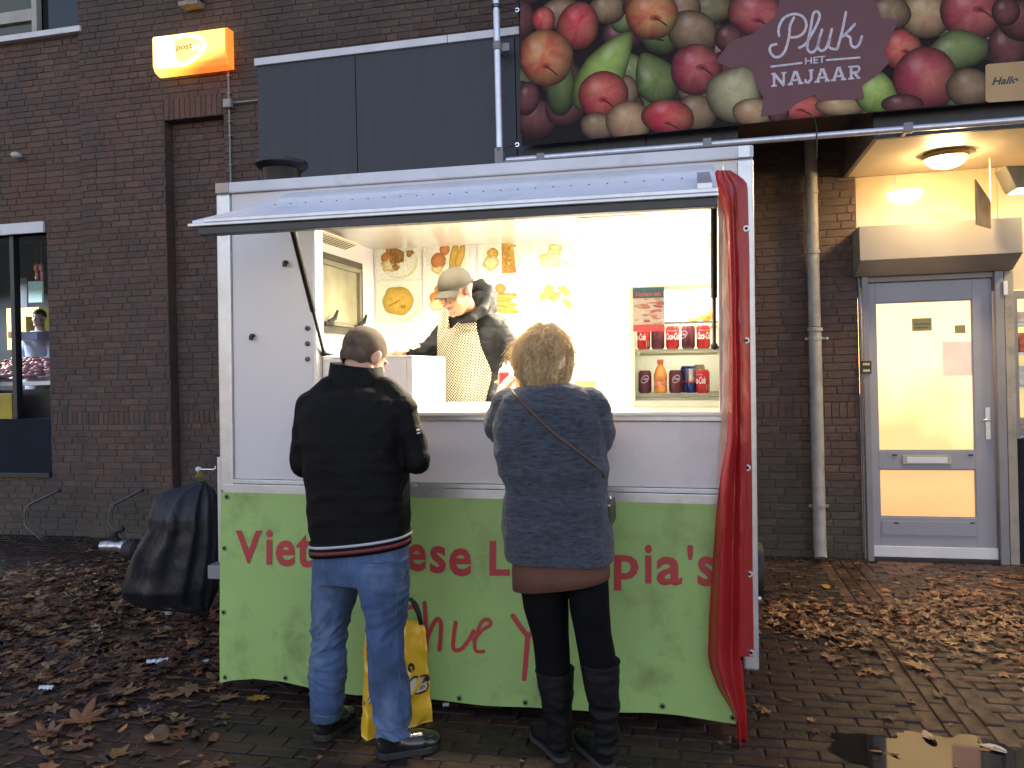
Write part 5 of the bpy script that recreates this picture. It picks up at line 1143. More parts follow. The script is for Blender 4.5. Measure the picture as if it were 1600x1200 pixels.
def vinyl(name, col, tl=.35):
    m = mk(name, col, .3, var=.1, vscale=5, bump=.12, bscale=22, coat=.25, dirt=(tuple(c*.6 for c in col), 5, .55, .85)); N = m.node_tree.nodes; L = m.node_tree.links; B = N['Principled BSDF']; O = [n for n in N if n.type == 'OUTPUT_MATERIAL'][0]
    t_ = N.new('ShaderNodeBsdfTranslucent'); t_.inputs[0].default_value = (*[min(1, c*1.6) for c in col], 1); x_ = N.new('ShaderNodeMixShader'); x_.inputs[0].default_value = tl
    L.new(B.outputs[0], x_.inputs[1]); L.new(t_.outputs[0], x_.inputs[2]); L.new(x_.outputs[0], O.inputs[0]); return m
mv = vinyl('red_vinyl', (.36,.018,.020), .18)
q = MB(); sheet(q, 0, 3.0, 266, 1184, 24, 150); q.build('bunched_cloth', mv, rt, smooth=True, recalc=False)
q = MB(); sheet(q, 3.0, 4.0, 266, 1026, 8, 110); q.build('edge_band', mv, rt, smooth=True, recalc=False)
for (u,v,s) in ((1164,357,3.75),(1165,532,3.6),(1167,731,3.6),(1170,897,3.72),(1173,1020,3.8)):
    p = rpt(v, s, .004); q = MB(); q.lathe([(.006,0),(.007,.003),(.0125,.003),(.014,0)], p, axis='-y', n=16); q.build('eyelet', M['alu'], rt, smooth=40)
CE = [(290,1128,1137),(340,1130,1139),(400,1129,1139),(450,1128,1140),(500,1130,1142),(560,1129,1140),(600,1128,1141),(650,1127,1140),(700,1124,1139),(738,1121,1134)]
q = MB(); 
for j in range(60):
    v = 290+448*j/59; a_, b_ = interp([(c[0],c[1]) for c in CE], v), interp([(c[0],c[2]) for c in CE], v)
    for i in range(4):
        t = i/3; p = V(a_+(b_-a_)*t+1.6*noise.noise(Vector((v*.06,t*2,1))), v, F0-.035); p.y += .012*noise.noise(Vector((v*.03,t*2,5)))-.01*t; q.v.append(tuple(p)); q.c.append((1,1,1))
for j in range(59):
    for i in range(3): a_ = j*4+i; q.f.append((a_,a_+1,a_+5,a_+4)); q.m.append(0)
q.build('clear_plastic_edge', vinyl('clear_plastic', (.62,.44,.36), .3), rt, smooth=True, recalc=False)
# ------------------------------------------------------------------ rubbish bag on the hook
BR_ = [(746,309,318),(752,304,321),(760,284,326),(768,256,332),(778,248,335),(795,244,338),(820,241,341),(845,226,341),(870,213,340),(895,203,338),(915,197,336),(930,197,333),(942,212,330),(950,250,327),(957,298,326),(962,312,325)]
BGY = 3.80; bagc = W(290,950,BGY)
bg_ = empty('rubbish_bag', (bagc.x, BGY, bagc.z), 'black plastic rubbish bag hanging from the left corner of the trailer', 'rubbish bag')
q = MB(); rings = []; tie = W(314,744,BGY); nr = 96
for j in range(60):
    v = 746+(962-746)*j/59; a_, b_ = interp([(c[0],c[1]) for c in BR_], v), interp([(c[0],c[2]) for c in BR_], v)
    A_, B_ = W(a_, v, BGY), W(b_, v, BGY); c = (A_+B_)/2; rx_ = (B_-A_).length/2; ry_ = min(rx_*.85, .15)*min(1,.35+(v-746)/90); t = (v-746)/216
    if t > .8: ry_ *= max(.25, 1-(t-.8)*3.2)
    R_ = []
    for k in range(nr):
        th = 2*pi*k/nr; am = (.11*(1-.4*t)); pl = 1+.022*math.sin(th*23+3*math.sin(th*3)+t*2)*(1-.5*t)+am*(1-abs(math.sin(th*6.5+1.2*math.sin(th*2)+t*1.5)))*2-am+.07*noise.noise(Vector((math.cos(th)*2, math.sin(th)*2, t*5)))+.05*fold(Vector((math.cos(th),math.sin(th),t*3)), 2.2, seed=3)*t
        R_.append(c+Vector((rx_*math.cos(th)*(pl if abs(math.cos(th)) < .8 else 1+(pl-1)*.4), ry_*math.sin(th)*pl, (B_-A_).z/2*math.cos(th))))
    rings.append(R_)
q.loft(rings); q.build('bag', mk('black_bag_plastic', (.0075,.009,.014), .45, var=.2, bump=.6, bscale=26, spec=.4, stretch=(1.6,1.6,.5)), bg_, smooth=True)
q = MB()
for du in (-5, 0, 5): q.tube([W(314+du*.3,733,BGY-.2), W(312+du,745,BGY-.1), W(316+du*.6,752,BGY)], .004, n=6)
q.build('tie', mk('yellow_tie', (.55,.55,.12), .5), bg_)
# ------------------------------------------------------------------ yellow carrier bag
A_, C_ = G(572,1157), G(677,1122); C_.y = min(C_.y, 3.42)
n_ = Vector((-(C_-A_).y, (C_-A_).x, 0)).normalized()*.075
yb = empty('carrier_bag', (A_+C_)/2, 'yellow supermarket carrier bag standing behind the legs of the man', 'bag')
H_ = .475
def bagpt(a, h, s, off=0):                           # a along the front 0..1, h height 0..1, s -1 front / +1 back
    p = A_.lerp(C_, a); w_ = 1-.10*h; p = ((A_+C_)/2).lerp(p, w_); 
    bul = .035*math.sin(pi*a)*(math.sin(pi*min(1,h*1.05)))+.01
    d = n_.normalized(); p = p + n_*.5*(1-h*.75)*(1 if s > 0 else 0) + n_*.3*h*(1 if s < 0 else 0)
    q_ = Vector((a*2.2, h*3.0, s)); cr = .014*fold(q_, 1.6, seed=5+s)+.010*noise.noise(q_*2.5)
    p = p + d*s*(bul+cr+off) ; p.z = h*(H_+.02*math.sin(a*5)+(-.03 if a > .93 else 0)); 
    if h < .06: p.z = h*H_
    return p
q = MB()
for s in (-1, 1):
    n0 = len(q.v); nx, ny = 40, 50
    for i in range(nx+1):
        for j in range(ny+1): q.v.append(tuple(bagpt(i/nx, j/ny, s))); q.c.append((1,1,1))
    for i in range(nx):
        for j in range(ny): a_ = n0+i*(ny+1)+j; q.f.append((a_,a_+ny+1,a_+ny+2,a_+1)); q.m.append(0)
n1 = 41*51
for j in range(50):
    q.f.append((j, j+1, n1+j+1, n1+j)); q.m.append(0); q.f.append((40*51+j, 40*51+j+1, n1+40*51+j+1, n1+40*51+j)); q.m.append(0)
for i in range(40): q.f.append((i*51, (i+1)*51, n1+(i+1)*51, n1+i*51)); q.m.append(0)
q.build('bag_body', mk('yellow_bag_plastic', (.80,.47,.025), .33, var=.06, bump=.25, bscale=18, coat=.4), yb, smooth=True, recalc=False)
from mathutils.bvhtree import BVHTree
_bt = bpy.data.objects[yb.children[0].name]; _tree = BVHTree.FromPolygons([v.co+ORG[yb.name] for v in _bt.data.vertices], [tuple(p.vertices) for p in _bt.data.polygons])
def bagp(off):
    def f(p):
        d = Vector(ray(p.x, p.y)).normalized(); h = _tree.ray_cast(Vector(EYE), d)
        return (h[0] if h[0] else W(p.x, p.y, 3.3))-d*off
    return f
for ch, x0, x1, yb0, hh in (('J',570,587,1101,32),('U',589,611,1097,32),('M',615,650,1090,32),('B',650,668,1084,29)):
    q = MB(); text_quad(q, ch, (x0-2,yb0+2,0),(x1+1,yb0-2,0),(x1+4,yb0-hh-2,0),(x0+2,yb0-hh+1,0), fn=bagp(.004), bold=.05, shear=.2); lo_ = q.build('letter_outline', M['black_rubber'], yb, recalc=False)
    q = MB(); text_quad(q, ch, (x0,yb0-1,0),(x1-1,yb0-4,0),(x1+2,yb0-hh+1,0),(x0+4,yb0-hh+4,0), fn=bagp(.007), bold=.02, shear=.2); q.build('letter', mk('bag_white_print', (.62,.60,.55), .4), lo_, recalc=False)
for i, ch in enumerate('hallo'):
    q = MB(); x0 = 588+i*12.3; hh = 15 if ch in 'ao' else 22; text_quad(q, ch, (x0,1055-i,0),(x0+(11 if ch in 'hao' else 4),1055-i,0),(x0+(11 if ch in 'hao' else 4),1055-i-hh,0),(x0,1055-i-hh,0), fn=bagp(.004), bold=.05); q.build('letter', M['black_rubber'], yb, recalc=False)
hb = bagpt(.9,1,-1); q = MB(); t0, t1 = W(640,938,3.36), W(657,970,3.36)
q.tube([W(612,972,3.38), W(622,950,3.36), W(634,938,3.36), W(642,936,3.36), W(648,944,3.36), W(654,958,3.36), W(658,975,3.37)], [.006,.007,.008,.009,.013,.012,.010], n=8); q.build('handle', M['black_rubber'], yb, smooth=True)
# ================================================================== people
from mathutils.bvhtree import BVHTree
def tree_of(o):
    me = o.data; org = ORG[o.name]
    return BVHTree.FromPolygons([v.co+org for v in me.vertices], [tuple(p.vertices) for p in me.polygons])
def hit(tr_, u, v, off=.004):
    d = Vector(ray(u, v)).normalized(); h = tr_.ray_cast(Vector(EYE), d)
    return (h[0] - d*off) if h[0] else None
def ering(c, rx, ry, n=30, p=2.3, yaw=0.0, tx=0.0, ty=0.0):
    out = []
    for k in range(n):
        t = 2*pi*k/n; x = rx*math.copysign(abs(math.cos(t))**(2/p), math.cos(t)); y_ = ry*math.copysign(abs(math.sin(t))**(2/p), math.sin(t))
        X_, Y_ = x*math.cos(yaw)-y_*math.sin(yaw), x*math.sin(yaw)+y_*math.cos(yaw)
        out.append(Vector(c)+Vector((X_, Y_, X_*tx+Y_*ty)))
    return out
def silh(tab, Y, p=2.3, grow=0.0, tx=None):         # rows (v, u_left, u_right, half depth, dY)
    R_ = []
    for row in tab:
        v, a_, b_, ry = row[:4]; dY = row[4] if len(row) > 4 else 0
        A_, B_ = W(a_, v, Y+dY), W(b_, v, Y+dY); c = (A_+B_)/2; R_.append(ering(c, (B_.x-A_.x)/2+grow, ry+grow, p=p, tx=(tx or 0)))
    return R_
def head(q, c, R_, s=1.0, ears=True):
    L_ = lambda x, y_, z_: Vector(c)+R_@Vector((x*s, y_*s, z_*s))
    q.ball(L_(0,-.012,.028), Vector((.077,.096,.086))*s, rot=R_, n=24, m=14)
    q.ball(L_(0,.028,-.032), Vector((.061,.066,.084))*s, rot=R_, n=20, m=12)
    q.ball(L_(0,.045,-.088), Vector((.040,.036,.032))*s, rot=R_)
    for sx in (-1, 1):
        q.ball(L_(sx*.034,.062,-.030), Vector((.024,.026,.026))*s, rot=R_); q.cap(L_(sx*.055,.0,-.06), .02*s, L_(sx*.03,.055,-.1), .016*s, n=10)
        if ears: q.ball(L_(sx*.080,-.008,-.008), Vector((.010,.019,.032))*s, rot=R_@Matrix.Rotation(sx*-.35,3,'Z')@Matrix.Rotation(-.2,3,'X')); q.ball(L_(sx*.078,-.004,-.03), Vector((.009,.011,.012))*s, rot=R_)
    q.cap(L_(-.032,.082,.018), .011*s, L_(.032,.082,.018), .011*s, n=10); q.cap(L_(0,.090,.008), .008*s, L_(0,.112,-.034), .0125*s, n=10)
    q.ball(L_(-.011,.098,-.037), .008*s); q.ball(L_(.011,.098,-.037), .008*s)
    q.cap(L_(-.017,.090,-.060), .0065*s, L_(.017,.090,-.060), .0065*s, n=8); q.cap(L_(-.015,.088,-.070), .0075*s, L_(.015,.088,-.070), .0075*s, n=8)
    q.ball(L_(0,.078,-.098), Vector((.021,.018,.018))*s, rot=R_)
    return L_
def hand(q, w, d, nrm, side, s=1.0, curl=.5, spread=.06):  # w wrist, d pointing, nrm towards the palm, side towards the thumb
    d = Vector(d).normalized(); nrm = Vector(nrm); nrm = (nrm-d*nrm.dot(d)).normalized(); side = Vector(side); side = (side-d*side.dot(d)-nrm*side.dot(nrm)).normalized(); w = Vector(w)
    for k in (-1,-.33,.33,1): q.cap(w+side*k*.018*s, .015*s, w+d*.085*s+side*k*.031*s, .0125*s, n=10)
    for i, (k, ln) in enumerate(((1.0,.072),(.36,.081),(-.30,.075),(-.95,.058))):
        b_ = w+d*.088*s+side*k*.031*s; dd = (d+side*k*spread).normalized(); a_ = curl*.55
        for j, (fr_, r0, r1) in enumerate(((.46,.0098,.0088),(.31,.0086,.008),(.25,.0078,.0066))):
            dd = (Matrix.Rotation(a_*(1,1.25,.9)[j], 3, dd.cross(nrm))@dd).normalized(); e_ = b_+dd*ln*fr_*s; q.cap(b_, r0*s, e_, r1*s, n=8); b_ = e_
    b_ = w+d*.022*s+side*.026*s; dd = (d*.62+side*.75+nrm*.25).normalized(); e_ = b_+dd*.042*s; q.cap(b_, .0155*s, e_, .0125*s, n=9)
    dd = (dd+d*.45+nrm*.35*curl).normalized(); f_ = e_+dd*.031*s; q.cap(e_, .0115*s, f_, .0098*s, n=9); dd = (dd+d*.2+nrm*.3*curl).normalized(); q.cap(f_, .0095*s, f_+dd*.026*s, .0082*s, n=9)
def skinmat(name, col): return mk(name, col, .5, var=.08, vscale=12, bump=.08, bscale=200, sss=.15)
def person(loc, label): return empty('person', loc, label, 'person')
def shoe(q, heel, toe, h=.10, wd=.045, up=None):
    heel, toe = Vector(heel), Vector(toe); d = (toe-heel); L_ = d.length; d.normalize()
    q.cap(heel+d*.045+Vector((0,0,.048)), wd*.82, heel+d*.10+Vector((0,0,.05)), wd*.86, n=16)
    q.cap(heel+d*.11+Vector((0,0,.045)), wd*.84, heel+d*(L_-.09)+Vector((0,0,.040)), wd*.98, n=16, flat=((0,0,1),.86))
    q.cap(heel+d*(L_-.10)+Vector((0,0,.038)), wd*.96, toe-d*.042+Vector((0,0,.034)), wd*.84, n=16, flat=((0,0,1),.80))
    q.cap(heel+d*.055+Vector((0,0,.05)), wd*.86, (up or heel+d*.05+Vector((0,0,h+.03))), wd*1.0, n=16)
def sole(q, heel, toe, wd=.05, th=.022):
    heel, toe = Vector(heel), Vector(toe); d = toe-heel; L_ = d.length; d.normalize(); s_ = Vector((-d.y,d.x,0)); pts = []
    pr = [(0,.0),(.008,.55),(.03,.80),(.09,.84),(.15,.80),(.20,1.0),(L_-.05,.95),(L_-.015,.6),(L_,.0)]
    out = [(x,w_) for x,w_ in pr]+[(x,-w_) for x,w_ in pr[1:-1]][::-1]
    q.prism([heel+d*x+s_*w_*wd+Vector((0,0,.001)) for x,w_ in out], (0,0,th))
# ------------------------------------------------------------------ the man in the black jacket
MY = 3.12
man = person((W(563,1100,MY).x, MY, 0), 'man in black quilted jacket and blue jeans seen from behind at the counter')
skin = skinmat('fair_skin', (.52,.30,.22))
RH = Matrix.Rotation(-.42, 3, 'Z') @ Matrix.Rotation(-.50, 3, 'X')
hc = W(570,558,MY+.07)
q = MB(); LH = head(q, hc, RH, 1.06)
q.cap(LH(0,-.025,-.03), .056, W(560,612,MY+.02), .066); q.cap(W(560,612,MY+.02), .07, W(560,640,MY), .11)
mt = [(640,500,616,.095),(680,505,615,.11),(740,505,615,.11),(800,503,620,.11),(860,500,628,.115),(900,498,630,.11)]
q.loft(silh(mt, MY))
eL, eR = W(476,728,MY-.0), W(652,722,MY-.0); wL, wR = W(520,705,MY+.25), W(604,700,MY+.27)
for (s_, e_, w_) in ((W(492,628,MY), eL, wL), (W(622,630,MY), eR, wR)):
    q.cap(s_, .055, e_, .042); q.cap(e_, .042, w_, .030)
hand(q, wL, (.45,.75,.15), (0,.3,-1), (.2,-.2,.9), curl=1.0); hand(q, wR, (-.45,.75,.2), (0,.3,-1), (-.2,-.2,.9), curl=1.0)
LT = [(880,498,552,.08),(940,498,542,.075),(1000,497,531,.06),(1050,495,528,.055),(1080,498,524,.045),(1095,502,522,.04)]
RT2 = [(880,566,624,.08),(940,575,625,.075),(1000,587,625,.06),(1050,590,625,.055),(1100,600,624,.04),(1115,602,624,.035)]
for tb, yy in ((LT, 3.15), (RT2, 3.06)): q.loft(silh(tb, yy, p=2))
blob('body', q, skin, man, voxel=.0055, smooth=2)
# cropped hair: a thin skull cap
q = MB(); q.ball(LH(0,-.016,.032), Vector((.0815,.0995,.0885))*1.06, rot=RH, n=30, m=20); q.ball(LH(0,-.05,-.02), Vector((.066,.058,.05))*1.06, rot=RH)
RHi = RH.inverted()
def hcut(p):
    l = RHi@(p-hc)/1.06; line = -.055 if l.y < -.02 else -.055+(l.y+.02)*1.15
    return l.z < line
mh = mk('cropped_brown_hair', (.115,.082,.060), .85, var=.4, vscale=20, bump=.8, bscale=500, dirt=((.20,.125,.09), 26, .48, .8))
blob('hair', q, mh, man, voxel=.005, smooth=3, cut=hcut)
# jacket
jt = [(604,536,592,.075,.0),(612,500,618,.10),(626,482,632,.125),(645,472,638,.140),(690,476,636,.155),(740,482,634,.155),(790,486,636,.150),(825,489,637,.145),(846,491,637,.142)]
q = MB(); q.loft(silh(jt, MY, p=2.5))
q.cap(W(488,634,MY), .068, W(473,725,MY), .061); q.cap(W(473,725,MY), .062, W(510,712,MY+.22), .045)
q.cap(W(626,636,MY), .068, W(650,716,MY), .061); q.cap(W(652,718,MY), .061, W(598,705,MY+.25), .045)
q.cap(W(600,610,MY), .06, W(628,640,MY), .07); q.cap(W(520,608,MY), .06, W(490,634,MY), .068)
def jdisp(p, n):
    a_ = (p.z*1.0+.012*math.sin(p.x*6)); s_ = abs(math.sin(pi*a_/.052)); 
    return .0016*(s_**.4-.7) + .011*fold(p, 5.5, (1,1,1.5), 2)*(.5+.5*min(1,max(0,(abs(p.x-man.location.x)-.12)/.1))) + .002*noise.noise(p*8)
mj = mk('black_quilted_nylon', (.0045,.0045,.005), .7, var=.25, vscale=30, bump=.25, bscale=120, spec=.15)
jk = blob('jacket', q, mj, man, voxel=.0065, smooth=4, disp=jdisp)
q = MB()                                             # stand-up collar
cr = [(612,510,606,.088,.02),(600,511,604,.088,.025),(585,513,602,.088,.03),(570,515,600,.086,.04)]
rr_ = []
for (v,a_,b_,ry,dY) in cr:
    A_, B_ = W(a_,v,MY+dY), W(b_,v,MY+dY); c = (A_+B_)/2; rr_.append(ering(c, (B_.x-A_.x)/2-.012, ry, tx=-.13, ty=.05))
inner = [[c_ + (Vector((sum(p.x for p in R_)/len(R_), sum(p.y for p in R_)/len(R_), c_.z))-c_).normalized()*.016 for c_ in R_] for R_ in rr_[::-1]]
q.loft(rr_+inner, cap=False); q.build('collar', mj, jk, smooth=True)
# ribbed hem with stripes
hA, hB = W(491,846,MY), W(637,832,MY); hcn = (hA+hB)/2; tx_ = (hB.z-hA.z)/(hB.x-hA.x)
def hemring(dz, g): return ering(hcn+Vector((0,0,dz)), (hB.x-hA.x)/2+g, .145+g, n=48, p=2.4, tx=tx_)
def band(z0, z1, g, name, m, par): q = MB(); q.loft([hemring(z0,g-.006), hemring(z0,g), hemring(z1,g), hemring(z1,g-.006)], cap=False); return q.build(name, m, par, smooth=True)
hm = band(-.052, .010, .004, 'hem_rib', mj, jk)
band(-.013, -.003, .0075, 'white_stripe', mk('white_rib_stripe', (.42,.42,.45), .7), jk); band(-.040, -.026, .0075, 'red_stripe', mk('dark_red_rib_stripe', (.15,.02,.025), .7), jk)
jtree = tree_of(jk); q = MB()
for (u,v) in ((653,672),(654,677)):
    pts_ = [hit(jtree, u+du, v+dv, .003) for du, dv in ((-2.5,-1.2),(2.5,-2.2),(2.5,.2),(-2.5,1.2))]
    if all(pts_): q.add(pts_, [(0,1,2,3)])
if q.v: q.build('sleeve_mark', M['white_trim'], jk, recalc=False)
# jeans
def leg(tab, Y, q, p=2.2): q.loft(silh(tab, Y, p=p))
q = MB()
q.loft(silh([(830,496,632,.125),(860,493,636,.13),(885,492,636,.132),(908,492,637,.12)], MY-.01, p=2.5))
LJ = [(870,493,560,.12,-.02),(905,491,562,.118,-.02),(930,491,556,.105),(975,490,543,.09),(1010,487,540,.082),(1050,483,540,.078),(1075,484,538,.075),(1100,487,536,.070),(1114,490,534,.068),(1124,491,533,.066)]
RJ = [(870,562,636,.12,.02),(905,561,637,.118,.02),(930,565,637,.105),(975,576,634,.09),(1010,576,634,.085),(1050,577,635,.08),(1085,581,639,.076),(1120,586,641,.072),(1138,588,642,.070),(1148,589,642,.069)]
leg(LJ, 3.15, q); leg(RJ, 3.055, q)
def jedisp(p, n):
    z = p.z; k = math.exp(-((z-.48)/.16)**2)*1.1+max(0,(.40-z)/.36)*2.0+.35
    q_ = Vector((p.x, p.y, p.z+.9*(p.x-man.location.x)*math.sin(p.z*9))); return k*(.0085*fold(q_, 6.0, (1.0,1.0,1.7), 1)+.005*fold(q_, 14, (.9,.9,1.5), 4))-.003+.004*noise.noise(p*4)
mje = mk('faded_blue_denim', (.042,.080,.175), .8, var=.45, vscale=7, bump=.35, bscale=420, dirt=((.15,.21,.32), 5.0, .50, .74), stretch=(1,1,.6))
je = blob('jeans', q, mje, man, voxel=.0065, smooth=3, disp=jedisp)
jt_ = tree_of(je); mse = mk('denim_seam', (.075,.115,.20), .8)
q = MB()
def seam(pts, r=.0016, tr_=None, off=.001):
    P_ = []
    for (a_, b_) in zip(pts, pts[1:]):
        for k in range(6):
            h_ = hit(tr_ or jt_, a_[0]+(b_[0]-a_[0])*k/6, a_[1]+(b_[1]-a_[1])*k/6, off)
            if h_ and (not P_ or (h_-P_[-1]).length < .09): P_.append(h_)
    if len(P_) > 2: q.tube(P_, r, n=6)
for pts in ([(541,866),(540,905),(548,914)], [(499,868),(499,884),(516,892),(533,883),(534,866)], [(562,866),(564,880),(584,888),(604,876),(604,862)], [(617,866),(621,920),(619,970),(622,1030),(628,1100),(634,1140)], [(541,868),(556,862),(566,858)]): seam(pts)
for pts in ([(491,1117),(510,1121),(532,1118)], [(589,1140),(610,1144),(642,1134)]): seam(pts, .003)
if q.v: q.build('seams', mse, je, smooth=True)
lea = mk('black_shoe_leather', (.010,.010,.011), .22, var=.2, bump=.25, bscale=30, coat=.6)
for (h_, t_, up) in ((G(497,1160), G(549,1122), W(513,1088,3.15)), (G(588,1184), G(688,1166), W(614,1112,3.06))):
    q = MB(); shoe(q, h_, t_, up=up, wd=.056); sh_ = blob('shoe', q, lea, man, voxel=.005, smooth=4)
    q = MB(); sole(q, h_-Vector((0,.0,0)), t_, wd=.060, th=.028); q.build('sole', M['black_rubber'], sh_, bevel=.004)
    d = (t_-h_).normalized(); s_ = Vector((-d.y,d.x,0)); q = MB()
    for k in range(4): c = h_+d*(.125+.022*k)+Vector((0,0,.098-.009*k)); q.tube([c-s_*.022+Vector((0,0,-.006)), c+Vector((0,0,.003)), c+s_*.022+Vector((0,0,-.006))], .0025, n=6)
    q.build('laces', M['black_rubber'], sh_)
# ------------------------------------------------------------------ the woman in the grey-blue sweater
FYY = 3.12
wo_ = person((W(880,1150,FYY).x, FYY, 0), 'woman with blond hair in blue grey sweater, brown skirt and black boots seen from behind')
skw = skinmat('pale_skin', (.62,.40,.31))
RW = Matrix.Rotation(.10, 3, 'Z') @ Matrix.Rotation(-.22, 3, 'X')
wc = W(850,557,FYY+.06)
q = MB(); LHW = head(q, wc, RW, .92, ears=False)
q.cap(LHW(0,-.02,-.03), .05, W(856,612,FYY+.02), .06); q.cap(W(856,615,FYY+.02), .07, W(858,640,FYY), .11)
q.loft(silh([(630,806,912,.10),(680,806,918,.12),(740,812,925,.12),(800,808,930,.13),(860,806,936,.13),(900,814,946,.12)], FYY))
wwL, wwR = W(784,622,3.56), W(905,640,3.60)
sLp, sRp = W(800,640,FYY+.02), W(920,640,FYY+.02); eLp, eRp = W(775,668,FYY+.20), W(940,690,FYY+.16)
q.cap(sLp, .058, eLp, .05); q.cap(eLp, .045, wwL, .029); q.cap(sRp, .058, eRp, .05); q.cap(eRp, .045, wwR, .03)
hdir = (W(786,588,3.66)-wwL)
hand(q, wwL, hdir, (.55,.6,-.1), (.8,-.5,.4), s=.98, curl=.85, spread=.1); hand(q, wwR, (-.5,.5,.1), (0,.3,-1), (-.6,-.3,.5), curl=.8)
LTW = [(880,817,884,.085),(940,822,886,.085),(1000,838,886,.065),(1050,842,888,.058),(1120,858,886,.045),(1160,862,886,.04)]
RTW = [(880,896,942,.06,.05),(940,894,950,.085),(1000,906,955,.065),(1050,914,962,.058),(1120,928,962,.045),(1160,934,962,.04)]
q.loft(silh(LTW, 3.14, p=2)); q.loft(silh(RTW, 3.09, p=2))
blob('body', q, skw, wo_, voxel=.0055, smooth=2)
swt = [(600,832,884,.07,.03),(607,806,908,.10),(620,788,928,.125),(640,778,940,.142),(665,774,944,.155),(700,776,946,.162),(735,783,949,.160),(765,788,949,.152),(800,787,951,.152),(835,790,955,.158),(860,793,957,.160),(873,796,957,.158)]
q = MB(); q.loft(silh(swt, FYY, p=2.5))
q.cap(W(796,636,FYY), .072, W(783,668,FYY+.10), .070); q.cap(W(783,668,FYY+.10), .068, W(778,652,3.40), .052)
q.cap(W(922,636,FYY), .074, W(932,676,FYY+.06), .072); q.cap(W(932,682,FYY+.06), .068, W(912,655,3.46), .050)
q.cap(W(928,660,FYY-.0), .066, W(931,690,FYY+.04), .062)
def sdisp(p, n):
    z = p.z; hk = math.exp(-((z-1.10)/.05)**2)*.010+math.exp(-((z-1.0)/.04)**2)*.006
    return .009*fold(p, 4.5, (.8,.8,2.0), 7)+.004*noise.noise(p*12)+.0022*noise.noise(p*45)-hk+.005
msw = mk('blue_grey_melange_knit', (.040,.047,.066), .95, var=.55, vscale=75, bump=.7, bscale=260, stretch=(.35,.35,1.4), sheen=.15, dirt=((.085,.09,.11), 60, .55, .8))
sw = blob('sweater', q, msw, wo_, voxel=.0065, smooth=4, disp=sdisp)
stt = tree_of(sw)
# shoulder strap of the bag
q = MB(); P_ = []
for (u, v) in ((800,611),(806,618),(815,628),(830,643),(848,661),(868,679),(890,696),(912,713),(930,728),(944,744),(951,757),(956,768)):
    h_ = hit(stt, u, v, .004)
    if h_: P_.append(h_)
P_ = [P_[0]+Vector((-.01,.07,.0))]+P_
q.tube(P_, .0055, n=8)
stp = empty('shoulder_bag', (P_[-1].x+.03, FYY+.1, P_[-1].z-.2), 'thin brown shoulder strap and small dark bag worn across the back of the woman', 'handbag')
q.build('strap', mk('brown_leather_strap', (.085,.042,.025), .45), stp, smooth=True)
q = MB(); bx_ = W(954,800,FYY+.12); q.box(bx_.x-.03, bx_.x+.012, FYY+.0, FYY+.22, W(954,828,FYY).z, W(954,790,FYY).z); q.build('bag', mk('dark_bag_leather', (.02,.015,.015), .45), stp, bevel=.01)
q = MB(); b_ = W(953.5,779,FYY+.02); q.ball(b_, .008); q.build('buckle', M['chrome'], stp)
# skirt, tights, boots
sk = [(850,808,945,.130),(868,804,950,.138),(890,802,953,.146),(909,803,953,.150)]
q = MB(); R_ = silh(sk, FYY, p=2.5)
for p_ in R_[-1]: p_.z += (p_.x-W(878,900,FYY).x)*.13
R2 = [[c_+(Vector((sum(p.x for p in r_)/len(r_), sum(p.y for p in r_)/len(r_), c_.z))-c_).normalized()*.008 for c_ in r_] for r_ in R_[::-1]]
q.loft(R_+R2, cap=False); q.build('skirt', mk('rust_brown_skirt', (.105,.042,.026), .85, var=.15, vscale=9, bump=.3, bscale=150), wo_, smooth=True)
q = MB(); mti = mk('black_tights', (.004,.004,.005), .85, var=.2, spec=.1)
LK = [(860,820,880,.085,.03),(895,815,885,.095,.02),(915,814,886,.10),(950,820,888,.098),(990,832,888,.085),(1020,836,890,.078),(1060,839,891,.070)]
RK = [(860,894,940,.075,.05),(895,890,946,.085,.04),(915,888,951,.098,.015),(950,891,952,.098),(990,899,955,.085),(1020,904,961,.080),(1050,909,965,.072)]
q.loft(silh(LK, 3.14)); q.loft(silh(RK, 3.09)); blob('tights', q, mti, wo_, voxel=.008, smooth=3)
mbt = mk('black_boot_leather', (.006,.006,.007), .6, var=.25, bump=.4, bscale=40, spec=.18)
def bdisp(p, n): return (.006*fold(p, 8, (.7,.7,2.6), 9)*(1.4 if p.z < .28 else .4))
for (tb, yy, h_, t_) in (([(1046,838,896,.082),(1065,840,896,.080),(1090,846,895,.074),(1120,852,894,.062),(1150,857,893,.052),(1168,858,893,.050)], 3.14, G(884,1193), G(848,1158)),
                         ([(1034,908,968,.082),(1055,910,968,.080),(1085,916,968,.074),(1120,924,968,.062),(1150,930,967,.052),(1172,930,968,.050)], 3.085, G(955,1206), G(918,1172))):
    q = MB(); q.loft(silh(tb, yy)); up = W((tb[-1][1]+tb[-1][2])/2, 1150, yy); shoe(q, h_, t_+(t_-h_).normalized()*.09, up=up, wd=.043)
    bt_ = blob('boot', q, mbt, wo_, voxel=.006, smooth=3, disp=bdisp)
    q = MB(); sole(q, h_, t_+(t_-h_).normalized()*.09, wd=.046, th=.02); q.build('sole', mk('dark_boot_sole', (.03,.03,.03), .7), bt_, bevel=.003)
    r_ = silh([(tb[0][0],tb[0][1],tb[0][2],tb[0][3])], yy)[0]; q = MB(); q.tube(r_+[r_[0]], .0035, n=6, caps=False); q.build('boot_rim', mbt, bt_, smooth=True)
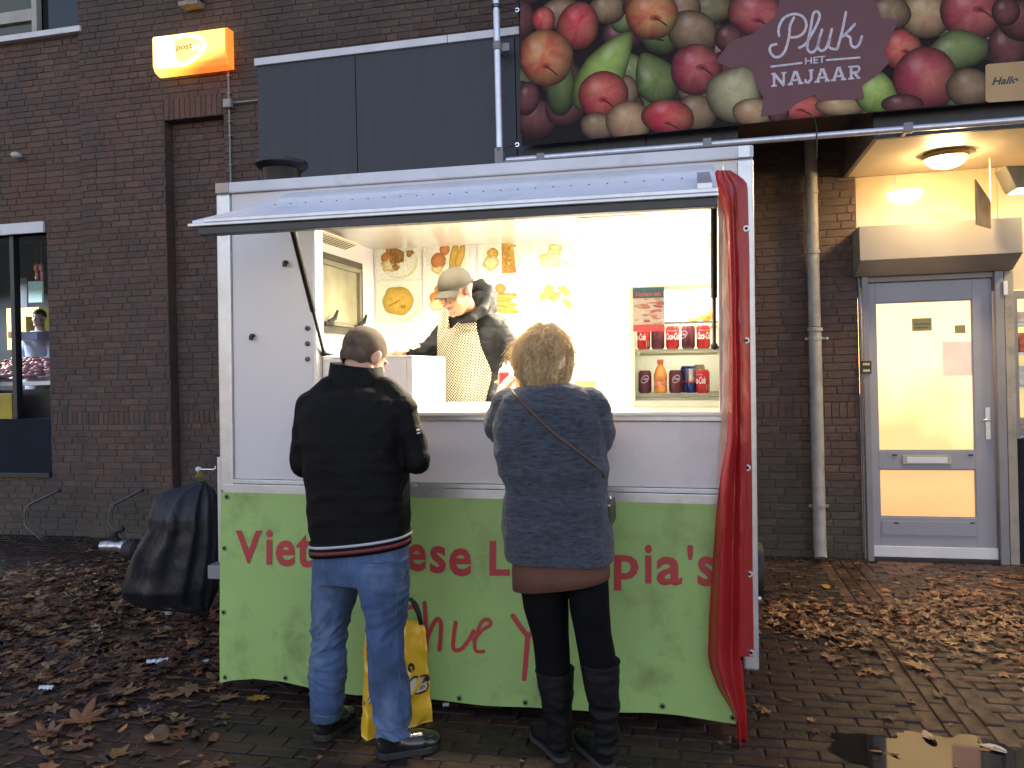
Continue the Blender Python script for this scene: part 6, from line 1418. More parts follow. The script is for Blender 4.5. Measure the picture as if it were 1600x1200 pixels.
# bracelets
for (c_, rr2) in ((wwL+hdir.normalized()*.0, .034),):
    d = hdir.normalized(); u_ = d.cross(Vector((0,0,1))).normalized(); w2 = d.cross(u_)
    q = MB(); q.tube([c_+(u_*math.cos(2*pi*k/20)+w2*math.sin(2*pi*k/20))*rr2 for k in range(21)], .0045, n=6, caps=False); q.build('bracelet', mk('brown_bracelet', (.20,.08,.03), .4), wo_, smooth=True)
# hair: mass and loose strands
HT = [(514,838,864),(518,829,873),(526,820,881),(538,812,886),(555,806,892),(572,808,890),(586,813,887),(600,820,882),(612,828,878)]
q = MB(); R_ = []
for (v,a_,b_) in HT:
    A_, B_ = W(a_, v, FYY+.04), W(b_, v, FYY+.04); R_.append(ering((A_+B_)/2, (B_.x-A_.x)/2-.004, min(.105, (B_.x-A_.x)/2*1.05), p=2))
q.loft(R_)
q.ball(W(849,540,FYY+.04), (.088,.085,.083), n=24, m=14)
for (u_,v_,r_,dy_) in ((832,524,.030,-.02),(820,548,.030,-.03),(881,540,.028,-.02),(884,566,.028,-.02),(826,590,.030,-.03),(850,535,.045,-.06),(868,560,.042,-.07),(838,575,.040,-.07),(856,604,.032,-.05),(876,598,.028,-.04),(842,612,.022,-.05)): q.ball(W(u_,v_,FYY+.04+dy_), (r_,r_*.8,r_*1.15))
def hdisp(p, n): return .020*fold(p, 7, (1.5,1.5,.8), 3)+.009*fold(p, 22, (1.5,1.5,.45), 6)+.012*noise.noise(p*14)-.004
def hairmat(name, a, b, rough=.55, tl=0):
    m, N, L, B = new_mat(name); tc = N.new('ShaderNodeTexCoord'); mp = N.new('ShaderNodeMapping'); mp.inputs['Scale'].default_value = (1,1,.18); L.new(tc.outputs['Object'], mp.inputs[0])
    n1 = N.new('ShaderNodeTexNoise'); n1.inputs['Scale'].default_value = 70; n1.inputs['Detail'].default_value = 5; L.new(mp.outputs[0], n1.inputs['Vector'])
    r_ = N.new('ShaderNodeValToRGB'); r_.color_ramp.elements[0].position = .35; r_.color_ramp.elements[0].color = (*a,1); r_.color_ramp.elements[1].position = .68; r_.color_ramp.elements[1].color = (*b,1)
    L.new(n1.outputs[0], r_.inputs[0]); L.new(r_.outputs[0], B.inputs['Base Color']); B.inputs['Roughness'].default_value = rough
    bp = N.new('ShaderNodeBump'); bp.inputs['Strength'].default_value = .6; bp.inputs['Distance'].default_value = .004; L.new(n1.outputs[0], bp.inputs['Height']); L.new(bp.outputs[0], B.inputs['Normal'])
    if tl:
        O = [x for x in N if x.type == 'OUTPUT_MATERIAL'][0]; t_ = N.new('ShaderNodeBsdfTranslucent'); L.new(r_.outputs[0], t_.inputs[0]); x_ = N.new('ShaderNodeMixShader'); x_.inputs[0].default_value = tl; L.new(B.outputs[0], x_.inputs[1]); L.new(t_.outputs[0], x_.inputs[2]); L.new(x_.outputs[0], O.inputs[0])
    return m
mhw = hairmat('blond_hair', (.50,.34,.17), (1.0,.80,.48))
ha = blob('hair', q, mhw, wo_, voxel=.005, smooth=3, disp=hdisp)
q = MB(); rh = random.Random(9); hcen = W(849,560,FYY+.04)
def hsurf(a, t):                                     # a angle, t 0 top .. 1 neck
    v = 512+(612-512)*t; row = None
    for r0, r1 in zip(HT, HT[1:]):
        if v <= r1[0]: k = (v-r0[0])/(r1[0]-r0[0]); row = (r0[1]+(r1[1]-r0[1])*max(0,k), r0[2]+(r1[2]-r0[2])*max(0,k)); break
    row = row or HT[-1][1:]
    A_, B_ = W(row[0], v, FYY+.04), W(row[1], v, FYY+.04); rx_ = (B_.x-A_.x)/2*(1 if t > .12 else .5+.5*math.sqrt(max(.0, t/.12))); return (A_+B_)/2+Vector((rx_*math.cos(a), -min(.105,rx_*1.05)*math.sin(a), .012*max(0, 1-t/.12)))
for i in range(2100):
    a = rh.uniform(-.5, pi+.5); t0 = rh.uniform(0,.9)**1.5; ln = rh.uniform(.12,.45); wv, ph = rh.uniform(.10,.85), rh.uniform(0,6); out = rh.uniform(-.002,.014); fl_ = rh.random()**4*.060; dr = rh.uniform(-1.1,1.1)
    P_ = []; m_ = 8
    for k in range(m_):
        s_ = k/(m_-1); t = min(1.2, t0+ln*s_); p = hsurf(a+dr*s_*.7+wv*.4*math.sin(s_*4+ph), min(1, t)); d = (p-hcen); d.z *= .3; d.normalize()
        P_.append(p+d*(out+fl_*s_*s_+.004*math.sin(s_*6+ph))-Vector((0,0,max(0,t-1)*.22)))
    r_ = rh.uniform(.0008,.0020); q.tube(P_, [r_*(1-.75*k/(m_-1)) for k in range(m_)], n=4, caps=False)
q.build('hair_strands', hairmat('blond_strands', (.72,.52,.28), (1.0,.88,.60), tl=.5), ha, smooth=True)
# ketchup bottle in her hand
kb = W(789,640,3.70); kz = VW((0,0,ZC+.017)).z; kb.z = kz
kt = empty('ketchup_bottle', kb, 'red squeeze bottle with white cap held on the counter', 'bottle')
rk = .029; q = MB(); q.lathe([(rk*.9,0),(rk,.006),(rk,.165),(rk*.85,.176)], kb, n=24); q.build('bottle_body', mk('ketchup_red', (.60,.035,.045), .3, coat=.3), kt, smooth=40)
q = MB(); q.lathe([(rk*.86,.176),(rk*.9,.178),(rk*.78,.192),(rk*.3,.204),(.004,.222),(.0001,.224)], kb, n=24); q.build('nozzle', mk('white_cap_plastic', (.8,.76,.72), .35), kt, smooth=40)
# ------------------------------------------------------------------ the seller
SY = 4.38
sel = person((W(735,640,SY).x, SY, VW((0,0,ZF)).z), 'seller in grey cap, dark puffer jacket and checked apron inside the trailer')
sks = skinmat('seller_skin', (.36,.185,.12))
RS = Matrix.Rotation(pi-.38, 3, 'Z') @ Matrix.Rotation(-.42, 3, 'X')
sc = W(713,456,4.14)
q = MB(); LS = head(q, sc, RS, 1.0)
q.cap(LS(0,-.03,-.05), .052, W(735,497,4.32), .06); q.cap(W(735,497,4.32), .07, W(738,520,4.36), .10)
q.loft(silh([(515,700,785,.10),(560,700,780,.11),(620,702,775,.11),(700,700,778,.11),(760,700,780,.11)], SY))
sE1, sE2 = W(668,548,4.36), W(822,572,4.26); sW1, sW2 = W(622,552,4.14), W(812,600,4.02)
q.cap(W(698,515,4.40), .055, sE1, .042); q.cap(sE1, .040, sW1, .028); q.cap(W(784,518,4.40), .055, sE2, .042); q.cap(sE2, .04, sW2, .028)
hand(q, sW1, (-1,-.1,-.15), (.0,-.2,-1), (.1,-.9,.1), curl=.7); hand(q, sW2, W(798,592,3.93)-sW2, (-.3,-.2,-1), (-.7,-.5,.5), curl=.7)
zf_ = sel.location.z
for u in (718, 768):
    t_ = W(u,760,SY); b_ = Vector((t_.x, SY, zf_+.09)); q.cap(t_, .085, (t_+b_)/2, .06); q.cap((t_+b_)/2, .058, b_, .04); q.cap(b_-Vector((0,0,.03)), .04, b_+Vector((0,-.15,-.055)), .035)
blob('body', q, sks, sel, voxel=.0055, smooth=2)
# eyes closed-looking down, brows, mouth, stubble hair under the cap
for nm, pts_, r_, m_ in (('eyebrow', ((-.048,.078,.020),(-.03,.092,.026),(-.014,.094,.022)), .0035, mk('brown_brow', (.10,.06,.04), .8)), ('eyebrow', ((.048,.078,.020),(.03,.092,.026),(.014,.094,.022)), .0035, None), ('lips', ((-.020,.093,-.0645),(0,.0985,-.063),(.020,.093,-.0645)), .0038, mk('lip_pink', (.42,.15,.12), .4)), ('eye', ((-.042,.081,.001),(-.03,.087,-.002),(-.018,.084,.001)), .003, mk('dark_lashes', (.03,.02,.02), .6)), ('eye', ((.042,.081,.001),(.03,.087,-.002),(.018,.084,.001)), .003, None)):
    if m_: lastm = m_
    q = MB(); q.tube([LS(*p) for p in pts_], r_, n=6); q.build(nm, lastm, sel, smooth=True)
q = MB(); q.ball(LS(0,-.018,.025), (.0795,.097,.083), rot=RS, n=28, m=18)
RSi = RS.inverted(); blob('hair', q, hairmat('short_brown_hair', (.05,.03,.02), (.10,.06,.04)), sel, voxel=.006, smooth=1, cut=lambda p: (RSi@(p-sc)).z < -.02 or (RSi@(p-sc)).y > .045)
q = MB(); q.ball(LS(0,-.008,.046), (.088,.106,.088), rot=RS, n=30, m=20)
mcp = mk('grey_cap_cloth', (.022,.018,.013), .9, var=.12, vscale=14, bump=.2, bscale=250)
cp = blob('cap', q, mcp, sel, voxel=.005, smooth=2, cut=lambda p: (RSi@(p-sc)).z < .030-.06*(RSi@(p-sc)).y*0)
q = MB(); nb = 16; top = []; bot = []
for j in range(5):
    for k in range(nb+1):
        a = -1.05+2.1*k/nb; e_ = j/4; x_ = .082*math.sin(a)*(1-.05*e_); y_ = .075*math.cos(a)+.018+e_*(.070*math.cos(a*.9)); z_ = .038-.016*e_-.30*x_*x_/.08*(.5+e_*.9)
        top.append(LS(x_, y_, z_+.002)); bot.append(LS(x_, y_, z_-.0025))
nv = len(top); fs = []
for j in range(4):
    for k in range(nb): a_ = j*(nb+1)+k; fs += [(a_,a_+1,a_+nb+2,a_+nb+1), (nv+a_+1,nv+a_,nv+a_+nb+1,nv+a_+nb+2)]
bd = [k for k in range(nb+1)]+[j*(nb+1)+nb for j in range(1,5)]+[4*(nb+1)+k for k in range(nb-1,-1,-1)]+[j*(nb+1) for j in range(3,0,-1)]
fs += [(bd[i], bd[(i+1)%len(bd)], nv+bd[(i+1)%len(bd)], nv+bd[i]) for i in range(len(bd))]
q.add(top+bot, fs); q.build('cap_peak', mcp, cp, smooth=40)
q = MB(); q.ball(LS(0,-.008,.134), .008); q.tube([LS(.092*math.cos(a), -.008+.108*math.sin(a), .034) for a in [2*pi*k/24 for k in range(25)]], .0035, n=6, caps=False); q.build('cap_trim', mcp, cp, smooth=True)
# puffer jacket
st_ = [(488,712,768,.08,-.04),(498,696,786,.105,-.02),(512,688,797,.125),(535,686,798,.14),(560,687,792,.14),(600,688,786,.14),(640,690,786,.14),(690,690,788,.14)]
q = MB(); q.loft(silh(st_, SY, p=2.4))
q.cap(W(702,512,4.40), .062, W(672,546,4.36), .052); q.cap(W(672,546,4.36), .052, W(642,550,4.20), .040)
q.cap(W(783,516,4.36), .068, W(806,552,4.28), .066); q.cap(W(806,552,4.28), .064, W(820,576,4.22), .058); q.cap(W(820,576,4.22), .052, W(814,596,4.06), .042)
def pdisp(p, n):
    a_ = (p.z+.35*(p.x-sel.location.x)); s_ = abs(math.sin(pi*(a_+.03*noise.noise(p*7))/.085)); return .0065*(s_**.4-.75)+.006*fold(p, 11, (1,1,1.5), 3)+.005*noise.noise(p*9)
mpj = mk('dark_grey_puffer_nylon', (.011,.012,.016), .7, var=.15, bump=.3, bscale=30, spec=.3)
pj = blob('puffer_jacket', q, mpj, sel, voxel=.0065, smooth=3, disp=pdisp)
q = MB(); P0 = W(720,502,4.22); 
hood = [W(722,500,4.20), W(738,496,4.20), W(754,484,4.24), W(764,466,4.30), W(764,452,4.38), W(752,444,4.44), W(736,446,4.46)]
for a_, b_ in zip(hood, hood[1:]): q.cap(a_, .026, b_, .030)
q.ball(W(750,470,4.36), (.055,.06,.055)); q.ball(W(744,484,4.33), (.06,.07,.045))
for a_, b_ in zip(hood[2:], hood[3:]): q.cap(a_+Vector((-.01,.06,-.04)), .04, b_+Vector((-.01,.06,-.04)), .045)
blob('hood', q, mpj, pj, voxel=.0055, smooth=3, disp=lambda p, n: .008*fold(p, 11, (1,1,1), 2))
q = MB(); q.tube([W(701,512,4.2), W(702,505,4.19)], .003, n=6); q.build('zip_pull', mk('red_cord', (.5,.05,.03), .5), pj)
# apron following the chest
m, N, L, B = new_mat('black_and_cream_check'); tc = N.new('ShaderNodeTexCoord'); ck = N.new('ShaderNodeTexChecker'); ck.inputs['Scale'].default_value = 118; ck.inputs['Color1'].default_value = (.60,.56,.42,1); ck.inputs['Color2'].default_value = (.022,.020,.018,1)
mp = N.new('ShaderNodeMapping'); mp.inputs['Scale'].default_value = (1,0,1); mp.inputs['Rotation'].default_value = (0,.06,0); mp.inputs['Location'].default_value = (0,.0005,0); L.new(tc.outputs['Object'], mp.inputs[0]); L.new(mp.outputs[0], ck.inputs[0]); L.new(ck.outputs[0], B.inputs['Base Color']); B.inputs['Roughness'].default_value = .8
ap_rows = [(478,694,698),(484,691,699),(492,688,700),(500,686,701),(508,685,702),(513,684,703),(514,684,745),(525,683,748),(540,683,751),(555,683,757),(570,683,764),(582,683,768),(595,684,767),(612,685,762),(630,686,758),(680,686,756),(740,688,755)]
q = MB(); nA = 26
for i, (v, a_, b_) in enumerate(ap_rows):
    for k in range(nA+1):
        u = a_+(b_-a_)*k/nA; t = (u-735)/52; y_ = SY-.16*math.sqrt(max(.05, 1-min(.95, t*t*.8)))-.012-.010*fold(Vector((u*.02, v*.006, 1)), 2.0, seed=4)
        if v < 515: y_ += (515-v)/37*.02
        q.v.append(tuple(W(u, v, y_))); q.c.append((1,1,1))
for i in range(len(ap_rows)-1):
    for k in range(nA): a_ = i*(nA+1)+k; q.f.append((a_,a_+1,a_+nA+2,a_+nA+1)); q.m.append(0)
q.build('apron', m, sel, smooth=True, recalc=False)
q = MB()                                             # second half of the V and the neck strap
rows2 = [(488,738,743),(496,727,744),(505,714,744.5),(514.5,703,745)]
for i, (v, a_, b_) in enumerate(rows2):
    for k in range(7): u = a_+(b_-a_)*k/6; q.v.append(tuple(W(u, v, SY-.178+(515-v)/37*.02-.003))); q.c.append((1,1,1))
for i in range(3):
    for k in range(6): a_ = i*7+k; q.f.append((a_,a_+1,a_+8,a_+7)); q.m.append(0)
q.build('apron_bib', m, sel, smooth=True, recalc=False)
q = MB(); q.cap(W(632,546,4.16), .03, W(604,548,4.10), .034, flat=((0,0,1),.6)); q.ball(W(648,541,4.14), (.03,.03,.018))
pb_ = blob('crumpled_wrapper', q, mk('white_wrapper', (.55,.50,.40), .7), None, voxel=.005, smooth=1, disp=lambda p, n: .008*fold(p, 22, seed=2)); tag(pb_, 'crumpled white wrapping paper in the right hand of the seller', 'paper')
# ================================================================== butcher's room behind the left window
BYd = YA+.9
ct = empty('meat_counter', (W(30,600,BYd).x, BYd, 0), 'refrigerated meat counter with pink and red meat behind the left window', 'counter')
cz = W(40,592,YA+.55).z; xl_, xr_ = WX-1.45, WX+.9
q = MB(); q.box(xl_, xr_, YA+.55, YA+1.5, .0, cz-.12); q.build('counter_base', M['black_metal'], ct)
q = MB(); q.prism([(xl_, YA+.52, cz-.06),(xl_, YA+.52, cz-.03),(xl_, YA+1.4, cz+.22),(xl_, YA+1.4, cz+.19)], (xr_-xl_, 0, -.0)); q.build('display_tray', M['alu'], ct)
q = MB(); q.box(xl_, xr_, YA+.50, YA+.53, cz-.075, cz-.045); q.build('front_rail', M['alu'], ct, bevel=.004)
mt1 = mk('pink_meat', (.50,.20,.24), .35, var=.35, vscale=25, coat=.4); mt2 = mk('orange_red_meat', (.50,.16,.09), .35, var=.4, vscale=25, coat=.4)
for (u0, u1, mm, sd) in ((-20, 22, mt2, 4), (12, 110, mt1, 5)):
    q = MB(); r_ = random.Random(sd); xa_, xb_ = W(u0,560,YA+.9).x, W(u1,560,YA+.9).x
    for k in range(130):
        x = r_.uniform(xa_, xb_); y_ = r_.uniform(YA+.58, YA+1.3); z_ = cz-.02+(y_-YA-.52)*.284+.03; q.ball((x,y_,z_+r_.uniform(0,.03)), (r_.uniform(.03,.06), r_.uniform(.04,.08), r_.uniform(.015,.03)), n=8, m=5)
    o = q.build('meat', mm, ct, smooth=True); o['kind'] = 'stuff'
def inbox(name, u0, u1, v0, v1, Y, th, m, label, cat, par=None):
    a_, b_ = W(u0,v0,Y), W(u1,v1,Y); q = MB(); q.box(a_.x, b_.x, Y, Y+th, b_.z, a_.z); org = Vector((a_.x, Y, b_.z)); o = q.build(name, m, org=org, bevel=.004); tag(o, label, cat); return o
inbox('yellow_cabinet', 10, 62, 482, 545, YA+2.2, .3, mk('yellow_wall_panel', (.55,.47,.10), .5, emit=(.6,.5,.1), estr=.25), 'yellow cabinet at the back of the butcher shop', 'cabinet')  # cabinet is no lamp; faint glow put into its material
inbox('yellow_bin', 21, 41, 495, 525, YA+1.9, .25, mk('yellow_bin_plastic', (.62,.54,.12), .4), 'bright yellow bin in front of the yellow cabinet', 'bin')
inbox('price_board', 23, 43, 435, 480, YA+1.6, .02, mk('grey_price_board', (.26,.28,.34), .5), 'grey price board in an ochre frame behind the left window', 'board')
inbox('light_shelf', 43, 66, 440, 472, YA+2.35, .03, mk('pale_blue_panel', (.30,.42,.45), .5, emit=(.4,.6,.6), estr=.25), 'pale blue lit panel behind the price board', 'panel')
inbox('wall_shelf', 48, 70, 483, 520, YA+2.3, .1, mk('white_shelf_goods', (.6,.6,.6), .5, var=.6, vscale=30), 'white shelf with packets behind the butcher', 'shelf')
inbox('scale', 26, 58, 519, 531, YA+1.35, .2, mk('blue_white_scale', (.30,.38,.60), .4), 'pale blue scale cover on the meat counter', 'scale')
inbox('carton', 12, 22, 518, 528, YA+1.5, .2, mk('orange_carton', (.5,.25,.08), .6), 'small orange carton left of the scale', 'box')
inbox('paper_bag', -30, 19, 616, 662, YA+.30, .1, mk('yellow_paper_bag', (.55,.38,.04), .5), 'yellow carrier bag standing low in the left window', 'bag')
p0_ = W(62,412,YA+.7)
hm_ = empty('hanging_meat', (p0_.x, YA+.7, W(60,440,YA+.7).z), 'two pieces of meat hanging at the right of the left window', 'meat')
for du in (0, 8):
    q = MB(); a_ = W(57+du,421,YA+.7); q.ball((a_.x,YA+.7,a_.z+.02), (.03,.03,.05)); q.ball((a_.x+.008,YA+.7,a_.z-.07), (.022,.022,.07)); q.tube([(a_.x,YA+.7,a_.z+.05),(a_.x,YA+.7,a_.z+.3)], .003, n=5); q.build('meat_piece', mt2 if du == 0 else mt1, hm_, smooth=True)
# the butcher
by = YA+1.75; bc = W(61,497,by)
bu = person((bc.x, by, 0), 'small butcher in a pale blue coat behind the meat counter')
q = MB(); RB = Matrix.Rotation(pi+.25,3,'Z'); LB = head(q, bc, RB, .95); q.cap(bc-Vector((0,-.01,.06)), .05, bc-Vector((0,-.01,.17)), .06)
bz_ = bc.z; q.loft([ering((bc.x,by,z_), rx_, ry_) for z_, rx_, ry_ in ((bz_-.18,.12,.09),(bz_-.26,.17,.11),(bz_-.5,.15,.11),(bz_-.75,.15,.11))])
for sx in (-1,1): q.cap((bc.x+sx*.16,by,bz_-.27), .05, (bc.x+sx*.22,by-.05,bz_-.52), .04); q.cap((bc.x+sx*.22,by-.05,bz_-.52), .04, (bc.x+sx*.12,by-.25,bz_-.6), .03); hand(q, (bc.x+sx*.12,by-.25,bz_-.6), (-sx*.3,-1,-.2), (0,0,-1), (-sx,0,.2)); q.cap((bc.x+sx*.08,by,bz_-.75), .08, (bc.x+sx*.08,by,.08), .05); q.cap((bc.x+sx*.08,by,.05), .045, (bc.x+sx*.08,by-.14,.04), .035)
blob('body', q, skin, bu, voxel=.008, smooth=1)
q = MB(); q.loft([ering((bc.x,by,z_), rx_, ry_) for z_, rx_, ry_ in ((bz_-.165,.10,.08),(bz_-.24,.19,.125),(bz_-.5,.17,.13),(bz_-1.0,.19,.14))])
for sx in (-1,1): q.cap((bc.x+sx*.17,by,bz_-.27), .062, (bc.x+sx*.23,by-.05,bz_-.52), .055); q.cap((bc.x+sx*.23,by-.05,bz_-.52), .05, (bc.x+sx*.15,by-.19,bz_-.58), .04)
blob('coat', q, mk('pale_blue_coat', (.36,.42,.58), .7), bu, voxel=.010, smooth=2, disp=lambda p, n: .006*fold(p, 8))
q = MB(); q.ball(LB(0,-.018,.04), (.078,.095,.082), rot=RB, n=20, m=14); blob('hair', q, mk('dark_hair', (.02,.015,.012), .7), bu, voxel=.008, smooth=1, cut=lambda p: p.z < bc.z+.02 and (RB.inverted()@(p-bc)).y > .0)
ld = bpy.data.lights.new('butcher_light', 'AREA'); ld.shape = 'RECTANGLE'; ld.size = 1.2; ld.size_y = .3; ld.energy = 170*KE; ld.color = (.86,.93,1)
lo = bpy.data.objects.new('butcher_light', ld); COL.objects.link(lo); lf_ = empty('ceiling_fixture', (WX-3.0, YA+1.4, 2.86), 'white ceiling light inside the butcher shop', 'lamp')
q = MB(); q.box(WX-3.65, WX-2.35, YA+1.24, YA+1.56, 2.85, 2.895); q.build('fixture', mk('lit_fixture', (.9,.9,.9), .4, emit=(.9,.95,1), estr=2), lf_); lo.parent = lf_; lo.location = (0,0,-.03)
ld = bpy.data.lights.new('shop_light', 'AREA'); ld.shape = 'RECTANGLE'; ld.size = 1.2; ld.size_y = .3; ld.energy = 14*KE; ld.color = (1,.8,.45)
lo = bpy.data.objects.new('shop_light', ld); COL.objects.link(lo); lf_ = empty('ceiling_fixture', (sx0+.7, FY+.6, 2.46), 'ceiling light inside the shop right of the door', 'lamp')
q = MB(); q.box(sx0+.1, sx0+1.3, FY+.5, FY+.7, 2.44, 2.49); q.build('fixture', mk('lit_warm_fixture', (.9,.9,.9), .4, emit=(1,.8,.5), estr=2), lf_); lo.parent = lf_; lo.location = (0,0,-.03)
# ================================================================== fallen leaves and litter
def leaf_shape(r_, lobes=True):
    n = 15 if lobes else 9; pts = []
    for k in range(n):
        a = -pi/2+2*pi*(k+.5)/n
        rr = (1.0 if k % 3 == 1 else .66 if k % 3 == 0 else .48) if lobes else (1-.45*abs(math.cos(a)))
        rr *= r_.uniform(.85,1.12); pts.append((rr*math.cos(a)*(1 if lobes else .6), rr*math.sin(a)))
    return pts
def add_leaf(q, c, s, r_, tilt=.25, curl=.25, lobes=True, z=0.006):
    pts = leaf_shape(r_, lobes); a = r_.uniform(0, 2*pi); tx, ty = r_.uniform(-tilt, tilt), r_.uniform(-tilt, tilt); vs = [Vector((0,0,0))]; cu = r_.uniform(-curl, curl); cv = r_.uniform(-curl, curl)
    for (x, y_) in pts: vs.append(Vector((x, y_, cu*x*x+cv*y_*y_+r_.uniform(-.05,.05))))
    ca, sa = math.cos(a), math.sin(a); out = []; mn = 0
    for p in vs: x, y_ = p.x*ca-p.y*sa, p.x*sa+p.y*ca; w_ = p.z+x*tx+y_*ty; mn = min(mn, w_); out.append([x, y_, w_])
    k = r_.random(); base = ((.125,.048,.024),(.075,.032,.020),(.17,.072,.030),(.045,.025,.018),(.24,.13,.055))[min(4,int(k*5.2))]; t = r_.uniform(.6,1.3)
    q.add([(c[0]+x*s, c[1]+y_*s, z+(w_-mn)*s) for x, y_, w_ in out], [(0,i+1,(i+1)%len(pts)+1) for i in range(len(pts))], [tuple(b*t*.75 for b in base)]+[tuple(b*t for b in base)]*len(pts))
LM = vcol_mat('leaf_litter', .42, bscale=40, bump=.3)
def litter(name, dens, n, box, smin, smax, seed, kind='stuff', zup=.0, bright=1.0):
    r_ = random.Random(seed); q = MB(); got = 0; tries = 0
    while got < n and tries < n*40:
        tries += 1; x, y_ = r_.uniform(box[0], box[1]), r_.uniform(box[2], box[3]); u, v, d = PX((x, y_, 0)); d_ = dens(x, y_, u, v)
        if r_.random() < d_: add_leaf(q, (x, y_), r_.uniform(smin, smax), r_, z=.004+r_.random()*.012*d_+zup, tilt=.10+.32*d_, lobes=r_.random() < .7); got += 1
    q.c = [tuple(x*bright for x in c) for c in q.c]
    o = q.build(name, LM, cols=True, recalc=False); tag(o, kind='stuff'); return o
def dl(x, y_, u, v):
    if u > 352 or v > 1215: return 0
    n_ = .5+.5*noise.noise(Vector((x*1.3, y_*1.3, 2))); n2 = .5+.5*noise.noise(Vector((x*4, y_*4, 7)))
    b = math.exp(-((v-965)/75)**2)*1.0+.16*math.exp(-((v-1090)/60)**2)+.05
    if v < 890: b *= .12+.2*(v > 870)
    return max(0, min(1, b*(n_*1.5-.1)*(n2*1.2+.25)))
tag(litter('leaf_litter', dl, 5200, (-5.6,-1.3,2.6,6.75), .025, .065, 21), 'brown wet fallen leaves spread over the paving left of the trailer', 'leaf litter')
def dr_(x, y_, u, v):
    if u < 1140 or y_ > 6.75: return 0
    c_ = 968+(u-1185)*.055+12*math.sin(u*.02); hgt = 34+(u-1185)*.10; n_ = .5+.5*noise.noise(Vector((x*2.2, y_*2.2, 5)))
    b = math.exp(-((v-c_)/hgt)**2) if True else 0
    b = (.85 if abs(v-c_) < hgt*.7 else b*.5)*(.35+1.1*(.5+.5*noise.noise(Vector((x*5, y_*5, 9)))))
    if v > c_+hgt*1.5 or v < c_-hgt*1.3: b = .012
    return max(0, min(1, b*(n_*1.4+.1)))
tag(litter('leaf_litter', dr_, 6200, (.1,4.4,2.6,6.75), .016, .042, 33, bright=1.5), 'drift of wet brown fallen leaves across the paving right of the trailer', 'leaf litter')  # lamp light on this drift is painted into the leaf colours
def dm(x, y_, u, v): return .5 if v > 1060 and u < 1500 else .25
litter('crumb_litter', dm, 160, (-3.6,2.4,2.2,3.5), .006, .016, 5).update_tag()
tag(bpy.data.objects['crumb_litter'], 'tiny leaf crumbs scattered on the paving in front of the trailer', 'debris', kind='stuff')
def big_leaf(u, v, s, col, label, lobes=True, seed=1, group='large fallen leaves on the paving', ang=None):
    r_ = random.Random(seed); c = G(u, v); q = MB(); n = 5 if lobes else 0
    pts = []
    if lobes:
        for k in range(5):
            a = math.radians(-60+k*75-60+30); 
        tips = [(-2.3,.62),(-1.1-.35,.0),(-.0,.0)]
        for k, (a_, L_) in enumerate(((-150,.62),(-165+55,.0),(170,.9),(130,1.05),(90,1.2),(50,1.05),(10,.9),(-30,.62))):
            if L_ == 0: continue
            a = math.radians(a_); 
            for da, f_ in ((-14,.62),(-8,.78),(0,1.0),(8,.76),(14,.60)): aa = a+math.radians(da); pts.append((L_*f_*math.cos(aa), L_*f_*math.sin(aa)))
            aa = a-math.radians(21); pts.append((.42*math.cos(aa), .42*math.sin(aa)))
    else:
        for k in range(14): a = 2*pi*k/14; pts.append((.5*math.cos(a)*(1-.15*math.sin(a)), math.sin(a)))
    pts = sorted(pts, key=lambda p: math.atan2(p[1], p[0]))
    an = ang if ang is not None else r_.uniform(0, 6.28); ca, sa = math.cos(an), math.sin(an); P_ = []; C_ = []
    k1, k2 = r_.uniform(-.2,.35), r_.uniform(-.1,.3); vs = [(0,0)]+[(x*.5,y_*.5) for x,y_ in pts]+pts; zs = [k1*x*x+k2*y_*y_+.06*noise.noise(Vector((x*3,y_*3,seed))) for x,y_ in vs]; mn = min(zs)
    for (x,y_), z_ in zip(vs, zs): P_.append((c.x+(x*ca-y_*sa)*s, c.y+(x*sa+y_*ca)*s, .007+(z_-mn)*s)); t = .75+.5*(.5+.5*noise.noise(Vector((x*4,y_*4,seed*3)))); C_.append(tuple(b*t for b in col))
    m_ = len(pts); q.add(P_, [(0,1+i,1+(i+1)%m_) for i in range(m_)]+[(1+i,1+m_+i,1+m_+(i+1)%m_,1+(i+1)%m_) for i in range(m_)], C_)
    o = q.build('fallen_leaf', LM, org=Vector((c.x,c.y,0)), cols=True, recalc=False, smooth=True); tag(o, label, 'leaf', group)
    q2 = MB(); q2.col = tuple(b*.6 for b in col); q2.tube([(c.x,c.y,.012),(c.x+.5*s*sa,c.y-.5*s*ca,.012),(c.x+1.0*s*sa,c.y-1.0*s*ca,.008)], .0018, n=5); st = q2.build('leaf_stem', LM, o, cols=True, recalc=False)
OR, TN, YL, DB = (.20,.085,.032), (.22,.13,.06), (.42,.24,.04), (.09,.055,.035)
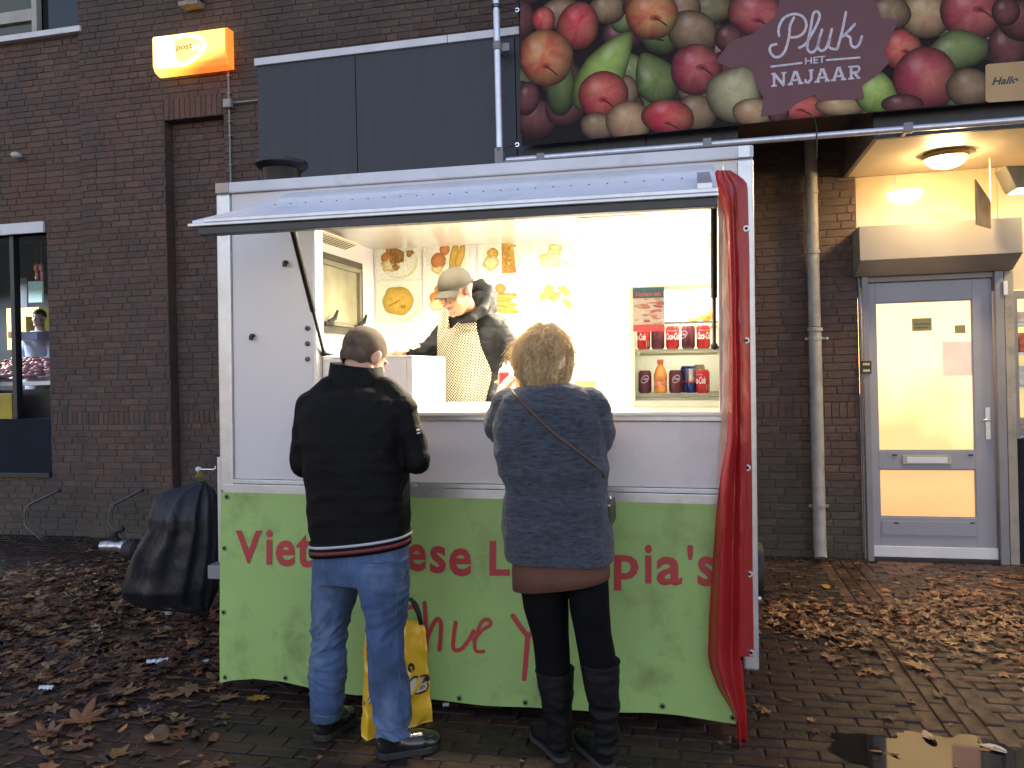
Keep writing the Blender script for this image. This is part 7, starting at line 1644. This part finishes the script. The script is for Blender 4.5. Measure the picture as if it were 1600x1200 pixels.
for a_ in ((125,1132,.13,OR,'large reddish brown maple leaf, biggest of those at the lower left',True,1,.3),(75,1150,.09,(.16,.075,.035),'reddish leaf just left of the biggest maple leaf',True,2,1.2),(248,1152,.09,DB,'dull curled leaf right of the biggest maple leaf',False,3,.5),
  (298,1080,.12,TN,'tan maple leaf near the bottom left corner of the green banner',True,4,2.2),(350,1092,.085,TN,'tan leaf just under the bottom left corner of the green banner',True,5,4.0),(192,1085,.10,(.26,.15,.05),'ochre maple leaf above the biggest maple leaf',True,6,5.0),(190,1101,.035,YL,'small bright yellow leaf at the lower left',False,7,1.0),
  (13,1120,.05,(.34,.25,.12),'pale tan leaf at the far left edge',False,8,2.0),(266,1119,.045,(.32,.20,.09),'pale small leaf right of the yellow leaf',False,9,1.4),(222,1118,.065,(.30,.20,.10),'pale tan curled leaf below the small yellow leaf',True,10,.8),
  (425,1068,.11,DB,'dark brown leaf under the left end of the green banner',True,11,1.1),(405,1092,.07,YL,'yellowish brown leaf in front of the green banner at the left',True,12,3.3),(148,981,.04,(.42,.32,.2),'pale star shaped leaf among the dark leaves on the left',True,13,.6),(78,993,.035,(.34,.20,.07),'light ochre leaf among the dark leaves on the far left',False,14,2.6),(118,1172,.06,DB,'flat brown leaf near the bottom edge at the left',False,19,2.0),
  (1290,918,.055,YL,'yellow leaf lying alone near the downpipe',False,15,0.1),(1492,1007,.06,(.5,.36,.13),'pale yellow leaf on the right leaf drift',True,16,1.0),(1440,1043,.10,(.30,.17,.06),'ochre maple leaf at the lower edge of the right leaf drift',True,17,2.0),(1300,1029,.06,(.22,.12,.07),'small reddish leaf left of the paving strip',False,18,1.3),(1470,1090,.05,(.06,.035,.02),'dark wet leaf above the puddle',True,20,.4),(1552,1172,.05,(.5,.42,.32),'pale curled leaf in the puddle at the right',False,22,.9),(1452,1155,.045,(.36,.22,.13),'tan leaf floating in the middle of the puddle',False,23,.2),(1390,872,.06,(.4,.26,.1),'yellow leaf at the foot of the glass door',False,24,.15)):
    big_leaf(a_[0], a_[1], a_[2], a_[3], a_[4], a_[5], a_[6], ang=a_[7])
mpap = mk('white_paper_scrap', (.62,.64,.70), .6)
def scrap(u, v, L_, w_, an, label, sd):
    c = G(u, v); q = MB(); r_ = random.Random(sd); n = 9; vs = []
    for i in range(n):
        for s_ in (-1, 0, 1):
            x = (i/(n-1)-.5)*L_; y_ = s_*w_/2*(1-.5*abs(i/(n-1)-.5)*2*r_.uniform(.4,1)); vs.append((c.x+x*math.cos(an)-y_*math.sin(an), c.y+x*math.sin(an)+y_*math.cos(an), .008+.010*abs(math.sin(i*1.3+sd))+(.012 if s_ == 0 else 0)))
    q.add(vs, [(i*3+k, (i+1)*3+k, (i+1)*3+k+1, i*3+k+1) for i in range(n-1) for k in range(2)]); o = q.build('paper_scrap', mpap, org=Vector((c.x,c.y,0)), recalc=False); tag(o, label, 'litter', 'white paper scraps on the paving')
scrap(246,1037,.11,.05,.5,'long white paper scrap on the leaves in front of the rubbish bag',1); scrap(73,1079,.07,.05,.2,'crumpled white paper scrap on the far left leaves',2); scrap(320,1039,.04,.03,.9,'tiny grey white scrap beside the left edge of the green banner',3)
scrap(1146,1080,.02,.02,.9,'tiny white crumb under the green banner right corner',4); scrap(697,1107,.03,.02,.2,'small white crumb in front of the banner beside the yellow bag',5)
# twigs and fine dirt specks in the joints near the wall
q = MB(); r_ = random.Random(8)
for k in range(800):
    x = r_.uniform(-9, XE); y_ = WY-abs(r_.gauss(0, .05))-.02
    if x > XR0 and x < XR1: y_ += .1
    q.ball((x, y_, .003+r_.random()*.006), (r_.uniform(.008,.03), r_.uniform(.006,.015), .008), n=5, m=3)
tag(q.build('wall_foot_moss', mk('moss_and_dirt', (.025,.022,.012), .9, var=.5, vscale=20)), 'dark moss and dirt along the foot of the brick wall', 'moss', kind='stuff')
bpy.context.view_layer.update()
